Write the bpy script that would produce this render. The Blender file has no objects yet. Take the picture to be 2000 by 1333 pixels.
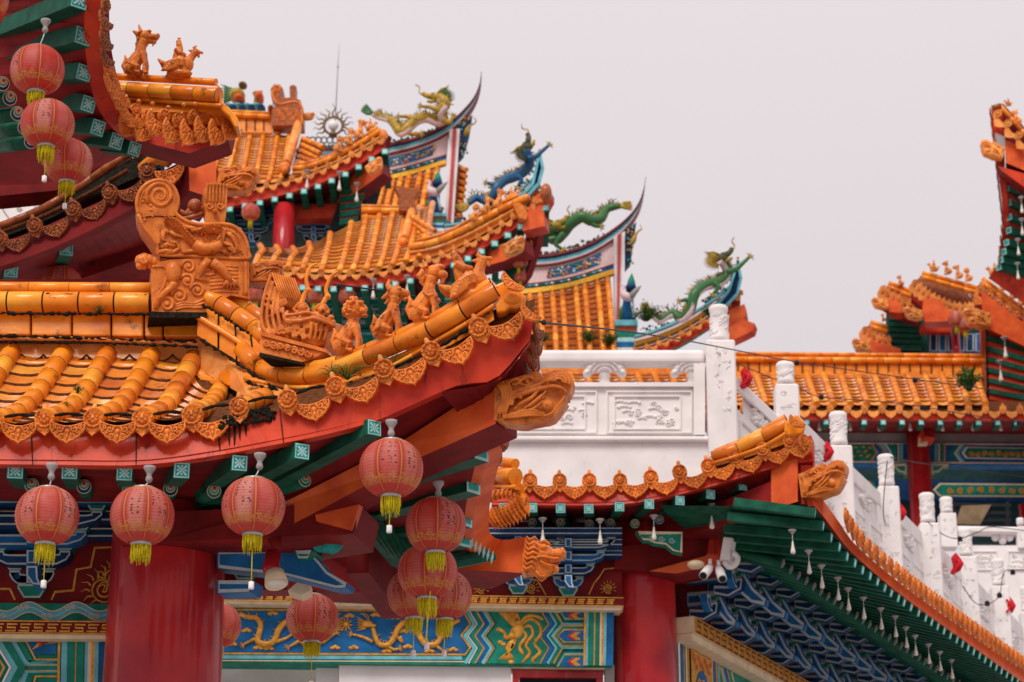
import bpy, bmesh, math, random
from mathutils import Vector as V, Matrix as M
random.seed(7)
sc = bpy.context.scene
COL = sc.collection
rad = math.radians
# ------------------------------------------------------------------ camera
FPX = 4722.0; PITCH = rad(19.0); CAMP = V((0, 0, 1.7))
cam = bpy.data.cameras.new('camera'); camo = bpy.data.objects.new('camera', cam); COL.objects.link(camo)
cam.lens = 85.0; cam.sensor_width = 36.0; cam.clip_start = 0.3; cam.clip_end = 3000
camo.location = CAMP; camo.rotation_euler = (rad(90) + PITCH, 0, 0)
cam.dof.use_dof = True; cam.dof.focus_distance = 15.2; cam.dof.aperture_fstop = 4.6
sc.camera = camo
# ------------------------------------------------------------------ sky, sun, exposure
w = bpy.data.worlds.new('World'); sc.world = w; w.use_nodes = True
nt = w.node_tree; bg = nt.nodes['Background']
sky = nt.nodes.new('ShaderNodeTexSky'); sky.sky_type = 'NISHITA'; sky.sun_disc = False
SUN_EL = rad(52); SUN_AZ = rad(200)          # behind the camera, high, veiled by cloud
sky.sun_elevation = SUN_EL; sky.sun_rotation = SUN_AZ
tc = nt.nodes.new('ShaderNodeTexCoord'); sx = nt.nodes.new('ShaderNodeSeparateXYZ')
nt.links.new(tc.outputs['Generated'], sx.inputs[0])
cn = nt.nodes.new('ShaderNodeTexNoise'); cn.inputs['Scale'].default_value = 2.2; cn.inputs['Detail'].default_value = 5
nt.links.new(tc.outputs['Generated'], cn.inputs['Vector'])
rp = nt.nodes.new('ShaderNodeValToRGB')        # overcast layer: brighter overhead than near the horizon
rp.color_ramp.elements[0].position = 0.30; rp.color_ramp.elements[0].color = (0.75, 0.68, 0.708, 1)
rp.color_ramp.elements[1].position = 0.95; rp.color_ramp.elements[1].color = (1.0, 0.95, 0.95, 1)
nt.links.new(sx.outputs['Z'], rp.inputs[0])
gain = nt.nodes.new('ShaderNodeVectorMath'); gain.operation = 'SCALE'; gain.inputs['Scale'].default_value = 10.0
nt.links.new(rp.outputs[0], gain.inputs[0])
cr = nt.nodes.new('ShaderNodeMapRange'); cr.inputs[3].default_value = 9.6; cr.inputs[4].default_value = 10.4      # faint tone in the cloud deck
nt.links.new(cn.outputs[0], cr.inputs[0]); nt.links.new(cr.outputs[0], gain.inputs['Scale'])
mx = nt.nodes.new('ShaderNodeMixRGB'); mx.inputs[0].default_value = 0.985
nt.links.new(sky.outputs[0], mx.inputs[1]); nt.links.new(gain.outputs[0], mx.inputs[2])
nt.links.new(mx.outputs[0], bg.inputs[0]); bg.inputs[1].default_value = 0.1
sl = bpy.data.lights.new('sun', 'SUN'); so = bpy.data.objects.new('sun', sl); COL.objects.link(so)
sl.energy = 2.3; sl.angle = rad(24); sl.color = (1.0, 0.95, 0.88)
so.rotation_euler = (math.pi / 2 - SUN_EL, 0, math.pi - SUN_AZ + 0.0)
so.rotation_euler = (rad(38), 0, rad(-20))
sc.view_settings.view_transform = 'Standard'; sc.view_settings.look = 'None'
sc.view_settings.exposure = 0.0; sc.view_settings.gamma = 1.0
sc.cycles.max_bounces = 6

# ------------------------------------------------------------------ pixel <-> place helpers
CS, SN = math.cos(PITCH), math.sin(PITCH)
def ray(px, py):
    xn = (px - 1000) / FPX; yn = (666.5 - py) / FPX
    return V((xn, CS - yn * SN, SN + yn * CS))
def P(px, py, d):
    r = ray(px, py); return CAMP + r * (d / r.y)
def S(d): return d * 1.045 / FPX                 # metres per photo pixel at depth d
class Plane:
    """a real plane in the world; pt() finds the place on it where a line of sight lands"""
    def __init__(s, p0, n): s.p0 = p0; s.n = n.normalized()
    def pt(s, px, py, off=0.0):
        r = ray(px, py); q = s.p0 + s.n * off
        return CAMP + r * ((q - CAMP).dot(s.n) / r.dot(s.n))
def spl(pts, n):
    """catmull-rom through pts, n samples"""
    pts = [V(p) for p in pts]
    q = [pts[0] * 2 - pts[1]] + pts + [pts[-1] * 2 - pts[-2]]
    L = [0.0]
    for a, b in zip(pts, pts[1:]): L.append(L[-1] + (b - a).length)
    out = []
    for i in range(n):
        s = L[-1] * i / max(n - 1, 1); k = 0
        while k < len(pts) - 2 and s > L[k + 1]: k += 1
        t = (s - L[k]) / max(L[k + 1] - L[k], 1e-9)
        a, b, c, d = q[k], q[k + 1], q[k + 2], q[k + 3]
        out.append(0.5 * ((2 * b) + (c - a) * t + (2 * a - 5 * b + 4 * c - d) * t * t + (3 * b - a - 3 * c + d) * t ** 3))
    return out
def splp(pp, n): return spl([P(*p) for p in pp], n)
def lerp(a, b, t): return a + (b - a) * t

# ------------------------------------------------------------------ materials
MATS = {}
def mat(name, col, rough=0.6, coat=0.0, var=0.25, scale=6.0, bump=0.0, bscale=40.0, metal=0.0, orand=0.0, stain_or_sheen=None, streak=0.0, spec=0.12, alt=None, sss=0.0):
    m = bpy.data.materials.new(name); m.use_nodes = True; n = m.node_tree.nodes; l = m.node_tree.links
    b = n['Principled BSDF']; b.inputs['Roughness'].default_value = rough; b.inputs['Metallic'].default_value = metal
    b.inputs['Coat Weight'].default_value = coat; b.inputs['Coat Roughness'].default_value = 0.12
    b.inputs['Specular IOR Level'].default_value = spec
    g = n.new('ShaderNodeNewGeometry')
    nz = n.new('ShaderNodeTexNoise'); nz.inputs['Scale'].default_value = scale; nz.inputs['Detail'].default_value = 5
    l.new(g.outputs['Position'], nz.inputs['Vector'])
    r = n.new('ShaderNodeValToRGB'); c = V(col)
    lo = V(alt) if alt else c * (1 - var); hi = c * (1 + var * 0.55)
    r.color_ramp.elements[0].position = 0.32; r.color_ramp.elements[0].color = (*lo, 1)
    r.color_ramp.elements[1].position = 0.68; r.color_ramp.elements[1].color = (*[min(x, 0.95) for x in hi], 1)
    l.new(nz.outputs[0], r.inputs[0]); out = r.outputs[0]
    if stain_or_sheen:      # patches of wear and grime; on the red columns, painted reflection streaks
        n2 = n.new('ShaderNodeTexNoise'); n2.inputs['Scale'].default_value = stain_or_sheen[2]; n2.inputs['Detail'].default_value = 8; n2.inputs['Roughness'].default_value = 0.7
        if streak:
            mp = n.new('ShaderNodeMapping'); mp.inputs['Scale'].default_value = (1, 1, streak)
            l.new(g.outputs['Position'], mp.inputs[0]); l.new(mp.outputs[0], n2.inputs['Vector'])
        else: l.new(g.outputs['Position'], n2.inputs['Vector'])
        r2 = n.new('ShaderNodeValToRGB'); r2.color_ramp.elements[0].position = stain_or_sheen[1]; r2.color_ramp.elements[1].position = stain_or_sheen[1] + 0.1
        l.new(n2.outputs[0], r2.inputs[0])
        mm = n.new('ShaderNodeMixRGB'); mm.inputs[2].default_value = (*stain_or_sheen[0], 1)
        fac = n.new('ShaderNodeMath'); fac.operation = 'MULTIPLY'; fac.inputs[1].default_value = stain_or_sheen[3] if len(stain_or_sheen) > 3 else 0.8
        l.new(r2.outputs[0], fac.inputs[0])
        l.new(fac.outputs[0], mm.inputs[0]); l.new(out, mm.inputs[1]); out = mm.outputs[0]
    if orand:      # every separate tile was fired a little differently
        oi = n.new('ShaderNodeObjectInfo'); hs = n.new('ShaderNodeHueSaturation'); mrg = n.new('ShaderNodeMapRange'); mrg.inputs[3].default_value = 1 - orand; mrg.inputs[4].default_value = 1 + orand * .7
        l.new(oi.outputs['Random'], mrg.inputs[0]); l.new(mrg.outputs[0], hs.inputs['Value']); l.new(out, hs.inputs['Color']); out = hs.outputs[0]
    l.new(out, b.inputs['Base Color'])
    if bump:
        nb = n.new('ShaderNodeTexNoise'); nb.inputs['Scale'].default_value = bscale; nb.inputs['Detail'].default_value = 6
        l.new(g.outputs['Position'], nb.inputs['Vector'])
        bp = n.new('ShaderNodeBump'); bp.inputs['Strength'].default_value = bump; bp.inputs['Distance'].default_value = 0.01
        l.new(nb.outputs[0], bp.inputs['Height']); l.new(bp.outputs[0], b.inputs['Normal'])
    MATS[name] = m; return m
G = mat('glaze', (0.86, 0.27, 0.018), 0.28, 0.32, alt=(0.68, 0.17, 0.010), scale=5, bump=0.25, bscale=25, stain_or_sheen=((0.12, 0.04, 0.012), 0.575, 9.0, 0.8))
G2 = mat('glaze_deep', (0.70, 0.19, 0.014), 0.28, 0.32, alt=(0.56, 0.12, 0.010), scale=6, bump=0.25, bscale=25, stain_or_sheen=((0.10, 0.035, 0.012), 0.59, 9.0, 0.8))
G3 = mat('glaze_light', (0.90, 0.36, 0.035), 0.26, 0.32, alt=(0.76, 0.24, 0.02), scale=6, bump=0.25, bscale=25, stain_or_sheen=((0.14, 0.05, 0.012), 0.61, 9.0, 0.75))
GVAR = {G: [G, G, G2, G3, G]}
GP = mat('glaze_pale', (0.80, 0.32, 0.085), 0.4, 0.2, alt=(0.66, 0.20, 0.035), scale=7, bump=0.3, bscale=40, orand=.22, stain_or_sheen=((0.12, 0.05, 0.03), 0.62, 14.0, 0.75))
TC = mat('terracotta', (0.76, 0.225, 0.036), 0.42, 0.2, alt=(0.55, 0.12, 0.016), scale=12, bump=0.4, bscale=70, orand=.16, stain_or_sheen=((0.06, 0.03, 0.016), 0.575, 16.0, 0.8))
TD = mat('terracotta_dark', (0.40, 0.11, 0.03), 0.45, 0.3, alt=(0.2, 0.05, 0.02), scale=14, bump=0.35, bscale=80, orand=.2, stain_or_sheen=((0.03, 0.03, 0.02), 0.6, 25.0, 0.7))
GR = mat('grime', (0.02, 0.017, 0.012), 0.95, 0, 0.6, 30, 0.8, 90)
GRO = mat('grime_orange', (0.13, 0.04, 0.012), 0.8, 0, 0.5, 30, 0.6, 90)
RF = mat('red_fascia', (0.60, 0.055, 0.018), 0.5, 0.1, alt=(0.42, 0.022, 0.014), scale=3, bump=0.25, bscale=30, stain_or_sheen=((0.12, 0.014, 0.012), 0.57, 12.0, 0.75), streak=0.12)
OB = mat('orange_beam', (0.72, 0.13, 0.03), 0.5, 0.1, alt=(0.60, 0.075, 0.02), scale=4, bump=0.2, bscale=30, stain_or_sheen=((0.26, 0.035, 0.015), 0.66, 18.0, 0.6))
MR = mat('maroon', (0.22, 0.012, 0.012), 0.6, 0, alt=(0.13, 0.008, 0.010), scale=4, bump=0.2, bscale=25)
CR = mat('column_red', (0.47, 0.018, 0.02), 0.3, 0.35, alt=(0.30, 0.010, 0.018), scale=2.5, bump=0.12, bscale=14, stain_or_sheen=((0.60, 0.12, 0.10), 0.54, 7.0, 0.5), streak=0.04)  # pale upright streaks are reflections off wet paint, put into the colour
GN = mat('green_rafter', (0.009, 0.092, 0.055), 0.5, 0, 0.4, 8, 0.1)
TL = mat('teal_paint', (0.03, 0.36, 0.32), 0.5, 0, 0.3, 14)
TLL = mat('pale_teal_paint', (0.42, 0.72, 0.70), 0.5, 0, 0.2, 14)
NV = mat('navy_paint', (0.010, 0.045, 0.13), 0.5, 0, 0.4, 6)
BL = mat('blue_paint', (0.014, 0.13, 0.34), 0.5, 0, 0.35, 6)
CY = mat('cyan_paint', (0.16, 0.48, 0.56), 0.5, 0, 0.25, 8)
EM = mat('emerald_paint', (0.012, 0.22, 0.15), 0.5, 0, 0.3, 8)
GD = mat('gold_paint', (0.68, 0.34, 0.055), 0.4, 0, alt=(0.48, 0.2, 0.03), scale=20, metal=0.15)
CM = mat('cream_paint', (0.76, 0.60, 0.40), 0.6, 0, 0.15, 8)
WP = mat('white_paint', (0.83, 0.775, 0.765), 0.6, 0, 0.10, 2.5, 0.15, 30, stain_or_sheen=((0.38, 0.34, 0.33), 0.60, 5.0, 0.45), streak=.25)
PG = mat('pale_grey_paint', (0.46, 0.52, 0.54), 0.6, 0, 0.2, 10)
GY = mat('grey_plaster', (0.30, 0.275, 0.265), 0.7, 0, 0.15, 3)
WG = mat('white_relief', (0.80, 0.75, 0.74), 0.6, 0, 0.06, 5, 0.4, 60)
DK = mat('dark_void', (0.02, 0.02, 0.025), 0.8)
PK = mat('pink_paint', (0.74, 0.55, 0.56), 0.6, 0, 0.15, 14)
YL = mat('yellow_paint', (0.74, 0.38, 0.04), 0.5, 0, 0.3, 14)
YT = mat('tassel_yellow', (0.72, 0.60, 0.02), 0.7, 0, 0.3, 60)
SV = mat('silver_cap', (0.45, 0.43, 0.43), 0.35, 0, 0.2, 20, metal=0.5)
BLK = mat('black_wire', (0.015, 0.015, 0.017), 0.5)
LF = mat('leaf_green', (0.06, 0.17, 0.025), 0.5, 0, 0.5, 40)
LFD = mat('leaf_dark', (0.05, 0.09, 0.025), 0.55, 0, 0.5, 40)
RD = mat('red_cloth', (0.62, 0.02, 0.03), 0.7, 0, 0.2, 20)
BR = mat('bronze', (0.20, 0.12, 0.05), 0.5, 0, 0.3, 20, metal=0.4)
STN = mat('stone', (0.36, 0.33, 0.32), 0.8, 0, 0.2, 3, 0.3, 20)
DGR = mat('dragon_green', (0.02, 0.13, 0.06), 0.4, 0.2, alt=(0.07, 0.14, 0.03), scale=14)
DBL = mat('dragon_blue', (0.025, 0.07, 0.24), 0.4, 0.2, alt=(0.02, 0.12, 0.14), scale=14)
DYL = mat('dragon_yellow', (0.52, 0.26, 0.025), 0.4, 0.2, alt=(0.16, 0.17, 0.025), scale=12)
BSH = mat('coral_branch', (0.10, 0.10, 0.05), 0.7, 0, 0.5, 30)
RKC = mat('rockery', (0.14, 0.19, 0.17), 0.7, 0, 0.6, 25)
BULB = mat('bulb_glass', (0.72, 0.66, 0.58), 0.25, 0.3, 0.1, 10)

def lantern_paper():
    m = bpy.data.materials.new('lantern_paper'); m.use_nodes = True; n = m.node_tree.nodes; l = m.node_tree.links
    b = n['Principled BSDF']; b.inputs['Roughness'].default_value = 0.55
    uv = n.new('ShaderNodeUVMap'); sp = n.new('ShaderNodeSeparateXYZ'); l.new(uv.outputs[0], sp.inputs[0])
    oi = n.new('ShaderNodeObjectInfo')
    def math_(op, a, bb=None, c=None):
        x = n.new('ShaderNodeMath'); x.operation = op
        for i, k in enumerate((a, bb, c)):
            if k is None: continue
            if isinstance(k, (int, float)): x.inputs[i].default_value = k
            else: l.new(k, x.inputs[i])
        return x.outputs[0]
    def mixc(f, a, bb):
        x = n.new('ShaderNodeMixRGB')
        for i, k in ((0, f), (1, a), (2, bb)):
            if isinstance(k, tuple): x.inputs[i].default_value = (*k, 1)
            elif isinstance(k, (int, float)): x.inputs[i].default_value = k
            else: l.new(k, x.inputs[i])
        return x.outputs[0]
    u, v = sp.outputs[0], sp.outputs[1]
    g = n.new('ShaderNodeNewGeometry')
    nz = n.new('ShaderNodeTexNoise'); nz.inputs['Scale'].default_value = 9; nz.inputs['Detail'].default_value = 6
    l.new(g.outputs['Position'], nz.inputs['Vector'])
    pu = math_('MULTIPLY', u, 8.0); fr = math_('FRACT', pu); fl = math_('FLOOR', pu)
    dist = math_('ABSOLUTE', math_('SUBTRACT', fr, 0.5))            # 0.5 at a seam
    par = math_('MODULO', fl, 2.0)
    wn = n.new('ShaderNodeTexNoise'); wn.inputs['Scale'].default_value = 3.1
    cb = n.new('ShaderNodeCombineXYZ'); l.new(fl, cb.inputs[0]); l.new(oi.outputs['Random'], cb.inputs[1]); l.new(cb.outputs[0], wn.inputs['Vector'])
    fade = math_('ADD', math_('MULTIPLY', wn.outputs[0], 0.9), math_('MULTIPLY', nz.outputs[0], 0.5))
    fr_ = n.new('ShaderNodeMapRange'); fr_.inputs[1].default_value = 0.45; fr_.inputs[2].default_value = 0.92
    l.new(fade, fr_.inputs[0])
    base = mixc(fr_.outputs[0], (0.66, 0.035, 0.02), (0.80, 0.34, 0.27))
    edge = n.new('ShaderNodeMapRange'); edge.inputs[1].default_value = 0.25; edge.inputs[2].default_value = 0.43; l.new(dist, edge.inputs[0])
    base = mixc(math_('MULTIPLY', edge.outputs[0], 0.9), base, (0.58, 0.035, 0.03))
    rib = math_('LESS_THAN', math_('FRACT', math_('ADD', math_('MULTIPLY', v, 22.0), 0.1)), 0.2)      # the wire hoops show through
    base = mixc(math_('MULTIPLY', rib, 0.42), base, (0.45, 0.035, 0.03))
    # lower and upper thirds keep the red
    vb = n.new('ShaderNodeMapRange'); vb.inputs[1].default_value = 0.30; vb.inputs[2].default_value = 0.12; l.new(v, vb.inputs[0])
    base = mixc(math_('MULTIPLY', vb.outputs[0], 0.85), base, (0.60, 0.05, 0.035))
    # written columns on some panels
    cu = math_('MULTIPLY', u, 56.0); cv = math_('MULTIPLY', v, 24.0)
    cc = n.new('ShaderNodeCombineXYZ'); l.new(cu, cc.inputs[0]); l.new(cv, cc.inputs[1])
    vo = n.new('ShaderNodeTexVoronoi'); vo.inputs['Scale'].default_value = 1.0; vo.inputs['Randomness'].default_value = 0.55; l.new(cc.outputs[0], vo.inputs['Vector'])
    spk = math_('LESS_THAN', vo.outputs['Distance'], 0.40)
    colm = math_('GREATER_THAN', math_('FRACT', math_('MULTIPLY', u, 28.0)), 0.35)
    inp = math_('MULTIPLY', math_('LESS_THAN', dist, 0.34), math_('MULTIPLY', math_('GREATER_THAN', v, 0.42), math_('LESS_THAN', v, 0.84)))
    has = math_('GREATER_THAN', wn.outputs[0], 0.46)
    spk = math_('MULTIPLY', math_('MULTIPLY', spk, colm), math_('MULTIPLY', inp, has))
    base = mixc(math_('MULTIPLY', spk, 0.9), base, (0.06, 0.04, 0.045))
    # gilded floral band
    bn = n.new('ShaderNodeTexNoise'); bn.inputs['Scale'].default_value = 3.0; bn.inputs['Detail'].default_value = 2
    c2 = n.new('ShaderNodeCombineXYZ'); l.new(math_('MULTIPLY', u, 16.0), c2.inputs[0]); l.new(math_('MULTIPLY', v, 9.0), c2.inputs[1]); l.new(c2.outputs[0], bn.inputs['Vector'])
    band = math_('MULTIPLY', math_('GREATER_THAN', v, 0.17), math_('LESS_THAN', v, math_('ADD', 0.31, math_('MULTIPLY', math_('SINE', math_('MULTIPLY', u, 100.5)), 0.035))))
    gold = math_('MULTIPLY', band, math_('LESS_THAN', math_('ABSOLUTE', math_('SUBTRACT', bn.outputs[0], 0.5)), 0.055))
    topb = math_('MULTIPLY', math_('GREATER_THAN', v, 0.90), math_('GREATER_THAN', bn.outputs[0], 0.5))
    seam = math_('GREATER_THAN', dist, 0.472)
    gold = math_('MAXIMUM', math_('MAXIMUM', gold, seam), topb)
    base = mixc(math_('MULTIPLY', gold, 0.8), base, (0.72, 0.40, 0.06))
    l.new(base, b.inputs['Base Color'])
    tr = n.new('ShaderNodeBsdfTranslucent'); l.new(base, tr.inputs[0])
    ms = n.new('ShaderNodeMixShader'); ms.inputs[0].default_value = 0.42
    l.new(b.outputs[0], ms.inputs[1]); l.new(tr.outputs[0], ms.inputs[2]); l.new(ms.outputs[0], n['Material Output'].inputs[0])
    return m
LP = lantern_paper()

# ------------------------------------------------------------------ object helpers
MW = {}          # world matrix of every thing (parts have none of their own)
def thing(name, label, cat, loc=(0, 0, 0), rotz=0.0, scale=1.0, group=None, kind=None):
    o = bpy.data.objects.new(name, None); COL.objects.link(o); o.empty_display_size = 0.1
    o.location = loc; o.rotation_euler = (0, 0, rotz); o.scale = (scale,) * 3
    MW[o.name] = M.Translation(V(loc)) @ M.Rotation(rotz, 4, 'Z') @ M.Scale(scale, 4)
    o['label'] = label; o['category'] = cat
    if group: o['group'] = group
    if kind: o['kind'] = kind
    return o
def tag(o, label, cat, group=None):
    o['label'] = label; o['category'] = cat
    if group: o['group'] = group
    return o
def root_of(o):
    while o.parent: o = o.parent
    return o
def inst(name, me, parent, mw):
    """a part that is a copy of mesh me, standing at world matrix mw"""
    o = bpy.data.objects.new(name, me); COL.objects.link(o); o.parent = parent
    o.matrix_local = MW[root_of(parent).name].inverted() @ mw
    return o
def frame(o, x, z):
    """matrix with X along x, Z near z"""
    x = x.normalized(); y = z.cross(x).normalized(); z = x.cross(y)
    return M(((x.x, y.x, z.x, o.x), (x.y, y.y, z.y, o.y), (x.z, y.z, z.z, o.z), (0, 0, 0, 1)))
class MB:
    def __init__(s): s.bm = bmesh.new(); s.ms = []
    def mi(s, m):
        if m not in s.ms: s.ms.append(m)
        return s.ms.index(m)
    def f(s, vs, m, smooth=False):
        try: fc = s.bm.faces.new(vs)
        except ValueError: return None
        fc.material_index = s.mi(m); fc.smooth = smooth; return fc
    def poly(s, pts, m): return s.f([s.bm.verts.new(p) for p in pts], m)
    def grid(s, rows, m, closed=False, smooth=True, mrow=None):
        R = [[s.bm.verts.new(p) for p in r] for r in rows]
        for i in range(len(R) - 1):
            mm = mrow(i) if mrow else m
            k = len(R[i])
            for j in range(k if closed else k - 1):
                j2 = (j + 1) % k
                s.f([R[i][j], R[i][j2], R[i + 1][j2], R[i + 1][j]], mm, smooth)
        return R
    def tube(s, path, r, m, seg=8, cap=True, flat=1.0, up=None, mrow=None):
        path = [V(p) for p in path]; n = len(path)
        rs = list(r) if isinstance(r, (list, tuple)) else [r] * n
        if len(rs) != n: rs = [rs[min(int(i * (len(rs) - 1) / max(n - 1, 1) + .5), len(rs) - 1)] for i in range(n)]
        prev = None; rows = []
        for i, p in enumerate(path):
            a = path[max(i - 1, 0)]; b = path[min(i + 1, n - 1)]
            k = i
            while (b - a).length < 1e-7 and k < n - 1: k += 1; b = path[k]
            t = (b - a).normalized() if (b - a).length > 1e-9 else V((0, 0, 1))
            if prev is None:
                u = up or (V((0, 0, 1)) if abs(t.z) < 0.9 else V((0, 1, 0)))
            else: u = prev
            x = (u - t * u.dot(t))
            x = x.normalized() if x.length > 1e-6 else t.orthogonal().normalized()
            prev = x; y = t.cross(x)
            rows.append([p + (x * math.cos(2 * math.pi * j / seg) + y * (math.sin(2 * math.pi * j / seg) * flat)) * rs[i] for j in range(seg)])
        R = s.grid(rows, m, True, True, mrow)
        if cap:
            s.f(list(reversed(R[0])), m); s.f(R[-1], m)
        return s
    def ell(s, c, r, m, rot=None, seg=12, rings=8):
        if isinstance(r, (int, float)): r = (r, r, r)
        rows = []
        for i in range(1, rings):
            a = math.pi * i / rings
            rows.append([V((r[0] * math.sin(a) * math.cos(2 * math.pi * j / seg), r[1] * math.sin(a) * math.sin(2 * math.pi * j / seg), -r[2] * math.cos(a))) for j in range(seg)])
        tr = (lambda v: V(c) + (rot @ v)) if rot else (lambda v: V(c) + v)
        R = s.grid([[tr(v) for v in row] for row in rows], m, True)
        a = s.bm.verts.new(tr(V((0, 0, -r[2])))); b = s.bm.verts.new(tr(V((0, 0, r[2]))))
        for j in range(seg):
            s.f([a, R[0][(j + 1) % seg], R[0][j]], m, True); s.f([b, R[-1][j], R[-1][(j + 1) % seg]], m, True)
        return s
    def prism(s, pts, vec, m, side=None, smooth=False):
        vec = V(vec); a = [s.bm.verts.new(p) for p in pts]; b = [s.bm.verts.new(V(p) + vec) for p in pts]
        s.f(a, m); s.f(list(reversed(b)), m)
        for i in range(len(a)):
            j = (i + 1) % len(a); s.f([a[j], a[i], b[i], b[j]], side or m, smooth)
        return s
    def bar(s, a, b, w, h, m, up=V((0, 0, 1)), endm=None):
        """rectangular bar from a to b; w across, h along up"""
        a = V(a); b = V(b); t = (b - a).normalized(); x = t.cross(up).normalized(); z = x.cross(t)
        q = [x * w / 2 + z * h / 2, x * -w / 2 + z * h / 2, x * -w / 2 - z * h / 2, x * w / 2 - z * h / 2]
        A = [s.bm.verts.new(a + k) for k in q]; B = [s.bm.verts.new(b + k) for k in q]
        s.f(A, endm or m); s.f(list(reversed(B)), m)
        for i in range(4): s.f([A[(i + 1) % 4], A[i], B[i], B[(i + 1) % 4]], m)
        return s
    def ribbon(s, top, bot, thick, m, side=None):
        """a curved board between two lines, thick is a vector into the board"""
        n = len(top); th = V(thick)
        f0 = [s.bm.verts.new(p) for p in top]; f1 = [s.bm.verts.new(p) for p in bot]
        b0 = [s.bm.verts.new(V(p) + th) for p in top]; b1 = [s.bm.verts.new(V(p) + th) for p in bot]
        for i in range(n - 1):
            s.f([f0[i], f1[i], f1[i + 1], f0[i + 1]], m); s.f([b0[i + 1], b1[i + 1], b1[i], b0[i]], side or m)
            s.f([f0[i], f0[i + 1], b0[i + 1], b0[i]], side or m); s.f([f1[i + 1], f1[i], b1[i], b1[i + 1]], side or m)
        s.f([f0[0], b0[0], b1[0], f1[0]], side or m); s.f([f0[-1], f1[-1], b1[-1], b0[-1]], side or m)
        return s
    def lathe(s, prof, c, m, seg=16, axis=V((0, 0, 1)), uv=False, mrow=None):
        axis = V(axis).normalized(); x = axis.orthogonal().normalized(); y = axis.cross(x)
        rows = [[V(c) + axis * z + (x * math.cos(2 * math.pi * j / seg) + y * math.sin(2 * math.pi * j / seg)) * r for j in range(seg)] for r, z in prof]
        R = s.grid(rows, m, True, True, mrow)
        if prof[0][0] > 1e-6: s.f(list(reversed(R[0])), m)
        if prof[-1][0] > 1e-6: s.f(R[-1], m)
        return s
    def roll(s, path, r, m, joint, dark=GR, seg=10, flat=1.0, up=None, ring=1.10, gap=0.10):
        """a run of round ridge tiles with grimy joints"""
        path = [V(p) for p in path]; L = [0.0]
        for a, b in zip(path, path[1:]): L.append(L[-1] + (b - a).length)
        n = max(1, round(L[-1] / joint))
        def at(sv):
            k = 0
            while k < len(path) - 2 and sv > L[k + 1]: k += 1
            return lerp(path[k], path[k + 1], (sv - L[k]) / max(L[k + 1] - L[k], 1e-9))
        pp, rr, dk = [], [], []; var = GVAR.get(m, [m]); rv = random.Random(len(path) * 31 + int(L[-1] * 997))
        for i in range(n):
            a = L[-1] * i / n; b = L[-1] * (i + 1) / n; ln = b - a; e = r * gap; mv = rv.choice(var)
            for q, k, d in ((a, 1.0, 0), (a + ln * 0.5, 1.0, 0), (b - e * 1.3, 1.0, 0), (b - e, 0.97, 1), (b - e * 0.3, 0.97, 1)):
                pp.append(at(q)); rr.append(r * k); dk.append(dark if d else mv)
        pp.append(at(L[-1])); rr.append(r); dk.append(m)
        s.tube(pp, rr, m, seg, True, flat, up, mrow=lambda i: dk[i])
        return s
    def build(s, name, parent=None, local=False, bevel=0.0, smooth=None, seg=1, solid=None):
        me = bpy.data.meshes.new(name)
        if parent is not None and not local:
            s.bm.transform(MW[root_of(parent).name].inverted())
        bmesh.ops.recalc_face_normals(s.bm, faces=s.bm.faces[:])
        s.bm.to_mesh(me); s.bm.free()
        for m in s.ms: me.materials.append(m)
        o = bpy.data.objects.new(name, me); COL.objects.link(o)
        if parent is not None: o.parent = parent
        if bevel:
            md = o.modifiers.new('soft_edge', 'BEVEL'); md.width = bevel; md.segments = seg; md.limit_method = 'ANGLE'; md.angle_limit = rad(40)
        return o
    def mesh(s, name):
        me = bpy.data.meshes.new(name); bmesh.ops.recalc_face_normals(s.bm, faces=s.bm.faces[:])
        s.bm.to_mesh(me); s.bm.free()
        for m in s.ms: me.materials.append(m)
        return me
    def sculpt(s, name, voxel, m, it=2, disp=0.0):
        """fuse all the masses of this builder into one modelled surface"""
        me = s.mesh(name + '_masses'); o = bpy.data.objects.new('t', me); COL.objects.link(o)
        r = o.modifiers.new('r', 'REMESH'); r.mode = 'VOXEL'; r.voxel_size = voxel
        if it:
            q = o.modifiers.new('s', 'SMOOTH'); q.iterations = it; q.factor = 0.5
        dg = bpy.context.evaluated_depsgraph_get(); out = bpy.data.meshes.new_from_object(o.evaluated_get(dg))
        out.name = name; bpy.data.objects.remove(o); bpy.data.meshes.remove(me)
        out.materials.clear(); out.materials.append(m)
        for p in out.polygons: p.use_smooth = True; p.material_index = 0
        return out
def put(name, me, loc, label, cat, group=None, rot=None, scale=1.0):
    """a thing that is one mesh"""
    o = bpy.data.objects.new(name, me); COL.objects.link(o)
    o.location = loc; o.scale = (scale,) * 3
    if rot is not None: o.rotation_euler = rot
    o['label'] = label; o['category'] = cat
    if group: o['group'] = group
    MW[o.name] = M.Translation(V(loc)) @ (M.LocRotScale(None, __import__('mathutils').Euler(rot), None) if rot is not None else M()) @ M.Scale(scale, 4)
    return o
def grime_line(th, pts, r, seed=1, n=60):
    """a ragged band of black mould along a joint"""
    rn = random.Random(seed); q = splp(pts, n); b = MB()
    b.tube([p + V((rn.uniform(-.3, .3), rn.uniform(-.3, .1), rn.uniform(-.6, .6))) * r for p in q], [r * rn.choice((.25, .5, .8, 1.1, 1.5)) for p in q], GR, 6); return b.build('grime_line', th)
X, Y, Z = V((1, 0, 0)), V((0, 1, 0)), V((0, 0, 1))
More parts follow.
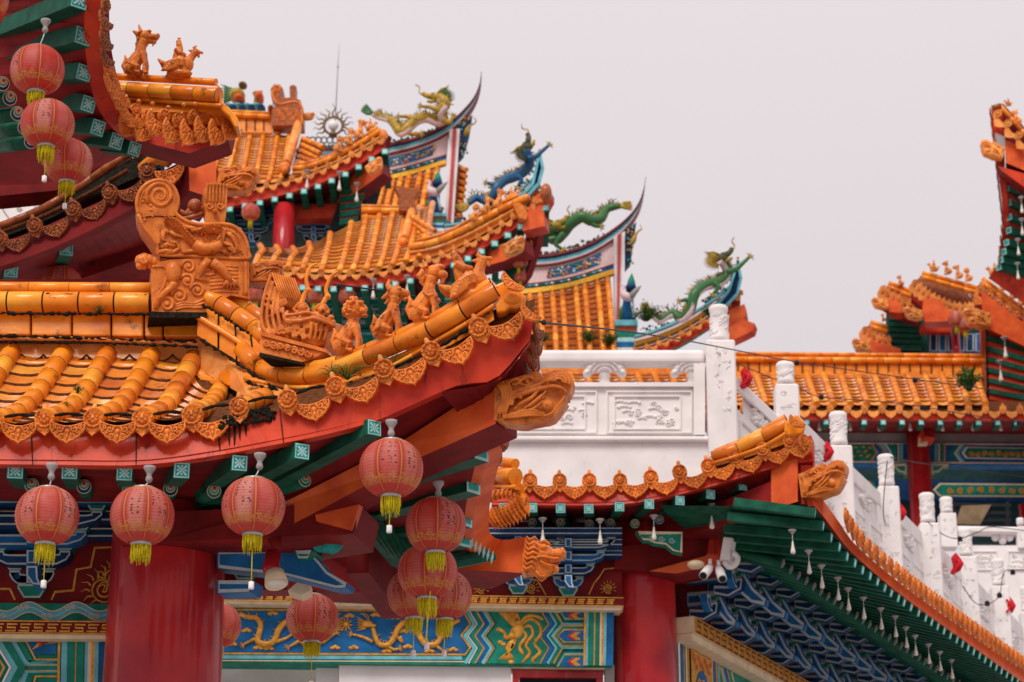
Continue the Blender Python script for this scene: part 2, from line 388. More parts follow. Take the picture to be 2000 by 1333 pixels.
# ------------------------------------------------------------------ painting on planes (shapes lie on the real plane, a few mm proud per layer)
def paint(b, pl, pts, m, layer=1, step=0.004):
    b.poly([pl.pt(x, y, layer * step) for x, y in pts], m)
def stroke(b, pl, pts, wpx, m, layer=2, step=0.004, taper=False, n=None, closed=False):
    pts = [V((x, y, 0)) for x, y in pts]
    if n: pts = spl(pts, n)
    k = len(pts); Lr = []
    for i, p in enumerate(pts):
        if closed: a, c = pts[i - 1], pts[(i + 1) % k]
        else: a, c = pts[max(i - 1, 0)], pts[min(i + 1, k - 1)]
        t = (c - a); t = t.normalized() if t.length > 1e-9 else V((1, 0, 0))
        q = wpx[min(i, len(wpx) - 1)] if isinstance(wpx, (list, tuple)) else wpx
        if taper: q = q * (1 - 0.85 * i / (k - 1))
        nn = V((-t.y, t.x, 0)) * q / 2
        # keep mitred corners full width
        if 0 < i < k - 1 or closed:
            u = (p - a); v_ = (c - p)
            if u.length > 1e-9 and v_.length > 1e-9:
                cs = max(0.45, math.sqrt(max(0.0, (1 + u.normalized().dot(v_.normalized())) / 2))); nn = nn / cs
        Lr.append((p + nn, p - nn))
    V2 = [(b.bm.verts.new(pl.pt(a.x, a.y, layer * step)), b.bm.verts.new(pl.pt(c.x, c.y, layer * step))) for a, c in Lr]
    for i in range(k if closed else k - 1):
        j = (i + 1) % k
        b.f([V2[i][0], V2[i][1], V2[j][1], V2[j][0]], m)
def circ(cx, cy, r, n=14, ry=None): return [(cx + r * math.cos(2 * math.pi * i / n), cy + (ry or r) * math.sin(2 * math.pi * i / n)) for i in range(n)]
def shift(pl, off):
    if isinstance(pl, Plane): return Plane(pl.p0 + pl.n * off, pl.n)
    return LPlane(pl.p0 + pl.n * off, pl.a, pl.b, pl.n)
class LPlane:
    """plane with its own metric axes"""
    def __init__(s, o, a, b_, n): s.p0, s.a, s.b, s.n = o, a, b_, n
    def pt(s, x, y, off=0.0): return s.p0 + s.a * x + s.b * y + s.n * off
def spiral(cx, cy, r, turns=1.7, a0=0.0, n=18, r1=0.12): return [(cx + r * (1 - (1 - r1) * i / (n - 1)) * math.cos(a0 + turns * 2 * math.pi * i / (n - 1)), cy + r * (1 - (1 - r1) * i / (n - 1)) * math.sin(a0 + turns * 2 * math.pi * i / (n - 1))) for i in range(n)]

# ------------------------------------------------------------------ tile ends (unit = spacing between two rows); face looks to -Y
def cap_mesh(name, m, detail=True):
    b = MB(); r = 0.205
    out = [(r * math.cos(a), r * math.sin(a)) for a in [math.pi * (i / 11.0) for i in range(12)]]
    out += [(-0.205, -0.10), (-0.15, -0.24), (-0.06, -0.31), (0, -0.37), (0.06, -0.31), (0.15, -0.24), (0.205, -0.10)]
    b.prism([V((x, 0, z)) for x, z in out], (0, 0.07, 0), m)
    b.lathe([(0.16, 0.0), (0.205, 0.0), (0.207, 0.03), (0.19, 0.055), (0.165, 0.045), (0.15, 0.02), (0, 0.03)], (0, 0, 0.0), m, 20, -Y)
    if detail:
        for i in range(11):
            a = 2 * math.pi * i / 11; b.ell((0.18 * math.cos(a), -0.05, 0.18 * math.sin(a)), 0.026, m, seg=6, rings=4)
        b.ell((0, -0.03, -0.005), (0.115, 0.055, 0.115), m); b.ell((0, -0.08, 0.0), (0.045, 0.03, 0.04), m, seg=8, rings=6)
        for i in range(7):
            a = 2 * math.pi * i / 7 + .3; b.ell((0.085 * math.cos(a), -0.06, 0.085 * math.sin(a)), (0.03 + .012 * (i % 2), 0.03, 0.026), m, M.Rotation(-a, 3, 'Y'), seg=7, rings=5)
        for sx_ in (-1, 1): b.tube([(sx_ * .03, -.085, .03), (sx_ * .075, -.075, .055), (sx_ * .10, -.06, .02)], [.014, .016, .008], m, 5)
        for i in range(5):
            a = rad(-150 + 30 * i); b.tube([(0.2 * math.cos(a), -0.005, 0.2 * math.sin(a) - 0.03), (0.1 * math.cos(a), -0.012, -0.28)], [0.02, 0.008], m, 5)
    else: b.ell((0, -0.03, 0), (0.1, 0.06, 0.1), m)
    b.lathe([(0.035, 0.17), (0.055, 0.21), (0.06, 0.245), (0.045, 0.275), (0.05, 0.29), (0.03, 0.32), (0, 0.33)], (0, 0.04, 0), GP if m is not TD else m, 10)
    return b.mesh(name)
def plate_outline():
    pts = [(-0.37 + 0.74 * i / 8, 0.15 - 0.09 * math.sin(math.pi * i / 8)) for i in range(9)]
    low = [(0.37, 0.03), (0.345, -0.02), (0.33, -0.055), (0.27, -0.10), (0.255, -0.135), (0.18, -0.175), (0.155, -0.205), (0.08, -0.225), (0.035, -0.25), (0, -0.29)]
    return pts + low + [(-x, z) for x, z in reversed(low[:-1])]
def plate_mesh(name, m, detail=True):
    b = MB(); o = [(x, z * (1.12 if detail else 1.3) + (0 if detail else .07)) for x, z in plate_outline()]
    b.prism([V((x, 0, z)) for x, z in o], (0, 0.05, 0), m)
    if detail:
        b.tube([V((x * 0.93, -0.008, z * 0.9 - 0.004)) for x, z in o + o[:1]], 0.022, m, 5, False)
        b.ell((0, -0.01, -0.05), (0.055, 0.035, 0.06), m, seg=8, rings=6)
        for sx_ in (-1, 1):
            b.tube([V((sx_ * x, -0.012, z)) for x, z in spiral(0.15, 0.0, 0.075, 1.3, 2.6, 12)], 0.026, m, 5)
            b.tube([V((sx_ * x, -0.012, z)) for x, z in spiral(0.265, 0.035, 0.055, 1.2, 0.5, 10)], 0.022, m, 5)
            b.tube([V((sx_ * x, -0.012, z)) for x, z in spiral(0.11, -0.13, 0.055, 1.2, 4.2, 10)], 0.022, m, 5)
            for q in ((0.2, -0.075), (0.06, 0.04), (0.29, -0.03)): b.ell((sx_ * q[0], -0.01, q[1]), 0.03, m, seg=6, rings=4)
        b.tube([(0, -0.01, -0.1), (0, -0.01, -0.23)], [0.035, 0.012], m, 5)
    return b.mesh(name)
CAP = cap_mesh('tile_cap_mesh', TC); PLATE = plate_mesh('drip_tile_mesh', TC)
CAPD = cap_mesh('tile_cap_dark_mesh', TD); PLATED = plate_mesh('drip_tile_dark_mesh', TD)
CAPF = cap_mesh('tile_cap_far_mesh', GP, False); PLATEF = plate_mesh('drip_tile_far_mesh', GP, False)

def eave_row(th, pts, size=None, cap=CAP, plate=PLATE, drop=0.27, out=-Y, plate_pts=None, jitter=0.012, tip=0.0):
    """round tile ends at pts and drip plates between them"""
    for i, p in enumerate(pts):
        a = pts[max(i - 1, 0)]; c = pts[min(i + 1, len(pts) - 1)]
        t = (c - a); s = size or t.length / (2 if 0 < i < len(pts) - 1 else 1)
        z = t.normalized().cross(out) * -1
        if z.z < 0: z = -z
        mt = frame(p, t, z) @ M.Rotation(tip + random.uniform(-.04, .04), 4, 'X') @ M.Rotation(random.uniform(-.05, .05), 4, 'Y') @ M.Scale(s * random.uniform(0.97, 1.03), 4)
        if mt.col[1].xyz.dot(out) > 0: mt = mt @ M.Rotation(math.pi, 4, 'Z')
        inst('tile_cap', cap, th, mt)
    pp = plate_pts
    if pp is None: pp = [lerp(a, b, .5) for a, b in zip(pts, pts[1:])]
    for i, p in enumerate(pp):
        if plate_pts is None: t = pts[i + 1] - pts[i]
        else: t = pp[min(i + 1, len(pp) - 1)] - pp[max(i - 1, 0)]
        s = size or t.length
        z = t.normalized().cross(out) * -1
        if z.z < 0: z = -z
        q = p - (z * s * drop if plate_pts is None else V()) - out * s * 0.03
        mt = frame(q, t, z) @ M.Rotation(tip + random.uniform(-.05, .05), 4, 'X') @ M.Scale(s * random.uniform(0.97, 1.03), 4)
        if mt.col[1].xyz.dot(out) > 0: mt = mt @ M.Rotation(math.pi, 4, 'Z')
        inst('drip_tile', plate, th, mt)

def tile_slope(th, rows, r, seg_len, name='roof_tiles', m=G, pan=True, seg=10, joint=GRO, step=0.35, panm=None):
    """rows: one polyline per round-tile run from eave to top; pan tiles lie between the runs"""
    b = MB()
    for path in rows: b.roll(path, r, m, seg_len, joint, seg, ring=1.05, gap=0.09)
    if pan:
        for A, B in zip(rows, rows[1:]):
            L = sum((q - p).length for p, q in zip(A, A[1:])); n = max(2, int(L / (seg_len * 0.80)))
            a = spl(A, n + 1); c = spl(B, n + 1); R = []; nn = []
            for k in range(n + 1):
                w_ = c[k] - a[k]; t = (a[min(k + 1, n)] - a[max(k - 1, 0)]).normalized()
                nr = w_.cross(t).normalized(); nr = -nr if nr.z < 0 else nr
                row = lambda h: [lerp(a[k], c[k], u) - nr * (r * 0.55 * math.sin(math.pi * u) + r * 0.15 - h) for u in (0.02, .2, .4, .6, .8, .98)]
                if k > 0: R.append(row(0.0)); nn.append(1)
                if k < n: R.append(row(r * step)); nn.append(0)
            rv = random.Random(len(R) + int(A[0].x * 91)); var = GVAR.get(panm or m, [panm or m]); ch = [rv.choice(var) for _ in R]
            b.grid(R, panm or m, False, True, mrow=lambda i: GRO if nn[i] else ch[i])
    return b.build(name, th)

# ------------------------------------------------------------------ rafters with painted ends
def rafter(th, a, c, w, deco=True, endm=TL, pat=TLL, h=None, m=GN):
    """square rafter from its painted outer end a to c inside the eave"""
    b = MB(); a = V(a); c = V(c); h = h or w
    b.bar(a, c, w, h, m, endm=endm)
    t = (a - c).normalized(); x = Z.cross(t).normalized(); z = t.cross(x); o = a + t * w * 0.03
    q = lambda u, v_: o + x * (u * w / 2) + z * (v_ * h / 2)
    if deco:
        for s0, s1 in ((.92, .80),):
            for k in range(4):
                cs = [(1, 1), (-1, 1), (-1, -1), (1, -1)]; e, g_ = cs[k], cs[(k + 1) % 4]
                b.poly([q(e[0] * s0, e[1] * s0), q(g_[0] * s0, g_[1] * s0), q(g_[0] * s1, g_[1] * s1), q(e[0] * s1, e[1] * s1)], pat)
        for k in range(4):
            an = math.pi / 4 + k * math.pi / 2; cx, sx_ = math.cos(an), math.sin(an)
            b.poly([q(cx * .0 - sx_ * .10, sx_ * .0 + cx * .10), q(cx * .0 + sx_ * .10, sx_ * .0 - cx * .10), q(cx * .85 + sx_ * .12, sx_ * .85 - cx * .12), q(cx * .85 - sx_ * .12, sx_ * .85 + cx * .12)], pat)
            an = k * math.pi / 2; cx, sx_ = math.cos(an), math.sin(an)
            b.poly([q(cx * .22, sx_ * .22), q(cx * .45 + sx_ * .14, sx_ * .45 - cx * .14), q(cx * .68, sx_ * .68), q(cx * .45 - sx_ * .14, sx_ * .45 + cx * .14)], pat)
    else:
        b.poly([q(.7, .7), q(-.7, .7), q(-.7, -.7), q(.7, -.7)], pat)
    return b.build('rafter', th)
def round_rafter(th, a, c, r, inner=NV):
    """round rafter with an eye painted on its end"""
    b = MB(); a = V(a); c = V(c); t = (a - c).normalized(); b.tube([a, c], r, GN, 14)
    x = Z.cross(t).normalized(); z = t.cross(x)
    def disc(rr, dz, m, k):
        o = a + t * 0.003 * k + z * dz
        b.poly([o + x * (rr * math.cos(2 * math.pi * i / 18)) + z * (rr * math.sin(2 * math.pi * i / 18)) for i in range(18)], m)
    disc(r * .97, 0, CM, 1); disc(r * .86, 0, inner, 2); disc(r * .64, r * .16, CM, 3); disc(r * .54, r * .18, TL, 4); disc(r * .38, r * .3, CM, 5); disc(r * .3, r * .33, MATS['orange_beam'], 6); disc(r * .13, r * .42, DK, 7)
    return b.build('round_rafter', th)

# ------------------------------------------------------------------ paper lantern (unit = shade width), centre at origin
def lantern_shade():
    b = MB(); seg = 48; prof = []; uvv = []
    n = 22
    for i in range(n * 2 + 1):
        v_ = i / (n * 2); a = -1.22 + 2.44 * v_
        rr = 0.5 * (math.cos(a) ** 0.82); zz = 0.43 * math.sin(a) / math.sin(1.22)
        rr *= 1.0 - (0.022 if i % 2 else -0.004)
        prof.append((rr, zz)); uvv.append(v_)
    rows = [[V((r * math.cos(2 * math.pi * j / seg) * (1 - .018 * abs(math.cos(4 * 2 * math.pi * j / seg)) ** 6), r * math.sin(2 * math.pi * j / seg), z)) for j in range(seg)] for r, z in prof]
    R = b.grid(rows, LP, True)
    uvl = b.bm.loops.layers.uv.new('UVMap'); idx = {}
    for i, r in enumerate(R):
        for j, v_ in enumerate(r): idx[v_] = (j / seg, uvv[i])
    for f in b.bm.faces:
        us = [idx[l.vert][0] for l in f.loops]; wrap = max(us) - min(us) > .5
        for l in f.loops:
            u, v_ = idx[l.vert]; l[uvl].uv = (u + 1 if wrap and u < .5 else u, v_)
    return b.mesh('paper_shade_mesh')
SHADE = lantern_shade()
def _lt():
    b = MB(); b.lathe([(0.16, 0.415), (0.175, 0.425), (0.175, 0.455), (0.14, 0.46), (0.12, 0.45)], (0, 0, 0), SV, 24); t = b.mesh('lantern_cap_mesh')
    b = MB(); b.lathe([(0.15, -0.48), (0.16, -0.47), (0.165, -0.425), (0.15, -0.41), (0.1, -0.41)], (0, 0, 0), SV, 24); return t, b.mesh('lantern_ring_mesh')
LCAP, LRING = _lt()
def tassel_mesh(k, ln=0.27, rr=0.15):
    b = MB(); rn = random.Random(k)
    for j in range(80):
        a = 2 * math.pi * j / 80; r1 = rr * rn.uniform(.75, 1.02); l2 = ln * rn.uniform(.62, 1.22); r2 = r1 * rn.uniform(.9, 1.12); a2 = a + rn.uniform(-.12, .12)
        b.tube([(r1 * math.cos(a), r1 * math.sin(a), -.445), (r1 * 1.04 * math.cos(a), r1 * 1.04 * math.sin(a), -.445 - l2 * .5), (r2 * math.cos(a2), r2 * math.sin(a2), -.445 - l2)], [.0085, .008, .004], YT, 4)
    b.lathe([(rr * .7, -.44 - ln * .35), (rr * .9, -.445), (rr * 1.04, -.46), (rr * 1.04, -.44), (rr * .5, -.44)], (0, 0, 0), YT, 20)
    return b.mesh('tassel_mesh')
TASS = [tassel_mesh(1), tassel_mesh(2, .29), tassel_mesh(3, .25)]
TASSF = tassel_mesh(4, .4, .12)
def pull_mesh(ln):
    b = MB(); b.tube([(0, 0, -.42), (.01, 0, -.42 - ln * .6), (.015, 0, -.42 - ln)], .008, YT, 5); 
    return b.mesh('pull_cord_mesh')
PULLS = [pull_mesh(.62), pull_mesh(.5), pull_mesh(.78)]
def weight_mesh(ln):
    b = MB(); z = -.42 - ln; b.lathe([(0, z - .11), (.04, z - .11), (.045, z - .1), (.045, z), (.03, z + .01), (0, z + .01)], (.015, 0, 0), WP, 10); return b.mesh('pull_weight_mesh')
WEIGHTS = [weight_mesh(.62), weight_mesh(.5), weight_mesh(.78)]
def lantern(px, py, wpx, d, label, group, hook=None, rot=None, tass=0, pull=None, tilt=0.0):
    c = P(px, py, d); s = S(d) * wpx
    t = thing('paper_lantern', label, 'lantern', c, rot if rot is not None else random.uniform(0, 6), s, group)
    for n, me in (('paper_shade', SHADE), ('top_cap', LCAP), ('bottom_ring', LRING), ('tassel', TASS[tass])):
        o = bpy.data.objects.new(n, me); COL.objects.link(o); o.parent = t
    if pull is not None:
        o = bpy.data.objects.new('pull_cord', PULLS[pull]); COL.objects.link(o); o.parent = t
        o2 = bpy.data.objects.new('pull_weight', WEIGHTS[pull]); COL.objects.link(o2); o2.parent = o
    if hook:
        h = P(hook[0], hook[1], d); top = c + Z * s * .47
        b = MB(); b.tube([top, lerp(top, h, .5) + X * .003, h], 0.0035, WP, 5); b.build('cord', t)
        b = MB(); b.lathe([(0.012, 0), (0.022, .015), (0.02, .03), (0.014, .045), (0.02, .06), (0.036, .085), (0.036, .10), (0.0, .10)], h - Z * .01, STN, 12); b.build('socket', t)
    return t
def far_lantern(px, py, wpx, d, label, group):
    c = P(px, py, d); t = thing('paper_lantern', label, 'lantern', c, random.uniform(0, 6), S(d) * wpx, group)
    for n, me in (('paper_shade', SHADE), ('top_cap', LCAP), ('tassel', TASSF)):
        o = bpy.data.objects.new(n, me); COL.objects.link(o); o.parent = t
    return t
# hanging white bulb (unit = bulb length), top of the cord at origin
def bulb_mesh():
    b = MB(); b.tube([(0, 0, .55), (0, 0, 0)], .02, WP, 5, mrow=None)
    return b.mesh('bulb_cord_mesh')
BC = bulb_mesh()
def _bg():
    b = MB(); b.lathe([(0, -1.0), (.14, -.97), (.19, -.86), (.17, -.72), (.10, -.4), (.06, -.1), (.05, 0), (0, 0)], (0, 0, 0), BULB, 12); m1 = b.mesh('bulb_glass_mesh')
    b = MB(); b.lathe([(.0, .52), (.08, .52), (.16, .62), (.16, .7), (.3, .76), (.3, .84), (0, .84)], (0, 0, 0), STN, 12); return m1, b.mesh('bulb_socket_mesh')
BGL, BSO = _bg()
def bulb(px, py, hpx, d, label, group):
    t = thing('hanging_bulb', label, 'light bulb', P(px, py - hpx, d), 0, S(d) * hpx, group)
    for n, me in (('bulb_glass', BGL), ('cord', BC), ('socket', BSO)):
        o = bpy.data.objects.new(n, me); COL.objects.link(o); o.parent = t
    return t

# ------------------------------------------------------------------ modelled beasts: unit = height, facing +X, base at z=0
def beast(kind, m=TC, voxel=0.0105, name='ridge_beast_mesh'):
    b = MB(); rn = random.Random(hash(kind) % 999 if False else len(kind) * 7)
    t = lambda p, r, sg=8: b.tube(p, r, m, sg); e = lambda c, r: b.ell(c, r, m)
    if kind in ('lion', 'kylin', 'goat', 'bird'):
        nk = {'lion': .0, 'kylin': .04, 'goat': .03, 'bird': .02}[kind]
        e((-.12, 0, .19), (.20, .17, .19))
        for s in (-1, 1):
            t([(-.10, s * .13, .2), (.05, s * .15, .14), (-.02, s * .14, .05), (.1, s * .14, .035)], [.11, .075, .05, .045])
            t([(.12, s * .09, .46), (.20, s * .10, .27), (.19, s * .10, .06)], [.085, .055, .05]); e((.235, s * .10, .035), (.08, .055, .04))
        t([(-.16, 0, .22), (-.03, 0, .40), (.07, 0, .54)], [.18, .165, .13]); e((.10, 0, .46), (.13, .135, .16))
        t([(.05, 0, .5), (.08, 0, .66 + nk), (.11, 0, .76 + nk)], [.14, .105, .10])
        t([(-.28, 0, .1), (-.36, 0, .26), (-.30, 0, .40), (-.34, 0, .5)], [.05, .06, .055, .015])
        hz = .83 + nk
        if kind == 'lion':
            e((.10, 0, hz), (.13, .12, .12)); e((.21, 0, hz - .04), (.07, .08, .06)); e((.26, 0, hz - .01), (.03, .05, .03)); e((.27, 0, hz - .12), (.06, .06, .03))
            for i in range(90):
                a = rn.uniform(.7, 5.6); p = rn.uniform(-1.2, 1.2); q = V((.07 + .15 * math.cos(p) * math.cos(a), .15 * math.cos(p) * math.sin(a), hz - .03 + .17 * math.sin(p)))
                if q.x < .14: e(q, rn.uniform(.026, .036))
            for s in (-1, 1): e((.2, s * .08, hz + .05), (.05, .035, .03)); e((.23, s * .055, hz + .015), .025)
        elif kind == 'kylin':
            e((.13, 0, hz), (.13, .11, .10)); e((.27, 0, hz - .02), (.11, .08, .06)); e((.36, 0, hz + .01), (.035, .06, .035)); t([(.2, 0, hz - .07), (.33, 0, hz - .10)], [.05, .035]); t([(.3, 0, hz - .1), (.33, 0, hz - .2)], [.035, .01])
            for s in (-1, 1):
                t([(.06, s * .07, hz + .05), (.02, s * .09, hz + .17)], [.045, .012]); e((.21, s * .065, hz + .06), (.05, .03, .025)); t([(.02, s * .10, hz), (-.08, s * .1, hz + .06)], [.05, .015])
            for i in range(6): e((-.0 - .02 * i, 0, hz - .05 - .07 * i), (.04, .03, .045))
        elif kind == 'goat':
            e((.13, 0, hz), (.12, .10, .10)); e((.25, 0, hz - .03), (.09, .07, .06)); t([(.28, 0, hz - .07), (.3, 0, hz - .16), (.27, 0, hz - .2)], [.035, .03, .01]); e((.2, 0, hz + .07), (.1, .06, .04))
            for s in (-1, 1): t([(.03, s * .07, hz + .05), (-.02, s * .08, hz + .15)], [.04, .012]); t([(.0, s * .09, hz), (-.07, s * .1, hz - .08), (-.03, s * .1, hz - .18)], [.05, .045, .02]); t([(.2, s * .12, .46), (.24, s * .12, .40)], [.05, .05])
            t([(-.02, -.15, .5), (.1, -.17, .42), (.2, -.14, .46)], .025); t([(-.02, .15, .5), (.1, .17, .42), (.2, .14, .46)], .025)
        else:
            e((.12, 0, hz - .01), (.12, .10, .10)); t([(.2, 0, hz), (.30, 0, hz - .02), (.335, 0, hz - .09)], [.07, .045, .012]); e((.27, 0, hz - .09), (.05, .04, .025))
            t([(.03, 0, hz + .05), (-.02, 0, hz + .12), (-.0, 0, hz + .2)], [.06, .045, .012]); t([(.12, 0, hz + .07), (.14, 0, hz + .15)], [.04, .012])
            for s in (-1, 1):
                e((.18, s * .08, hz + .04), (.035, .02, .025)); t([(.02, s * .09, hz - .04), (-.09, s * .1, hz - .1)], [.05, .015])
                for k in range(4): t([(.05 - .03 * k, s * .15, .50 - .05 * k), (-.13 - .03 * k, s * .19, .36 - .06 * k), (-.25 - .02 * k, s * .17, .28 - .06 * k)], [.05, .045, .012])
            for i in range(26):
                a = rn.uniform(-.9, .9); z = rn.uniform(.3, .62); e((.1 + .13 * math.cos(a) - .04, .15 * math.sin(a), z), .026)
    elif kind == 'phoenix_rider':
        e((.0, 0, .10), (.30, .17, .11)); e((-.02, 0, .27), (.28, .17, .17)); e((.16, 0, .33), (.16, .15, .19))
        t([(.15, 0, .35), (.26, 0, .5), (.33, 0, .6)], [.13, .09, .08]); e((.36, 0, .62), (.09, .075, .075)); t([(.4, 0, .62), (.5, 0, .6), (.52, 0, .56)], [.05, .03, .008]); t([(.34, 0, .67), (.31, 0, .74), (.36, 0, .78)], [.05, .04, .02]); e((.42, 0, .53), (.03, .03, .06)); t([(.28, 0, .64), (.18, 0, .68)], [.05, .012])
        for s in (-1, 1):
            for k in range(5): t([(.12 - .04 * k, s * .16, .42 - .05 * k), (-.12 - .04 * k, s * .21, .33 - .05 * k), (-.30 - .02 * k, s * .17, .32 - .05 * k)], [.05, .05, .014])
            t([(.1, s * .1, .2), (.16, s * .12, .04)], [.05, .05])
        for k in range(5): t([(-.2, (k - 2) * .05, .25), (-.38, (k - 2) * .075, .33), (-.47, (k - 2) * .07, .47 - .02 * abs(k - 2))], [.07, .06, .02])
        # the seated rider in a robe
        t([(-.03, 0, .36), (-.04, 0, .55), (-.05, 0, .68)], [.16, .135, .10]); e((-.05, 0, .66), (.10, .15, .07)); t([(-.05, 0, .7), (-.045, 0, .78)], [.06, .05]); e((-.04, 0, .83), (.07, .065, .08)); e((.02, 0, .82), (.02, .018, .02)); t([(.0, 0, .78), (.03, 0, .68), (.02, 0, .6)], [.045, .035, .012])
        e((-.05, 0, .9), (.065, .06, .045)); e((-.045, 0, .955), (.03, .03, .04)); e((-.045, 0, .985), (.045, .03, .015))
        for s in (-1, 1): t([(-.05, s * .14, .66), (.03, s * .16, .54), (.14, s * .07, .52)], [.07, .065, .045]); t([(.0, s * .13, .42), (.1, s * .17, .34), (.08, s * .17, .22)], [.09, .075, .05])
    if kind != 'phoenix_rider':
        for v in b.bm.verts:
            k = max(0.0, min(1.0, (v.co.z - .66) / .1)); c = V((.06, 0, .80)); v.co = v.co.lerp(c + (v.co - c) * 1.36, k); v.co.x *= .84
    return b.sculpt(name, voxel, m, 0 if voxel < .02 else 1)
BEAST = {k: beast(k) for k in ('lion', 'kylin', 'goat', 'bird', 'phoenix_rider')}
BEASTF = {k: beast(k, GP, .03, 'far_beast_mesh') for k in ('lion', 'kylin', 'bird', 'phoenix_rider')}
def ridge_beast(kind, px, py, hpx, d, label, group, rotz=0.0, tilt=0.0, far=False, cat='roof figurine'):
    """px, py: the middle of its base"""
    me = (BEASTF if far else BEAST)[kind]
    return put('roof_figurine', me, P(px, py, d), label, cat, group, (0, tilt, rotz), S(d) * hpx)

# beam-end dragon heads: unit = height, back at x=0, facing +X, centred on z=0
def dragon_head_mesh(name, m, style, voxel=.017):
    b = MB(); t = lambda p, r, sg=8: b.tube(p, r, m, sg); e = lambda c, r: b.ell(c, r, m)
    if style == 'lifted':        # long upper jaw thrown up, seen on temple corner beams; profile first, then carving on both cheeks
        Q = lambda p: ((p[0] + 45) / 420, (750 - p[1]) / 420)
        o = [(-45, 625), (30, 612), (130, 588), (220, 560), (270, 545), (300, 560), (318, 598), (345, 568), (400, 545), (460, 545), (520, 570), (545, 620), (540, 670), (520, 720), (490, 748), (488, 790), (450, 850), (400, 912), (330, 930), (240, 945), (190, 960), (120, 955), (50, 935), (-45, 920)]
        b.prism([V((Q(p)[0], -.22, Q(p)[1])) for p in o], (0, .44, 0), m)
        def hgt(x, y): return .215 + .10 * math.exp(-((x - 260) / 210) ** 2 - ((y - 800) / 105) ** 2) + .09 * math.exp(-((x - 430) / 100) ** 2 - ((y - 640) / 75) ** 2) + .05 * math.exp(-((x - 130) / 130) ** 2 - ((y - 650) / 70) ** 2)
        e(V((Q((260, 800))[0], 0, Q((260, 800))[1])), (.52, .315, .28)); e(V((Q((430, 640))[0], 0, Q((430, 640))[1])), (.25, .305, .20)); e(V((Q((130, 665))[0], 0, Q((130, 665))[1])), (.34, .265, .2))
        for s in (-1, 1):
            def st(pts, r, n=16):
                q = spl([V((x, y, 0)) for x, y in pts], n) if n else [V((x, y, 0)) for x, y in pts]
                t([V((Q((p.x, p.y))[0], s * (hgt(p.x, p.y) + .048), Q((p.x, p.y))[1])) for p in q], [k * 1.25 / 420 for k in r] if isinstance(r, list) else r * 1.25 / 420, 6)
            def bs(x, y, r, d=1.0): e(V((Q((x, y))[0], s * (hgt(x, y) + .02), Q((x, y))[1])), (r / 420, r / 420 * d, r / 420))
            st([(90, 775), (140, 748), (230, 722), (330, 696), (410, 690), (470, 705), (500, 735)], [12, 15, 17, 17, 15, 13, 9]); st([(110, 715), (180, 700), (280, 672), (350, 640), (395, 632)], [10, 14, 14, 12, 8])
            for r in (28, 52, 78): st([(445 + r * math.cos(a), 655 - r * .85 * math.sin(a)) for a in [-.3 + .34 * i for i in range(11)]], 9, 20)
            bs(205, 638, 19); bs(205, 638, 11, 2.2); st([(150, 650), (180, 612), (225, 602), (265, 628)], [6, 11, 11, 5]); st([(155, 655), (200, 668), (255, 645)], 7); st([(60, 650), (110, 618), (150, 628), (130, 660), (95, 655)], 9)
            for k in range(4): st([(-30 + 26 * k, 640 - 4 * k), (10 + 24 * k, 690), (22 + 20 * k, 770), (-8 + 20 * k, 850), (-25 + 24 * k, 905)], [7, 10, 11, 10, 5])
            st([(110, 850), (170, 812), (240, 775), (300, 712)], [6, 12, 13, 7]); st([(140, 868), (220, 836), (300, 776), (350, 720)], [5, 11, 12, 6]); st([(180, 880), (270, 848), (330, 800)], [5, 9, 5])
            for cx, cy, r in ((92, 792, 24), (118, 728, 26), (160, 752, 20), (70, 720, 18)): st(spiral(cx, cy, r, 1.5, 1.0, 14), 8, 0)
            bs(358, 828, 40, .7); bs(358, 828, 24, 1.4)
            for k in range(3): st([(20, 915 + 10 * k - 20), (120, 905 + 14 * k - 24), (230, 885 + 18 * k - 20), (340, 890 + 10 * k)], [5, 9, 9, 4])
            st([(490, 760), (440, 830), (390, 890), (330, 915)], 8)
    else:                        # blunt lion-dragon head with open mouth
        b.prism([V((0, -.32, -.45)), V((0, .32, -.45)), V((0, .32, .45)), V((0, -.32, .45))], (.1, 0, 0), m)
        e((.25, 0, .0), (.34, .36, .45)); e((.5, 0, .12), (.33, .30, .26)); e((.86, 0, .16), (.2, .24, .17)); e((.98, 0, .22), (.1, .2, .1)); t([(.3, 0, -.2), (.6, 0, -.28), (.82, 0, -.25)], [.28, .2, .12]); e((.84, 0, -.22), (.1, .17, .1))
        for s in (-1, 1):
            e((.97, s * .13, .27), (.07, .07, .06)); e((.5, s * .27, .27), (.1, .07, .09)); e((.53, s * .32, .27), .05); t([(.35, s * .25, .38), (.52, s * .31, .42), (.68, s * .24, .33)], [.03, .06, .03], 6)
            t([(.3, s * .36, -.05), (.55, s * .36, .0), (.75, s * .3, -.02), (.92, s * .22, .03)], [.03, .05, .045, .03], 6); t([(.45, s * .34, -.12), (.65, s * .28, -.2), (.84, s * .2, -.17)], [.03, .045, .03], 6)
            for k in range(7):
                z = .42 - .13 * k; t([(.42 - .03 * abs(k - 3), s * .33, z), (.26, s * .41, z + .05), (.12, s * .36, z - .02), (.03, s * .37, z + .07)], [.025, .05, .045, .02], 6)
            for k in range(3): e((.72 + .07 * k, s * .2, -.05), (.025, .02, .05))
            t([(.35, s * .25, -.38), (.5, s * .2, -.5), (.62, s * .12, -.44)], [.06, .05, .02], 6)
        for k in range(5): e((.1 + .1 * k, 0, .45 - .01 * k), (.06, .08, .06))
    return b.sculpt(name, voxel, m, 1)
HEADL = dragon_head_mesh('lifted_dragon_head_mesh', TC, 'lifted', .0095); HEADB = dragon_head_mesh('blunt_dragon_head_mesh', TC, 'blunt', .012)
HEADLF = dragon_head_mesh('far_dragon_head_mesh', GP, 'lifted', .022)

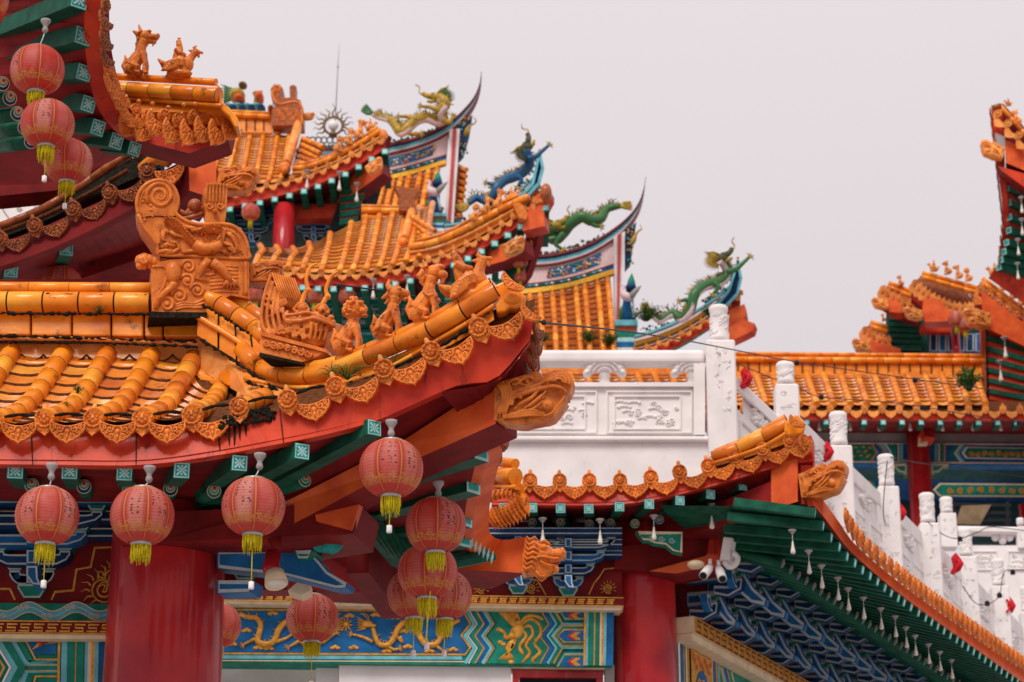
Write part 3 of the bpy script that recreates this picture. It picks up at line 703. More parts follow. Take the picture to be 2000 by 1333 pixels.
# ------------------------------------------------------------------ tufts and plants
def tuft(px, py, hpx, d, label, n=30, leafy=False, m=None, spread=.5, group=None, cat='plant'):
    b = MB(); s = S(d) * hpx; rn = random.Random(int(px * 7 + py))
    for i in range(n):
        a = rn.uniform(0, 6.28); rr = rn.uniform(.1, 1) * spread * s; z = s * rn.uniform(.45, 1.0) * (1 - .4 * rr / (spread * s + 1e-6)); x, y = rr * math.cos(a), rr * math.sin(a) * .7
        mm = m or (LF if rn.random() < .7 else LFD)
        if leafy:
            b.tube([(x * .1, y * .1, 0), (x * .6, y * .6, z * .7), (x, y, z)], s * .012, LFD, 4)
            for k in range(5):
                q = V((x, y, z)) * rn.uniform(.4, 1.05) + V((rn.uniform(-.1, .1), rn.uniform(-.1, .1), rn.uniform(-.1, .1))) * s
                t = V((rn.uniform(-1, 1), rn.uniform(-1, 1), rn.uniform(-.3, .8))).normalized() * s * rn.uniform(.09, .16); wv = t.cross(V((rn.uniform(-1, 1), rn.uniform(-1, 1), 1))).normalized() * s * .045
                b.poly([q, q + t * .5 + wv, q + t, q + t * .5 - wv], mm)
        else:
            droop = s * rn.uniform(0, .45)
            p = [V((x * .05, y * .05, 0)), V((x * .45, y * .45, z * .75)), V((x, y, z)), V((x * 1.5, y * 1.4, z - droop))]
            b.tube(spl(p, 7), [s * .022, s * .024, s * .022, s * .02, s * .016, s * .01, s * .003], mm, 4, True, .35)
    o = b.build('plant'); o.location = P(px, py, d); tag(o, label, cat, group); return o
def cc(x0, y0, k): return lambda x, y: (x0 + x / k, y0 + y / k)
# ------------------------------------------------------------------ the setting
def ground():
    b = MB(); b.grid([[V((-900 + 300 * i, -300 + 300 * j, 0)) for i in range(7)] for j in range(7)], STN)
    o = b.build('ground'); o['kind'] = 'structure'
ground()

def inset(pts, d):
    n = len(pts); ar = sum(pts[i][0] * pts[(i + 1) % n][1] - pts[(i + 1) % n][0] * pts[i][1] for i in range(n)); sg = 1 if ar > 0 else -1
    out = []
    for i in range(n):
        a, p, c = V((*pts[i - 1], 0)), V((*pts[i], 0)), V((*pts[(i + 1) % n], 0))
        t1, t2 = (p - a).normalized(), (c - p).normalized(); n1, n2 = V((-t1.y, t1.x, 0)) * sg, V((-t2.y, t2.x, 0)) * sg
        k = n1 + n2; k = k / max(k.length_squared / 2, .4); q = p + k * d; out.append((q.x, q.y))
    return out
def ply(b, pl, pts, thick, m, edge=None, ew=3.0, off=0.0, step=.004):
    """a cut board with a painted edge line; front face on the plane + off, thick metres deep"""
    q = shift(pl, off)
    b.prism([q.pt(x, y) for x, y in pts], -pl.n * thick, m)
    if edge: stroke(b, q, inset(pts, ew * .75), ew, edge, 1, step, closed=True)
def meander(b, pl, x0, x1, y0, y1, w, m, lw, slope=0.0, layer=1, step=.004):
    n = int((x1 - x0) / w)
    for i in range(n):
        a = x0 + i * w; f = lambda u, v_: (a + u * w, y0 + v_ * (y1 - y0) + slope * (a + u * w - x0))
        stroke(b, pl, [f(.05, .84), (f(.8, .84)), f(.8, .5), f(.22, .5), f(.22, .16), f(.97, .16)], lw, m, layer, step)
def dougong(th, pl, cx, yb, s, levels, gap=.05, thick=.12, name='bracket', arm=BL, beak=True, step=.004, slant=0.0):
    """a bracket cluster: s = pixel size of one step; arms widen upward and stand forward of one another"""
    b = MB(); ed = PG
    for k in range(levels):
        L = s * (1.7 + 1.25 * k); y = yb - s * 1.55 * k; off = gap * k
        for sg in (-1, 1):
            sh = lambda pts: [(cx + sg * x, y - z + slant * sg * x) for x, z in pts]
            ply(b, pl, sh([(s * .25, -.1 * s), (L * .66, -.1 * s), (L * .92, s * .25), (L + s * .1, s * .7), (L + s * .1, s * 1.05), (L - s * .8, s * 1.05), (L - s * .85, s * .8), (L - s * 1.2, s * .75), (s * .25, s * .75)]), thick, arm if k % 2 == 0 else NV, ed, s * .13, off, step)
            ply(b, pl, sh([(L - s * .85, s * 1.06), (L + s * .12, s * 1.06), (L + s * .32, s * 1.4), (L + s * .32, s * 1.66), (L - s * 1.1, s * 1.66), (L - s * 1.1, s * 1.4)]), thick * 1.3, EM, ed, s * .12, off + .02, step)
        ply(b, pl, [(cx - s * .42, y), (cx + s * .42, y), (cx + s * .42, y - s * 1.1), (cx - s * .42, y - s * 1.1)], thick * 1.2, arm, ed, s * .13, off + .05, step)
    ply(b, pl, [(cx - s * .65, yb + s * 1.15), (cx + s * .65, yb + s * 1.15), (cx + s * 1.15, yb + s * .35), (cx + s * 1.15, yb), (cx - s * 1.15, yb), (cx - s * 1.15, yb + s * .35)], thick * 1.4, EM, ed, s * .14, .03, step)
    if beak:
        o = b.build(name, th); b2 = MB(); y = yb - s * 1.2
        ply(b2, pl, [(cx - s * .45, y - s * .2), (cx + s * .45, y - s * .2), (cx + s * .5, y + s * .75), (cx + s * .75, y + s * 1.35), (cx + s * .05, y + s * 1.3), (cx - s * .45, y + s * .6)], thick * 1.1, arm, ed, s * .14, gap * levels + .10, step)
        b2.build('beak', o); return o
    return b.build(name, th)

# ================================================================== near pavilion
c1 = cc(240, 330, 3.602); c3 = cc(0, 600, 4.0); c4 = cc(0, 900, 3.078); c7 = cc(480, 440, 3.077); c8 = cc(400, 800, 2.5014)
near = thing('temple_pavilion', 'nearest temple pavilion, orange tiled corner roof on a thick red column hung with lanterns', 'pavilion', (P(325, 1100, 15.6).x, 15.6, 0))
# --- roof slope: seven runs of round tiles
def near_row(cx, cy, tx, ty, dt=15.2):
    f = lambda u: cx + (tx - cx) * u
    return spl([P(cx + 2, cy + 3, 14.0), P(f(.22), cy - 4, 14.22), P(f(.42), lerp(cy, ty, .14), 14.42), P(f(.62), lerp(cy, ty, .38), 14.72), P(f(.82), lerp(cy, ty, .70), 14.98), P(tx, ty, dt)], 14)
ROWS = [near_row(-208, 812, -84, 684), near_row(-110, 814, 24, 686), near_row(-13, 817, 126, 688), near_row(85, 815, 211, 690), near_row(182, 814, 296, 692), near_row(278, 813, 378, 700), near_row(375, 807, 446, 738, 14.9)]
tile_slope(near, ROWS, S(14) * 20.5, 0.185, seg=12, step=.30)
b = MB()      # short last run and the pale fillet tiles against the hip
b.roll(spl([P(466, 798, 13.98), P(490, 788, 14.1), P(520, 775, 14.25)], 6), S(14) * 19, G, .12, GRO, 12)
b.ribbon([P(384, 655, 15.22), P(440, 690, 15.05), P(490, 724, 14.85), P(535, 755, 14.6), P(575, 772, 14.3)], [P(372, 712, 15.2), P(440, 752, 14.95), P(490, 782, 14.6), P(530, 797, 14.35), P(560, 800, 14.2)], (0, .1, -.05), GP, GR)
b.ribbon([P(-240, 655, 15.3), P(80, 660, 15.3), P(386, 664, 15.28)], [P(-240, 705, 15.24), P(80, 706, 15.24), P(390, 716, 15.22)], (0, .2, 0), GP, GR)
for x in range(-230, 380, 42):  # scalloped mortar over the pan tiles
    b.tube(spl([P(x - 22, 693, 15.22), P(x - 12, 702, 15.2), P(x, 706, 15.2), P(x + 12, 702, 15.2), P(x + 22, 693, 15.22)], 14), .008, GRO, 5)
b.build('fillet_tiles', near)
# --- lower ridge against the wall
b = MB()
b.roll([P(-260, 588, 15.15), P(296, 592, 15.15)], S(15.15) * 21, G, .245, GR, 14, ring=1.05, gap=.16)
b.build('ridge_roll', near)
b = MB(); xs = [-250, -150, -62, 60, 140, 217, 281, 318, 390]
for x0, x1 in zip(xs, xs[1:]):
    lo, hi = 655 + (x0 / 390) * 4, 609 + (x0 / 390) * 8
    b.prism([P(x0 + 1.5, hi, 15.2), P(x1 - 1.5, hi + .6, 15.2), P(x1 - 1.5, lo, 15.17), P(x0 + 1.5, lo - .5, 15.17)], (0, .12, 0), G)
b.prism([P(-250, 600, 15.23), P(392, 612, 15.23), P(392, 668, 15.23), P(-250, 664, 15.23)], (0, .1, 0), GR)
b.build('ridge_band', near, bevel=.012, seg=2)
b = MB(); b.roll([P(-260, 560, 15.2), P(295, 563, 15.2)], S(15) * 12, G, .27, GRO, 8, .8); b.build('ridge_top', near)
b = MB(); b.roll([P(-260, 659, 15.13), P(150, 662, 15.13), P(388, 672, 15.13)], S(15) * 4.5, GP, .26, GR, 8); b.build('ridge_molding', near)
# --- hip: rear run under the chiwen, then the lower run carrying the beasts
b = MB()
b.roll(splp([(393, 577, 15.1), (440, 602, 15.05), (481, 630, 15.0), (512, 655, 14.95), (545, 690, 14.85)], 12), S(15) * 19, G, .17, GR, 14, ring=1.05, gap=.14)
b.roll(splp([(416, 560, 15.25), (451, 583, 15.2), (490, 608, 15.15), (520, 630, 15.1)], 10), S(15) * 15, G, .17, GR, 12, gap=.14)
b.build('hip_roll', near)
b = MB()      # square flank tiles of the rear hip
T0 = splp([(388, 592, 15.06), (440, 622, 15.0), (481, 650, 14.95), (520, 676, 14.88)], 30); T1 = splp([(385, 655, 15.05), (440, 690, 14.97), (490, 722, 14.88), (528, 750, 14.8)], 30)
for i0, i1 in ((0, 8), (8, 15), (15, 22), (22, 29)):
    b.ribbon([p for p in T0[i0:i1 + 1]], [p for p in T1[i0:i1 + 1]], (0.012, .05, 0), G, GR)
for i in (8, 15, 22): b.tube([T0[i] - Y * .004, lerp(T0[i], T1[i], .5) - Y * .012 + Z * .01, T1[i] - Y * .004], .006, GR, 5)
b.tube([p + (q - p) * .45 - Y * .012 for p, q in zip(T0, T1)], .022, G, 6)
b.build('hip_flank', near)
HIP = [(470, 680, 14.86), (500, 712, 14.8), (530, 727, 14.7), (577, 735, 14.55), (642, 727, 14.35), (707, 701, 14.2), (772, 674, 14.05), (837, 645, 13.9), (902, 609, 13.8), (972, 566, 13.72)]
b = MB()
b.roll(splp(HIP, 40), S(14.2) * 18, G, .235, GR, 14, ring=1.05, gap=.14); b.build('hip_roll', near)
b = MB(); b.roll(splp([(560, 719, 14.6), (630, 714, 14.40), (690, 694, 14.25), (760, 664, 14.10), (830, 632, 13.95), (895, 595, 13.85), (962, 552, 13.77)], 34), S(14.2) * 12, G, .23, GR, 10, gap=.2); b.build('hip_top', near)
b = MB()
b.ribbon(splp([(480, 728, 14.82), (560, 748, 14.6), (640, 742, 14.36), (727, 712, 14.18), (800, 682, 14.02), (880, 642, 13.88), (961, 590, 13.76)], 30), splp([(470, 772, 14.72), (560, 776, 14.55), (640, 768, 14.33), (727, 745, 14.15), (800, 714, 14.0), (880, 675, 13.86), (965, 625, 13.74)], 30), (0, .1, 0), G, GRO)
b.build('hip_flank', near)
b = MB(); b.roll(splp([(478, 739, 14.76), (555, 756, 14.55), (633, 755, 14.33), (727, 733, 14.13), (800, 698, 13.98), (857, 664, 13.88), (912, 632, 13.79), (966, 596, 13.72)], 30), S(14.2) * 5, G, .2, GR, 8); b.build('hip_molding', near)
# hip end: swelling mouth piece and two leaf tiles
b = MB()
b.prism([P(*c7(x, y), 13.70) for x, y in ((1470, 370), (1560, 330), (1640, 380), (1685, 430), (1680, 480), (1620, 500), (1590, 490), (1560, 520), (1510, 525), (1500, 480), (1520, 450), (1490, 420))], (0, .24, .0), G)
b.ell(P(*c7(1600, 440), 13.7), (.055, .03, .04), G)
b.build('hip_end', near, bevel=.02, seg=3)
for (x, y, rz, s) in ((1600, 345, -.62, .215), (1710, 530, -.62, .2)):
    p = P(*c7(x, y), 13.62); inst('drip_tile', PLATE, near, M.Translation(p) @ M.Rotation(.25, 4, 'Z') @ M.Rotation(-rz, 4, 'Y') @ M.Rotation(-.45, 4, 'X') @ M.Scale(s * 1.0, 4))
# --- tile ends along the front and up to the corner
caps = [P(*q) for q in ((-208, 818, 14.0), (-110, 820, 14.0), (-13, 822, 14.0), (87, 818, 14.0), (182, 818, 14.0), (278, 818, 14.0), (375, 811, 14.0), (467, 794, 13.97), (562, 780, 13.92), (655, 755, 13.87), (750, 721, 13.82), (842, 686, 13.77), (935, 640, 13.70))]
plates = [P(*q) for q in ((-160, 838, 13.98), (-61, 838, 13.98), (36, 838, 13.98), (131, 838, 13.98), (229, 838, 13.98), (326, 838, 13.98), (414, 832, 13.98), (612, 795, 13.9), (708, 760, 13.84), (800, 724, 13.79), (893, 684, 13.73), (990, 637, 13.66))]
eave_row(near, caps, S(14) * 97, plate_pts=plates)
# --- fascia, soffit
FT = splp([(-240, 836, 14.1), (100, 836, 14.1), (300, 836, 14.1), (420, 826, 14.06), (520, 806, 14.0), (612, 788, 13.96), (708, 755, 13.91), (800, 718, 13.86), (893, 678, 13.8), (990, 636, 13.74), (1042, 618, 13.69)], 46)
FB = splp([(-240, 904, 14.04), (100, 908, 14.04), (280, 908, 14.04), (420, 890, 14.0), (520, 872, 13.96), (640, 848, 13.93), (735, 822, 13.9), (805, 791, 13.87), (896, 752, 13.83), (967, 740, 13.79), (1035, 664, 13.70)], 46)
b = MB(); b.ribbon(FT, FB, (0, .09, 0), RF); b.build('fascia', near)
b = MB()      # boarding under the tiles
b.grid([[p + Y * .02 for p in FT], splp([(-240, 815, 14.35), (200, 800, 14.5), (360, 800, 14.5), (450, 780, 14.5), (540, 770, 14.5), (640, 752, 14.35), (727, 725, 14.25), (800, 694, 14.1), (880, 655, 13.97), (965, 605, 13.85), (1045, 585, 13.8)], 46)], GRO, smooth=False)
b.grid([[p + Y * .30 - Z * .02 for p in splp([(-240, 800, 14.3), (200, 790, 14.4), (480, 785, 14.4)], 12)], [p - Z * .03 for p in splp([(-240, 680, 15.3), (200, 685, 15.3), (480, 720, 15.1)], 12)]], GRO)
b.grid([splp([(860, 766, 13.86), (967, 742, 13.8), (1035, 668, 13.72), (1050, 640, 13.72)], 12), splp([(930, 850, 14.4), (960, 800, 14.2), (1000, 720, 14.0), (1036, 668, 13.8)], 12)], MR, smooth=False)
b.build('eave_board', near)
for i_ in (10, 17, 27): b = MB(); b.tube([FT[i_] - Y * .003, lerp(FT[i_], FB[i_], .5) - Y * .002, FB[i_] - Y * .003], [.004, .006, .003], GRO, 5); b.build('board_joint', near)
b = MB()      # grimy patch where rain pours off beside the hip
rn = random.Random(3)
for i in range(70):
    x = rn.uniform(432, 538); y = 826 - (x - 432) * .16 + rn.uniform(-14, 10); b.ell(P(x, y, 13.98), (rn.uniform(.008, .03), .015, rn.uniform(.008, .018)), GR, seg=6, rings=4)
for x, l in ((440, 18), (447, 36), (458, 52), (468, 30), (480, 24), (495, 34), (507, 20), (428, 44), (520, 16)):
    y = 838 - (x - 432) * .16; b.tube([P(x, y - 6, 14.015), P(x, y + l * .6, 14.0), P(x + 1, y + l, 13.995)], [.010, .006, .001], GR, 5)
b.build('grime_patch', near)
b = MB()
inn = splp([(-240, 985, 15.7), (100, 988, 15.7), (260, 990, 15.7), (330, 990, 15.65), (380, 992, 15.6), (420, 994, 15.55), (470, 996, 15.5), (520, 990, 15.4), (600, 960, 15.0), (760, 890, 14.5), (920, 800, 14.25), (1000, 740, 14.1)], 46)
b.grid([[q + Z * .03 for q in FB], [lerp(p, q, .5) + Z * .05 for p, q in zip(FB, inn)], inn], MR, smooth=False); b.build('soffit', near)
ends = [(-180, 920, 14.12), (-77, 920, 14.12), (30, 920, 14.12), (136, 921, 14.12), (243, 924, 14.12), (355, 919, 14.08), (468, 905, 14.03), (590, 882, 13.97), (731, 836, 13.9)]
inns = [(-150, 948, 15.6), (-50, 948, 15.6), (50, 948, 15.6), (152, 949, 15.6), (252, 952, 15.6), (322, 954, 15.55), (380, 965, 15.5), (395, 985, 15.45), (440, 990, 15.4)]
for e_, i_ in zip(ends, inns): rafter(near, P(*e_), P(*i_), S(14.05) * 31)
for (x, y), (x2, y2) in zip(((62, 948), (164, 951), (253, 954), (333, 956), (418, 960), (595, 938)), ((72, 965), (172, 966), (258, 968), (330, 970), (385, 978), (450, 990))):
    round_rafter(near, P(x, y, 14.75), P(x2, y2, 15.6), S(14.75) * 14.5, NV if x in (164, 333) else EM)
# --- corner dragon beam
b = MB()
A = [(520, 1000, 15.2), (770, 872, 14.34), (968, 744, 13.98)]; Bm = [(520, 1052, 15.2), (800, 903, 14.3), (968, 828, 13.96)]
b.ribbon([P(*q) for q in A], [P(*q) for q in Bm], (.13, .30, 0), OB, MR); b.build('corner_beam', near)
inst('dragon_head_ornament', HEADL, near, M.Translation(P(968, 777, 13.94) + V((.0, .09, 0))) @ M.Rotation(-.12, 4, 'Z') @ M.Scale(S(13.9) * 111, 4))
# --- side eave running back to the far corner
SA = [(1012, 800, 14.1), (972, 860, 14.5), (950, 930, 15.2), (938, 1000, 16.0), (946, 1046, 16.8), (1005, 1058, 17.4)]
SB = [(975, 800, 14.05), (940, 868, 14.45), (922, 935, 15.1), (908, 1008, 15.9), (914, 1074, 16.7), (960, 1088, 17.3)]
b = MB(); b.ribbon(splp(SA, 30), splp(SB, 30), (.06, .03, 0), RF, OB); b.build('fascia', near)
for (x, y, d, s) in ((1052, 648, 13.84, .2), (1049, 676, 13.92, .2), (1043, 702, 14.0, .2), (1033, 726, 14.1, .19), (1020, 748, 14.25, .18), (985, 862, 14.6, .17), (972, 892, 15.0, .17)):
    inst('drip_tile', PLATED, near, M.Translation(P(x, y, d)) @ M.Rotation(1.25, 4, 'Z') @ M.Scale(s * 1.3, 4))
b = MB(); b.prism([P(x, y, 14.14) for x, y in ((968, 742), (990, 738), (1034, 668), (1046, 640), (1050, 690), (1032, 742), (1010, 800), (968, 800))], (.02, .3, 0), MR); b.build('inner_board', near)
b = MB(); b.prism([P(x, y, 15.95) for x, y in ((440, 925), (650, 925), (720, 985), (700, 1010), (440, 1000))], (0, .1, 0), MR); b.build('inner_board', near)
b = MB()
b.grid([splp([(q[0], q[1], q[2]) for q in SB], 20), splp([(800, 860, 14.5), (760, 910, 14.9), (720, 960, 15.3), (690, 1010, 15.8), (720, 1060, 16.6), (790, 1110, 17.4), (860, 1130, 18.0)], 20)], MR, smooth=False); b.build('soffit', near)
for e_, i_ in (((940, 880, 14.55), (690, 960, 15.3)), ((925, 945, 15.2), (700, 1005, 15.9)), ((912, 1010, 15.95), (720, 1040, 16.4)), ((908, 1050, 16.4), (760, 1075, 17.0))):
    rafter(near, P(*e_), P(*i_), .13, False, TLL, TL)
b = MB()      # the fan of rafters under the far corner
for k in range(7):
    b.bar(P(692 + 14 * k, 1006 + 3 * k, 15.4 + .15 * k), P(772 + 8 * k, 1100 + 3 * k, 16.6), .05, .05, GN); b.bar(P(772 + 8 * k, 1100 + 3 * k, 16.6), P(905 + 10 * k, 1046 + 7 * k, 16.9), .05, .05, GN)
for k in range(6): b.poly([P(918 + 8 * k, 1060 + 6 * k, 16.3), P(924 + 8 * k, 1050 + 5 * k, 16.3), P(924 + 8 * k, 1066 + 5 * k, 16.3), P(919 + 8 * k, 1074 + 6 * k, 16.3)], TLL)
b.build('rafter_fan', near)
b = MB()      # far corner: ridge stub and its fringe
b.roll([P(950, 900, 17.2), P(1007, 906, 16.9)], S(17) * 10, G, .16, GR, 10); b.roll([P(952, 930, 17.15), P(1007, 931, 16.85)], S(17) * 17, G, .2, GR, 12); b.roll([P(956, 951, 17.1), P(1009, 952, 16.8)], S(17) * 5, G, .2, GR, 8)
b.prism([P(1000, 925, 16.9), P(1012, 930, 16.85), P(1028, 968, 16.8), (P(1024, 985, 16.8)), P(1006, 955, 16.9)], (0, .1, 0), G); b.build('hip_roll', near)
for k in range(8):
    u = k / 7; p = P(952 + 60 * u, 982 - 12 * math.sin(u * 2.2), 16.95 - .1 * u)
    inst('tile_cap', CAP, near, M.Translation(p + Z * .03) @ M.Rotation(.75, 4, 'Z') @ M.Rotation(.5, 4, 'Y') @ M.Scale(.15, 4))
for k in range(10):      # long leaf tiles of the far corner, tips fanning down and out
    u = k / 9; inst('drip_tile', PLATE, near, M.Translation(P(958 + 66 * u, 1006 - 26 * u * u, 16.92 - .1 * u)) @ M.Rotation(-.34, 4, 'Y') @ M.Rotation(.5, 4, 'Z') @ M.Diagonal((.11, .22, .36, 1)))
b = MB(); b.ribbon([P(886, 1072, 17.2), P(1027, 1049, 17.0)], [P(892, 1112, 17.2), P(1027, 1120, 17.0)], (-.25, .5, 0), OB, MR); b.build('corner_beam', near)
inst('dragon_head_ornament', HEADB, near, M.Translation(P(1024, 1090, 17.0)) @ M.Rotation(-.1, 4, 'Z') @ M.Rotation(.12, 4, 'Y') @ M.Scale(S(17) * 74, 4))
# --- column and its lintel
b = MB(); c0 = P(328, 1100, 15.75); r0 = S(15.75) * 109
b.lathe([(r0 * 1.10, -c0.z), (r0 * 1.08, -3.0), (r0 * 1.0, 0), (r0 * .985, .45), (r0 * .97, 1.6)], c0, CR, 48); b.build('column', near)
b = MB()
b.prism([P(300, 1000, 15.3), P(560, 992, 15.1), P(640, 968, 14.95), P(702, 985, 14.9), P(690, 1042, 14.9), P(560, 1062, 15.1), P(300, 1060, 15.3)], (.1, .5, 0), MR)
b.prism([P(608, 972, 14.93), P(702, 986, 14.88), P(686, 1036, 14.88), P(618, 1018, 14.93)], (.02, .06, 0), OB); b.build('lintel', near)
b = MB(); b.prism([P(228, 1000, 15.33), P(430, 1000, 15.33), P(430, 1062, 15.36), P(228, 1062, 15.36)], (0, .35, 0), MR); b.build('column_collar', near, bevel=.03)
# --- painted frieze left of the column (the wall plane of this pavilion)
PN = Plane(P(0, 1180, 16.0), -Y)
b = MB(); b.prism([PN.pt(-260, 950), PN.pt(560, 950), PN.pt(560, 1152), PN.pt(330, 1152), PN.pt(330, 1190), PN.pt(-260, 1190)], (0, .2, 0), MATS['maroon'])
for dx in (0,):          # flames and swirls painted in gold on the maroon board
    for cx, cy, r in ((202, 1152, 26), (222, 1128, 20), (-30, 1150, 24)):
        stroke(b, PN, spiral(cx, cy, r, 2.2, 1.0, 26), 3.2, GD, 1)
        for k in range(7):
            a = 2.2 + k * .42; stroke(b, PN, [(cx + r * math.cos(a), cy + r * math.sin(a)), (cx + r * 1.3 * math.cos(a + .12), cy + r * 1.3 * math.sin(a + .12)), (cx + r * 1.75 * math.cos(a), cy + r * 1.75 * math.sin(a))], 4, GD, 1, taper=True)
    stroke(b, PN, [c4(x, y) for x, y in ((690, 520), (570, 525), (545, 640), (460, 655), (440, 780), (330, 790), (310, 838))], 4, GD, 1)
    stroke(b, PN, [c4(x, y) for x, y in ((-40, 770), (60, 772), (90, 838))], 4, GD, 1)
b.build('painted_board', near)
b = MB()
for y0, y1, off, m, e_ in ((962, 984, .42, NV, CY), (996, 1018, .30, NV, PG), (1030, 1050, .2, NV, PG)):
    q = Plane(PN.p0 + PN.n * off, PN.n); b.prism([q.pt(-240, y0), q.pt(560, y0), q.pt(560, y1), q.pt(-240, y1)], (0, .14, 0), m)
    stroke(b, q, [(-240, y1 - 3), (560, y1 - 3)], 3.5, e_, 1); stroke(b, q, [(-240, y0 + 3), (560, y0 + 3)], 2.5, CM, 1)
b.build('tie_beam', near)
dougong(near, PN, 62, 1140, 25, 4, .12, .14)
dougong(near, PN, -150, 1140, 25, 4, .12, .14)
dougong(near, PN, 478, 1105, 24, 3, .12, .14)
# blue pointed bracket arms right of the column
b = MB(); q = Plane(P(520, 1100, 15.4), V((-.25, -1, 0)))
ply(b, q, [c8(*p) for p in ((60, 690), (500, 680), (560, 740), (600, 790), (700, 850), (690, 872), (640, 876), (400, 815), (60, 775))], .16, BL, PG, 5)
ply(b, q, [c8(*p) for p in ((60, 835), (235, 835), (222, 892), (60, 897))], .2, BL, PG, 5, .06)
ply(b, q, [c8(*p) for p in ((450, 612), (520, 612), (524, 690), (445, 690))], .2, BL, PG, 4, .05)
ply(b, q, [c8(*p) for p in ((435, 690), (530, 690), (505, 730), (455, 730))], .22, EM, PG, 4, .07)
ply(b, q, [c8(*p) for p in ((-20, 560), (400, 560), (430, 600), (-20, 660))], .16, NV, PG, 4, -.05)
b.build('bracket_arm', near)
b = MB(); q2 = lambda x, y, d: P(*c8(x, y), d)      # carved green fish-dragon tucked under the eave
b.tube(spl([q2(520, 610, 15.3), q2(570, 640, 15.25), q2(620, 640, 15.2), q2(665, 625, 15.2)], 10), [.08, .11, .09, .08, .08, .07, .07, .06, .04, .03], TL, 8); b.tube(spl([q2(590, 660, 15.2), q2(630, 672, 15.2), q2(675, 650, 15.2)], 6), [.06, .05, .05, .04, .03, .02], TL, 8)
for k in range(5): b.tube([q2(560 + 22 * k, 610, 15.25), q2(570 + 22 * k, 590, 15.25)], [.03, .005], EM, 5)
b.ell(q2(620, 622, 15.12), .02, WP, seg=8, rings=6); b.build('carved_bracket_head', near)
b = MB(); b.prism([P(560, 1040, 17.0), P(840, 1110, 17.6), P(760, 1160, 17.6), P(560, 1150, 17.0)], (.1, .4, 0), MR); b.bar(P(700, 1080, 16.4), P(770, 1170, 17.4), .16, .3, MR); b.build('inner_beam', near)
# wave band, fret, painted beam
b = MB(); q = Plane(PN.p0 + PN.n * .06, PN.n)
b.prism([q.pt(-240, 1176), q.pt(226, 1180), q.pt(226, 1214), q.pt(-240, 1212)], (0, .1, 0), EM)
wv = [(x, 1195 + 9 * math.sin((x + 12) * 2 * math.pi / 92)) for x in range(-240, 226, 6)]
stroke(b, q, wv, 19, CY, 1); stroke(b, q, [(x, y - 10) for x, y in wv], 2, CM, 2); stroke(b, q, [(x, y + 10) for x, y in wv], 2, CM, 2); stroke(b, q, wv, 1.6, TLL, 2)
for k in range(-3, 3):
    for x, y in ((k * 92 + 40, 1186), (k * 92 + 86, 1204)):
        stroke(b, q, spiral(x, y, 7, 1.4, 0, 12), 1.8, CM, 2); stroke(b, q, spiral(x + 12, y, 5.5, 1.4, 3, 12), 1.8, CM, 2)
b.build('wave_band', near)
b = MB(); q = Plane(PN.p0 + PN.n * .22, PN.n)
b.prism([q.pt(-240, 1209), q.pt(229, 1213), q.pt(229, 1240), q.pt(-240, 1236)], (0, .25, 0), MR, CM)
b.prism([q.pt(-240, 1236.5, -.02), q.pt(226, 1240.5, -.02), q.pt(222, 1249, -.02), q.pt(-240, 1245, -.02)], (0, .2, 0), CM)
meander(b, q, -230, 226, 1214, 1233, 26.5, GD, 2.6, .009); stroke(b, q, [(-240, 1211), (229, 1215)], 2.4, GD, 1); stroke(b, q, [(-240, 1234), (229, 1238)], 2.4, GD, 1)
b.build('fret_moulding', near)
b = MB(); q = Plane(PN.p0 + PN.n * .08, PN.n)
b.prism([q.pt(-260, 1244), q.pt(212, 1248), q.pt(206, 1420), q.pt(-260, 1420)], (0, .3, 0), EM)
def chev(off, wd, m, lay):
    stroke(b, q, [(24 + off, 1244), (52 + off * .8, 1294 - off * .25), (112, 1294 - off * .25)], wd, m, lay)
    stroke(b, q, [(112, 1316 + off * .25), (52 + off * .8, 1316 + off * .25), (26 + off, 1400)], wd, m, lay)
for off, wd, m in ((-22, 3, GD), (-12, 4, WP), (-3, 9, CY), (10, 10, EM), (22, 3.4, GD)): chev(off, wd, m, 1 + (off > -5) + (off > 15))
paint(b, q, [c4(*p) for p in ((150, 1066), (340, 1066), (340, 1165), (205, 1165))], BL, 5)
for k in range(6): stroke(b, q, [c4(*p) for p in ((345, 1070 + 3 * k), (290 - 12 * k, 1082 + 4 * k), (250 - 12 * k, 1108 + 6 * k))], 6, GD, 6, taper=True)
paint(b, q, [c4(*p) for p in ((228, 1080), (265, 1080), (246, 1118))], RD, 7)
for off, wd, m in ((-40, 4, WP), (-31, 10, CY), (-17, 13, EM), (-52, 4, GD)): stroke(b, q, [(24 + off, 1246), (60 + off, 1304), (24 + off, 1375)], wd, m, 4)
for x, wd, m in ((115.5, 5, GD), (126, 11, CY), (139.5, 16, EM), (148, 2.4, GD), (157, 15, EM), (169, 6, CY), (175.5, 7, CM), (182, 6, GD), (190, 10, CY), (201, 16, BL)): stroke(b, q, [(x, 1248.5), (x - 3, 1410)], wd, m, 8)
b.build('painted_beam', near)
b = MB(); b.prism([PN.pt(-260, 1400), PN.pt(215, 1400), PN.pt(215, 1480), PN.pt(-260, 1480)], (0, .3, 0), WP); b.build('wall', near)
# back wall of the pavilion in shade
b = MB(); b.bar(P(-250, 640, 18.0), P(430, 640, 18.0), .3, .7, MR); b.build('upper_wall', near)

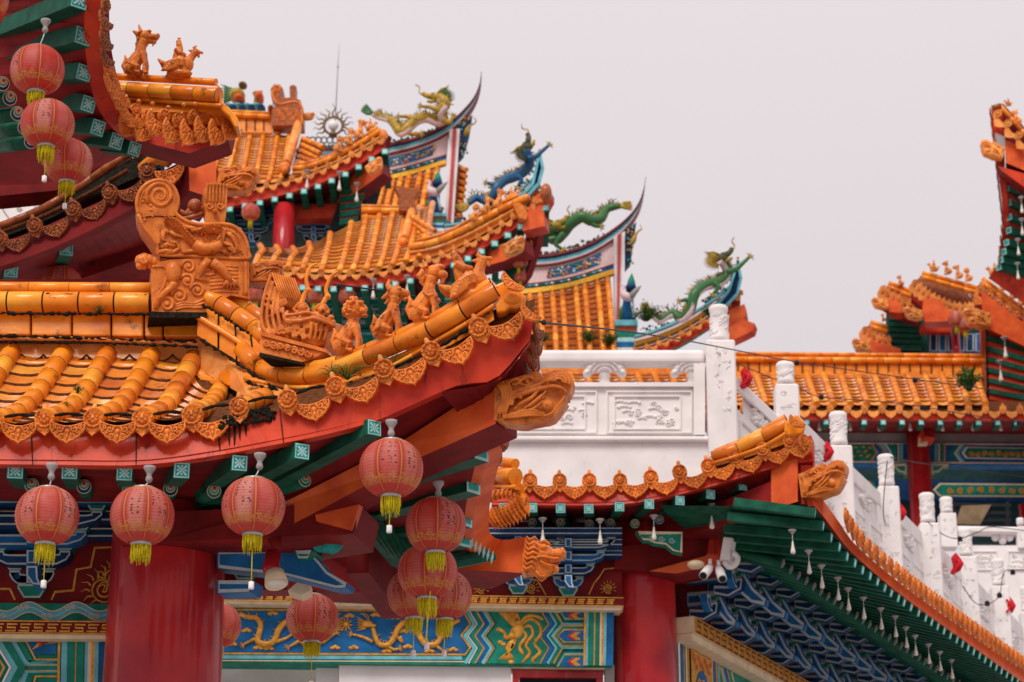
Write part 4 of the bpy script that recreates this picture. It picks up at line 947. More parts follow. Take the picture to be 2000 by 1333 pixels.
# ------------------------------------------------------------------ the chiwen on the ridge end: traced profile, 0.34 m thick, carved in relief
cw = thing('chiwen_ornament', 'large carved orange chiwen with a spiral crest and fan crown where ridge meets hip', 'roof ornament', P(345, 612, 15.1))
PC = Plane(P(340, 500, 14.98), V((.18, -1, -.05)))
def carve(b, pts, r, m=TC, n=None, lift=.0, sg=6):
    q = [PC.pt(*c1(*p), lift) for p in pts]; q = spl(q, n) if n else q
    b.tube(q, [k * S(15) / 3.602 for k in r] if isinstance(r, (list, tuple)) else r * S(15) / 3.602, m, sg)
def boss(b, x, y, rx, ry, rd, m=TC): b.ell(PC.pt(*c1(x, y)), (rx * S(15) / 3.602, rd * S(15) / 3.602, ry * S(15) / 3.602), m)
up = [(108, 320), (98, 240), (118, 165), (168, 108), (240, 82), (312, 96), (362, 140), (388, 210), (384, 270), (372, 312), (420, 355), (490, 385), (560, 394), (640, 390), (730, 392), (790, 412), (842, 460), (870, 520), (882, 590), (885, 632), (700, 628), (500, 616), (262, 604), (245, 545), (190, 460), (138, 390)]
lowp = [(196, 706), (258, 655), (330, 640), (500, 628), (885, 642), (888, 760), (890, 915), (760, 890), (590, 960), (585, 1012), (240, 1008), (208, 1000), (200, 850)]
b = MB(); b.prism([PC.pt(*c1(*p)) for p in up], -PC.n * .30, TC); b.prism([PC.pt(*c1(*p)) for p in lowp], -PC.n * .32, TC)
carve(b, up + up[:1], 15, n=110); carve(b, [(x * .93 + 30, y * .93 + 25) for x, y in up[:12]], 8, n=50)
carve(b, [(400, 385), (470, 420), (560, 430), (660, 428), (740, 432), (800, 470), (832, 540), (842, 605)], 8, n=40)
carve(b, spiral(262, 192, 100, 2.35, 2.6, 46, .05), [17] * 30 + [15, 14, 13, 12, 11, 10, 9, 9, 8, 8, 7, 7, 6, 6, 6, 6]); carve(b, spiral(262, 192, 80, 1.9, 2.4, 40, .05), [6] * 40)
rn = random.Random(5)
for i in range(120):      # scales of the ground
    x, y = rn.uniform(130, 850), rn.uniform(130, 600)
    inside = (y < 320 and (x - 240) ** 2 + (y - 200) ** 2 < 118 ** 2 and not (x - 268) ** 2 + (y - 190) ** 2 < 60 ** 2) or (420 < y < 600 and 240 + (y - 545) * .0 < x < 835) or (330 < y < 430 and 150 < x < 420)
    if inside: boss(b, x, y, 15, 13, 8)
carve(b, [(300, 370), (390, 400), (450, 470), (520, 545), (600, 560), (680, 520), (700, 455), (640, 430), (560, 450)], [26, 30, 32, 34, 36, 36, 32, 28, 18] + [18] * 0, lift=.01)
carve(b, [(505, 530), (560, 565), (625, 565), (690, 530)], [44, 50, 48, 38], lift=.02)
bp = spl([V((x, y, 0)) for x, y in ((300, 370), (390, 400), (450, 470), (520, 545), (600, 560), (680, 520), (700, 455), (640, 430), (560, 450))], 60)
for i, p in enumerate(bp):
    for w_ in (-18, -6, 7, 19): boss(b, p.x + rn.uniform(-3, 3), p.y + w_ + (4 if i % 2 else -4), 9, 8, 54)
    if i % 3 == 0: carve(b, [(p.x, p.y - 26), (p.x - 12, p.y - 46)], [8, 3], lift=.01)
for pts in ([(330, 440), (370, 470), (430, 480), (460, 520)], [(700, 520), (760, 540), (790, 590), (760, 600)], [(640, 560), (700, 575), (740, 605)], [(440, 410), (500, 420), (540, 450)], [(290, 440), (275, 500), (320, 510), (300, 560)], [(330, 520), (380, 520), (400, 560), (350, 590), (290, 595)], [(270, 560), (310, 530), (370, 545)], [(420, 590), (500, 575), (560, 600)], [(250, 590), (300, 575), (360, 590)], [(480, 440), (560, 425), (650, 435)], [(730, 450), (770, 480), (800, 540), (810, 590)]):
    carve(b, pts, [18, 17, 14, 9][:len(pts)], n=None, lift=.01)
for k in range(4): carve(b, [(740, 560), (770 + 8 * k, 580 - 6 * k), (800 + 12 * k, 590 - 4 * k)], [10, 8, 4], lift=.012); carve(b, [(300, 420), (285 + 14 * k, 445), (270 + 20 * k, 462)], [9, 8, 3], lift=.012)
for cx, cy, r, a in ((462, 690, 52, 3.0), (455, 790, 52, 3.4), (398, 895, 58, 3.2), (310, 955, 58, 3.1), (525, 858, 55, 3.3)):
    carve(b, spiral(cx, cy, r, 1.7, a, 20, .1), [15] * 12 + [12] * 8); boss(b, cx, cy, 20, 20, 20)
for k in range(8): carve(b, [(610, 690 + 26 * k), (700, 682 + 26 * k), (810, 690 + 26 * k)], 7, n=8)
for k in range(3): carve(b, [(370, 960 + 16 * k), (430, 940 + 18 * k), (500, 950 + 14 * k), (575, 915 + 30 * k)], 12, n=12)
boss(b, 355, 730, 62, 85, 45); boss(b, 355, 825, 36, 40, 36); carve(b, [(370, 810), (300, 870), (240, 930), (230, 985)], [26, 26, 24, 16], n=4, lift=.01); carve(b, [(205, 690), (290, 690), (310, 740), (285, 830), (240, 900), (225, 960)], 12, n=16)
carve(b, [(600, 640), (560, 700), (520, 770), (600, 790)], [40, 34, 24, 14], lift=.005); carve(b, [(630, 660), (690, 700), (740, 760), (760, 800)], [46, 40, 30, 20], lift=.01)
for k in range(5): carve(b, [(755, 770), (720 + 20 * k, 810), (705 + 28 * k, 850 - 8 * abs(k - 2))], [16, 14, 6], lift=.01)
for i in range(40): boss(b, 560 + rn.uniform(-30, 120), 690 + rn.uniform(-30, 60), 13, 12, 16)
carve(b, [(862, 655), (866, 760), (868, 890)], 14, n=8); carve(b, [(838, 655), (842, 760), (845, 890)], 5, n=8)
b2 = b; me = b2.mesh('carved_body_mesh'); o = bpy.data.objects.new('carved_body', me); COL.objects.link(o); o.parent = cw; o.matrix_local = MW[cw.name].inverted()
b = MB()
for p in (up, ): b.tube([PC.pt(*c1(x, y), -.01) for x, y in ((262, 618), (500, 628), (700, 640), (890, 646))], S(15) * 3.2, GR, 8)
b.tube([PC.pt(*c1(x, y), .004) for x, y in ((104, 345), (150, 342), (210, 332), (270, 334), (372, 336))], S(15) * 1.0, GR, 6)
b.prism([PC.pt(*c1(x, y), .02) for x, y in ((195, 1006), (592, 1010), (592, 1050), (180, 1046))], -PC.n * .34, GR); b.build('grime_seam', cw)
b = MB(); b.prism([PC.pt(*c1(*p), -.02) for p in ((570, 392), (718, 386), (728, 300), (736, 130), (690, 98), (648, 92), (602, 102), (566, 150), (568, 250), (585, 300))], -PC.n * .2, TC)
for k in range(6): carve(b, [(588 + 24 * k, 235), (588 + 24 * k, 165), (590 + 24 * k, 118), (584 + 26 * k, 108)], [7, 9, 10, 13], lift=-.012)
for x in (610, 686): carve(b, spiral(x, 262, 26, 1.3, 0, 14), 9, lift=-.012)
boss(b, 648, 300, 18, 18, 26); o = b.build('fan_crown', cw, bevel=.008)
b = MB()
for x, y, r in ((128, 645, .042), (150, 640, .046), (185, 645, .042), (220, 655, .036), (250, 665, .03), (122, 680, .03), (150, 690, .02), (190, 688, .016)): b.ell(PC.pt(*c1(x, y), -.06), r, TC)
b.tube([PC.pt(*c1(x, y), -.02) for x, y in spiral(145, 642, 26, 1.6, 0, 16)], .012, TC, 6); b.build('scroll_nub', cw)
b = MB()       # carved flame scroll behind the crown
for pts in ([(400, 300), (450, 320), (520, 295), (570, 270)], [(390, 360), (470, 345), (560, 315)], [(440, 330), (480, 280), (520, 250), (545, 265)]): b.tube(spl([PC.pt(*c1(*p), -.16) for p in pts], 12), S(15) * 6, TD, 7)
b.ell(PC.pt(*c1(505, 262), -.16), .05, TD); b.build('flame_scroll', cw)
inst('dragon_head_ornament', HEADL, cw, M.Translation(P(482, 535, 15.2)) @ M.Rotation(.05, 4, 'Z') @ M.Scale(S(15.2) * 52, 4))

# ------------------------------------------------------------------ dragon head that ends the rear hip
dh = thing('ridge_dragon_head', 'big horned dragon head with grooved mane slab sitting on the orange hip ridge', 'roof ornament', P(585, 715, 14.5))
def H(x, y, oz=0.0): return P(*c1(x, y), 14.5) + V((.35, -1, 0)).normalized() * (oz * S(14.5) / 3.602)
KH = S(14.5) / 3.602
b = MB()
b.prism([H(1035, 738, -10), H(985, 900, 0), H(955, 1080, 20), H(960, 1185, 20), H(1180, 1230, 20), H(1400, 1290, 20), H(1440, 1180, 0), H(1440, 1060, 0), H(1300, 1000, -10), H(1150, 970, -10), H(1100, 960, -10)], V((.12, .22, .02)), TC)
b.ell(H(1330, 1130, 30), (125 * KH, 105 * KH, 105 * KH), TC)
b.tube([H(1220, 1100, 60), H(1330, 1110, 70), H(1430, 1120, 60), H(1470, 1125, 40)], [80 * KH, 74 * KH, 52 * KH, 34 * KH], TC, 10)
b.tube([H(1250, 1210, 60), H(1340, 1230, 60), H(1410, 1210, 45)], [58 * KH, 56 * KH, 42 * KH], TC, 10)
for x, y, oz in ((1225, 1025, 125), (1375, 1022, 85)):
    b.ell(H(x, y, oz + 10), 28 * KH, TC, seg=10, rings=8); b.tube([H(x - 60, y + 8, oz), H(x - 20, y - 32, oz + 6), H(x + 25, y - 30, oz), H(x + 62, y + 5, oz - 15)], [10 * KH, 18 * KH, 18 * KH, 10 * KH], TC, 7); b.tube([H(x - 55, y + 12, oz), H(x, y + 34, oz + 5), H(x + 58, y + 12, oz - 8)], 12 * KH, TC, 7)
for x, y, oz in ((1440, 1075, 95), (1462, 1090, 45)): b.ell(H(x, y, oz), (26 * KH, 20 * KH, 20 * KH), TC, seg=8, rings=6)
for pts, r in (([(1100, 1075, 135), (1180, 1070, 145), (1270, 1060, 150), (1340, 1085, 150), (1460, 1120, 110)], 14), ([(1110, 1110, 140), (1200, 1120, 150), (1300, 1100, 155), (1390, 1130, 150), (1465, 1145, 100)], 16), ([(1130, 1040, 130), (1100, 1090, 140), (1140, 1130, 145), (1220, 1090, 150)], 13)):
    b.tube(spl([H(*p) for p in pts], 16), r * KH, TC, 7)
for k in range(4): b.tube([H(1290 + 38 * k, 1128 + 6 * k, 150 - 10 * k), H(1288 + 38 * k, 1185, 145 - 10 * k), H(1280 + 36 * k, 1240, 130 - 10 * k)], [15 * KH, 13 * KH, 10 * KH], TC, 6)
for k in range(5): b.tube(spl([H(1038 + 20 * k, 756 + 40 * k, 12), H(990 + 33 * k, 900 + 22 * k, 26), H(964 + 39 * k, 1040, 44), H(975 + 42 * k, 1140, 58), H(1020 + 36 * k, 1190, 66)], 18), [15 * KH] * 18, TC, 6)
for x, y, r in ((1085, 1165, 26), (1140, 1180, 26), (1190, 1158, 30), (1230, 1190, 24), (1100, 985, 34), (1180, 1210, 24), (1150, 1130, 22), (1260, 1150, 24), (1245, 1225, 20)):
    b.tube([H(px_, py_, 135) for px_, py_ in spiral(x, y, r, 1.5, 2.0, 14)], 10 * KH, TC, 6); b.ell(H(x, y, 130), 11 * KH, TC, seg=7, rings=5)
me = b.sculpt('dragon_face_mesh', .0055, TC, 1); o = bpy.data.objects.new('dragon_face', me); COL.objects.link(o); o.parent = dh; o.matrix_local = MW[dh.name].inverted()
b = MB()
b.prism([H(1042, 742, 30), H(1202, 772, 0), H(1292, 1000, -5), H(1120, 975, 40)], V((-.02, .06, 0)), TC)
for k in range(10):
    u = k / 9; b.tube([lerp(H(1042, 742, 34), H(1202, 772, 6), u), lerp(H(1118, 975, 46), H(1292, 1000, 2), u)], 6.5 * KH, TC, 6)
b.build('mane_slab', dh)
for pts in (((1232, 990, 70), (1262, 900, 70), (1285, 870, 70), (1272, 800, 70), (1300, 715, 70), (1352, 690, 70)), ((1385, 985, 30), (1420, 920, 30), (1432, 900, 30), (1420, 860, 30), (1455, 770, 30), (1508, 730, 30))):
    b = MB(); b.tube(spl([H(*p) for p in pts], 16), [20 * KH * (1 - .035 * i) for i in range(16)], G, 8); b.ell(H(pts[2][0], pts[2][1] + 8, pts[2][2]), 24 * KH, G, seg=8, rings=6); b.build('horn', dh)
b = MB()
b.prism([H(945, 1182, 125), H(1400, 1305, 120), H(1405, 1330, 120), H(940, 1210, 125)], V((.06, .22, 0)), TC)
b.prism([H(940, 1210, 105), H(1385, 1325, 100), H(1300, 1370, 100), H(1230, 1390, 100), H(940, 1330, 105)], V((.06, .2, 0)), TC)
for k in range(7): b.tube([H(px_, py_, 115) for px_, py_ in spiral(985 + 48 * k, 1262 + 13 * k, 28, 1.5, k, 12)], 10 * KH, TC, 6)
b.build('carved_skirt', dh)
b = MB(); b.prism([H(936, 1325, 110), H(1230, 1392, 110), H(1240, 1412, 110), H(930, 1352, 110)], V((.06, .2, 0)), GR); b.build('grime_seam', dh)

# ------------------------------------------------------------------ figures on the hip
GB = 'glazed figures along the nearest hip'
ridge_beast('lion', 682, 693, 114, 14.25, 'curly maned lion figure, lowest on the nearest hip next to the horned dragon head', GB, -.15, -.0)
ridge_beast('bird', 760, 666, 114, 14.1, 'crested beaked beast figure with scaly legs between curly lion and long-necked beast', GB, -.15)
ridge_beast('goat', 831, 632, 120, 13.95, 'tall long-necked sitting beast figure with sash, just below the phoenix rider', GB, -.15)
ridge_beast('phoenix_rider', 928, 588, 122, 13.83, 'bearded rider on a phoenix at the raised tip of the nearest hip', GB, -.1, -.35)
grime_line(near, [(-250, 574, 15.1), (296, 577, 15.1)], .007, 1, 90); grime_line(near, [(-250, 609, 15.05), (0, 612, 15.05), (300, 615, 15.05)], .011, 2, 110); grime_line(near, [(-250, 656, 15.1), (60, 658, 15.1), (386, 668, 15.1)], .010, 3, 110); grime_line(near, [(-250, 666, 15.1), (160, 670, 15.1), (386, 678, 15.1)], .009, 4, 110)
grime_line(near, [(480, 748, 14.68), (560, 764, 14.5), (640, 760, 14.3), (727, 738, 14.1), (800, 705, 13.96), (880, 664, 13.83), (955, 612, 13.73)], .012, 5, 90); grime_line(near, [(396, 596, 15.0), (440, 622, 14.96), (485, 652, 14.9)], .010, 7, 40); grime_line(near, [(390, 662, 15.0), (440, 694, 14.92), (500, 735, 14.75), (545, 764, 14.5)], .010, 8, 50)
for k, (a, c) in enumerate(zip(caps[2:9], caps[3:10])): b = MB(); q = [lerp(a, c, .5 + .34 * u) + Z * (.02 + .012 * (1 - abs(u))) - Y * .0 for u in (-1, -.5, 0, .5, 1)]; b.tube(q, [.006, .012, .009, .013, .005], GR, 6); b.build('grime_line', near)
tuft(678, 742, 44, 14.1, 'grass tuft drooping beside the round tile end under the curly lion', 44, spread=.9)
tuft(655, 745, 46, 14.12, 'thin brown-green grass blades growing left of the larger tuft on the hip', 14, spread=.8)
tuft(768, 712, 40, 14.05, 'sparse long grass growing from a joint on the hip below the beaked beast', 12, spread=1.1)
tuft(195, 612, 20, 15.05, 'small dark fern in the joint under the long lower ridge', 40, True, spread=.9)
tuft(152, 768, 24, 14.5, 'green sprig growing between tile runs near the left edge', 26, True)
tuft(128, 800, 20, 14.25, 'light green sprout at the eave between two tile ends', 22, True)
# ================================================================== upper left tiers
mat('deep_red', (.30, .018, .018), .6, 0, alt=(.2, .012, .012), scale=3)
k1 = cc(0, 0, 4.0); k2 = cc(0, 333, 4.0)
up_ = thing('temple_pavilion', 'upper left pavilion roof seen from below, green rafters and sagging red eave with lanterns', 'pavilion', (P(60, 300, 18).x, 18.5, 0))
# sagging side eave, fascia board and soffit
EO = [(*k1(860, -160), 15.4), (*k1(800, 0), 15.5), (*k1(795, 300), 15.8), (*k1(826, 520), 16.1), (*k1(880, 720), 16.4), (*k1(960, 900), 16.7), (*k1(1060, 1020), 17.0), (*k1(1180, 1080), 17.3)]
EI = [(*k1(720, -160), 15.45), (*k1(668, 0), 15.55), (*k1(660, 300), 15.85), (*k1(690, 560), 16.15), (*k1(745, 800), 16.45), (*k1(840, 960), 16.75), (*k1(960, 1075), 17.05), (*k1(1080, 1120), 17.3)]
b = MB(); b.ribbon(splp(EO, 34), splp(EI, 34), (.05, .02, .06), RF, MR); b.build('fascia', up_)
b = MB()
inn = [(-330, -260, 17.6), (-330, -100, 17.7), (-330, 60, 17.8), (-330, 170, 17.9), (-300, 260, 18.0), (-160, 345, 18.1), (20, 362, 18.2), (150, 345, 18.2), (262, 292, 17.8)]
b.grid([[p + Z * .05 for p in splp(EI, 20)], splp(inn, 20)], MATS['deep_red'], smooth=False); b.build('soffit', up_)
for (x, y, d, x2, y2, w_) in ((620, 0, 15.55, 0, 255, .13), (648, 285, 15.85, -60, 470, .13), (655, 570, 16.15, -60, 620, .12), (690, 815, 16.45, -60, 745, .12), (765, 1000, 16.75, -20, 900, .12), (910, 1105, 17.05, 60, 1000, .12), (1050, 1165, 17.25, 300, 1080, .11), (560, -250, 15.5, 0, 30, .13)):
    rafter(up_, P(*k1(x, y), d), P(*k1(x2, y2), d + 1.0), w_, True, TL, TLL)
for (x, y, d) in ((18, 655, 15.5), (75, 770, 15.7), (135, 890, 15.9)):
    round_rafter(up_, P(*k1(x, y), d), P(*k1(x - 260, y + 40), d + .6), .055)
for (x, y, d) in ((-150, 560, 15.8), (190, 1000, 16.2), (240, 1110, 16.5)):
    round_rafter(up_, P(*k1(x, y), d), P(*k1(x - 260, y + 40), d + .6), .055)
for j in range(9):      # tile ends along the sagging eave, seen nearly edge-on
    x, y, d = ((828, -60, 15.35), (830, 40, 15.4), (826, 200, 15.6), (830, 330, 15.75), (850, 520, 16.0), (875, 580, 16.15), (905, 665, 16.3), (945, 745, 16.45), (985, 800, 16.6))[j]
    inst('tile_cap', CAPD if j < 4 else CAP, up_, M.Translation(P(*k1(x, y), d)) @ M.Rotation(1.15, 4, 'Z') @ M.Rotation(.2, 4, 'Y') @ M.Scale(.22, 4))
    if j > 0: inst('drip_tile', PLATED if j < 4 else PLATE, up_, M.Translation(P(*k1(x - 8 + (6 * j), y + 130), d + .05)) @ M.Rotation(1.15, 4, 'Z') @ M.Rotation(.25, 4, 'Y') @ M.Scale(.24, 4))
for x, y, u in ((1060, 862, 0), (1160, 905, .14), (1285, 905, .28), (1400, 930, .42), (1520, 905, .56), (1620, 890, .7), (1745, 905, .84)):
    inst('tile_cap', CAP, up_, M.Translation(P(*k1(x, y), 16.8 + .3 * u)) @ M.Rotation(.75, 4, 'Z') @ M.Rotation(.45, 4, 'Y') @ M.Scale(.24, 4))
for x, y, u in ((1005, 970, 0), (1120, 1010, .1), (1215, 970, .2), (1345, 1030, .3), (1480, 1040, .45), (1590, 1020, .6), (1700, 1040, .75), (1805, 1000, .9)):
    inst('drip_tile', PLATE, up_, M.Translation(P(*k1(x, y), 16.75 + .3 * u)) @ M.Rotation(.85, 4, 'Z') @ M.Rotation(.42, 4, 'Y') @ M.Scale(.27, 4) @ M.Diagonal((1, 1, 1.55, 1)))
b = MB()      # ridge above the fringe
b.roll([P(*k1(760, 592), 17.3), P(*k1(1690, 645), 16.95)], S(17) * 8, G, .4, GR, 10); b.roll([P(*k1(850, 690), 17.25), P(*k1(1712, 745), 16.85)], S(17) * 16, G, .2, GR, 12)
b.prism([P(*k1(850, 740), 17.3), P(*k1(1720, 800), 16.9), P(*k1(1740, 870), 16.9), P(*k1(960, 880), 17.2)], (0, .3, 0), G)
b.roll([P(*k1(1000, 770), 17.2), P(*k1(1735, 828), 16.84)], S(17) * 4.5, G, .2, GR, 8); b.build('hip_roll', up_)
b = MB(); b.prism([P(*k1(x, y), 16.85) for x, y in ((1690, 640), (1720, 680), (1735, 790), (1800, 850), (1860, 930), (1865, 1000), (1830, 990), (1790, 910), (1715, 850))], (0, .2, 0), G); b.build('hip_end', up_, bevel=.01)
b = MB(); b.prism([P(*k1(x, y), 17.2) for x, y in ((1000, 930), (1820, 900), (1780, 1090), (1480, 1200), (1280, 1150), (1080, 1100))], (0, .3, 0), RF, MR); b.build('eave_board', up_)
for x, y in ((1085, 795), (1190, 812), (1315, 842), (1435, 822), (1525, 815)): b = MB(); b.ell(P(*k1(x, y), 16.8), S(17) * 5, TC, seg=8, rings=6); b.build('tile_stud', up_)
b = MB(); b.prism([P(*k1(x, y), 16.6) for x, y in ((-20, -50), (60, 0), (150, 60), (110, 130), (70, 190), (40, 290), (-60, 280))], (-.1, .4, .1), OB, MR); b.build('corner_beam', up_)
ridge_beast('kylin', 268, 150, 100, 17.1, 'snarling maned beast figure sitting alone on the upper left ridge against the sky', 'glazed figures on the upper left ridge', -.1)
ridge_beast('phoenix_rider', 350, 153, 92, 17.0, 'rider on a wide-winged bird at the end of the upper left ridge against the sky', 'glazed figures on the upper left ridge', -.1)

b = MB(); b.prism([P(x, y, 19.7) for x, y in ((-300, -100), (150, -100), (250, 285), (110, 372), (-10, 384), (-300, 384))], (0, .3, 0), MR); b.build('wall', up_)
# ---- the darker tier below it
mid = thing('temple_pavilion', 'dark eave behind the chiwen, brown tile ends over a maroon soffit', 'pavilion', (P(60, 500, 20).x, 21.0, 0))
cp = [P(*k2(x, y), d) for x, y, d in ((-280, 640, 19.3), (0, 535, 19.2), (270, 430, 19.1), (570, 300, 19.0), (855, 170, 18.9), (1140, 25, 18.75))]
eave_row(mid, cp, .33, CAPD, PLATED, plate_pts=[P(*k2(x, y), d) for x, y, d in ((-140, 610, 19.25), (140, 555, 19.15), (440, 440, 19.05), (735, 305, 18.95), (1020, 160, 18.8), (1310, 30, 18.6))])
TOP = splp([(*k2(-300, 640), 19.4), (*k2(140, 520), 19.25), (*k2(570, 340), 19.1), (*k2(1000, 140), 18.9), (*k2(1400, -60), 18.7)], 24)
BOT = splp([(*k2(-300, 820), 19.35), (*k2(0, 752), 19.2), (*k2(480, 575), 19.05), (*k2(1000, 318), 18.85), (*k2(1420, 60), 18.65)], 24)
b = MB(); b.ribbon(TOP, BOT, (0, .12, 0), MR); b.build('fascia', mid)
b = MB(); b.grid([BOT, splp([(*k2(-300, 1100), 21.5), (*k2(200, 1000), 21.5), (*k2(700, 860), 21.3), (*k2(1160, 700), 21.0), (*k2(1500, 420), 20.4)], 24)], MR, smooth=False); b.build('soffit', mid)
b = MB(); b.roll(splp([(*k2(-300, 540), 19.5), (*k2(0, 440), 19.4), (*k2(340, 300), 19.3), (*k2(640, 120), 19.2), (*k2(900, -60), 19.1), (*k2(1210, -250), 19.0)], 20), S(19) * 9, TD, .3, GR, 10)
b.roll(splp([(*k2(-300, 600), 19.4), (*k2(0, 490), 19.3), (*k2(340, 360), 19.2), (*k2(700, 180), 19.1), (*k2(1000, 0), 18.9)], 20), S(19) * 5, GRO, .3, GR, 8); b.build('hip_roll', mid)
b = MB(); b.ribbon(splp([(*k2(-300, 560), 19.5), (*k2(340, 320), 19.3), (*k2(900, -20), 19.1), (*k2(1250, -200), 19.0)], 16), splp([(*k2(-300, 640), 19.45), (*k2(340, 400), 19.25), (*k2(900, 130), 19.05), (*k2(1250, -20), 18.95)], 16), (0, .3, 0), GR); b.build('eave_board', mid)
for x, y, x2, y2 in ((520, 615, 420, 800), (88, 785, 20, 900)): rafter(mid, P(*k2(x, y), 19.3), P(*k2(x2, y2), 21.0), S(19.3) * 27)
b = MB(); b.prism([P(*k2(x, y), 20.6) for x, y in ((560, 870), (1180, 595), (1300, 640), (1180, 720), (800, 880))], (.2, .4, 0), RF, MR)
b.prism([P(*k2(x, y), 20.3) for x, y in ((880, 420), (1180, 280), (1260, 500), (1240, 640), (600, 860), (900, 560))], (.1, .5, 0), MR); b.build('lintel', mid)
b = MB(); b.bar(P(-200, 610, 21.8), P(330, 610, 21.8), .3, 1.5, MR); b.build('wall', mid)
# corner: beam block, hip end with leaf tiles, second roll
b = MB(); b.prism([P(*k1(x, y), 18.5) for x, y in ((1475, 1210), (1610, 1165), (1690, 1230), (1690, 1560), (1480, 1490))], (-.2, .5, 0), OB, MR); b.build('corner_beam', mid)
inst('dragon_head_ornament', HEADL, mid, M.Translation(P(422, 350, 18.6)) @ M.Rotation(-.08, 4, 'Z') @ M.Rotation(.14, 4, 'Y') @ M.Scale(S(18.5) * 62, 4))
b = MB(); b.roll(splp([(*k1(1060, 1195), 18.9), (*k1(1180, 1100), 18.7), (*k1(1270, 1030), 18.55)], 8), S(18.6) * 15, TD, .3, GR, 10)
b.prism([P(*k1(x, y), 18.45) for x, y in ((1210, 1040), (1290, 1020), (1400, 1090), (1440, 1140), (1420, 1190), (1330, 1200), (1290, 1240), (1220, 1220), (1230, 1150))], (0, .2, 0), GP); b.tube(splp([(*k1(1110, 1320), 18.7), (*k1(1200, 1250), 18.6), (*k1(1340, 1190), 18.5)], 8), S(18.6) * 12, G, 8); b.build('hip_end', mid, bevel=.015)
for x, y, rz in ((1345, 1030, .6), (1440, 1215, .65)): inst('drip_tile', PLATE, mid, M.Translation(P(*k1(x, y), 18.4)) @ M.Rotation(.2, 4, 'Z') @ M.Rotation(rz, 4, 'Y') @ M.Rotation(-.8, 4, 'X') @ M.Scale(.24, 4))
inst('tile_cap', CAPD, mid, M.Translation(P(*k1(1150, 1330), 18.6)) @ M.Scale(.33, 4)); inst('drip_tile', PLATE, mid, M.Translation(P(*k1(1330, 1350), 18.5)) @ M.Rotation(-.35, 4, 'Y') @ M.Scale(.34, 4))
# white carved balustrade end glimpsed under the eave
b = MB(); pq = Plane(P(30, 400, 27), -Y)
b.prism([pq.pt(*k2(x, y)) for x, y in ((-60, 200), (40, 190), (90, 205), (150, 165), (190, 195), (240, 210), (270, 260), (265, 330), (60, 390), (-60, 430))], (0, .3, 0), WP)
stroke(b, pq, [k2(x, y) for x, y in ((-10, 230), (30, 320), (80, 390))], 2, GY, 1, .006); stroke(b, pq, [k2(*p) for p in spiral(150, 300, 24, 1.5, 0, 14)], 1.5, GY, 1, .006)
tag(b.build('balustrade'), 'white carved balustrade end showing under the dark eave at the left edge', 'balustrade')
# ================================================================== paper lanterns hung from the eaves
LN = 'red paper lanterns under the near eaves'
lantern(73, 137, 112, 15.4, 'highest whole lantern at upper left, pale pink panels, hung from a grey bulb socket', LN, (88, 62), .3)
lantern(93, 243, 110, 15.45, 'lantern with rows of dark writing, second down in the upper left cluster', LN, None, 1.2, 1, 0)
lantern(133, 316, 100, 15.9, 'lowest lantern of the upper left cluster, half behind the speckled one', LN, None, 2.4, 2, 1)
lantern(-22, 2, 84, 15.2, 'sliver of a lantern cut by the upper left corner of the view', LN, None, 1.0, 0)
lantern(92, 1008, 123, 13.9, 'faded lantern with bold dark writing, hanging left of the thick red column', LN, (100, 935), .62, 1, 0)
lantern(278, 1008, 124, 13.9, 'lantern hanging directly in front of the thick red column', LN, (291, 940), 1.9, 0)
lantern(495, 990, 124, 13.85, 'faded lantern just right of the thick red column with a long pull cord', LN, (507, 915), .95, 2, 2)
lantern(764, 915, 125, 13.8, 'highest lantern below the dragon beam with pale written panels', LN, (764, 850), 2.75, 0, 1)
lantern(851, 1027, 118, 14.7, 'redder lantern below and right of the highest one under the dragon beam', LN, (856, 968), .1, 0)
lantern(835, 1117, 115, 15.2, 'lantern in the middle of the tight cluster with a long yellow streamer', LN, None, 1.5, 1, 2)
lantern(810, 1160, 106, 16.0, 'mostly hidden lantern at the back left of the tight cluster', LN, None, 3.5, 2, 0)
lantern(869, 1163, 104, 16.2, 'red lantern at the back right of the tight cluster above the gold phoenix beam', LN, None, 4.4, 1, 0)
lantern(610, 1208, 101, 17.2, 'deep red lantern hanging in front of the blue beam with gold dragons', LN, None, .2, 0, 2)
lantern(424, 1222, 92, 18.5, 'lantern half hidden behind the right side of the thick red column', LN, None, 1.1, 2)
lantern(120, 558, 84, 20.0, 'dim lantern in the shade behind the long lower ridge', LN, (122, 522), 1.1, 2)
b = MB(); b.tube(splp([(841, 1150, 15.1), (836, 1200, 15.1), (832, 1250, 15.1)], 8), .014, YT, 5, True, .3); tag(b.build('yellow_streamer'), 'yellow ribbon streamer hanging below the tight lantern cluster', 'streamer')
# red horn floodlight under the eave
fl = thing('flood_light', 'dark red horn lamp with a cream rim under the near eave', 'lamp', P(535, 1060, 15.0))
b = MB(); b.tube([P(536, 1052, 15.0), P(540, 1070, 15.0), P(534, 1088, 15.0)], [.045, .03, .035], MR, 12); b.tube([P(534, 1082, 15.0), P(529, 1110, 14.95), P(536, 1124, 14.93)], [.05, .055, .062], MATS['column_red'], 14); b.build('lamp_body', fl)
b = MB(); b.tube([P(536, 1120, 14.93), P(540, 1141, 14.9)], [.062, .075], CM, 18); b.ell(P(540, 1140, 14.9), (.07, .06, .03), BULB); b.build('lamp_rim', fl)
b = MB(); b.prism([P(*c8(*p), 15.3) for p in ((285, 640), (300, 605), (410, 605), (425, 640), (355, 668))], (0, .2, 0), CM); b.build('mounting_plate', fl)
b = MB(); b.prism([P(*c8(*p), 15.6) for p in ((405, 885), (455, 842), (515, 850), (515, 885), (470, 905))], (0, .2, 0), CM); tag(b.build('ceiling_box'), 'small cream box fixed below the eave by the blue bracket arm', 'junction box')
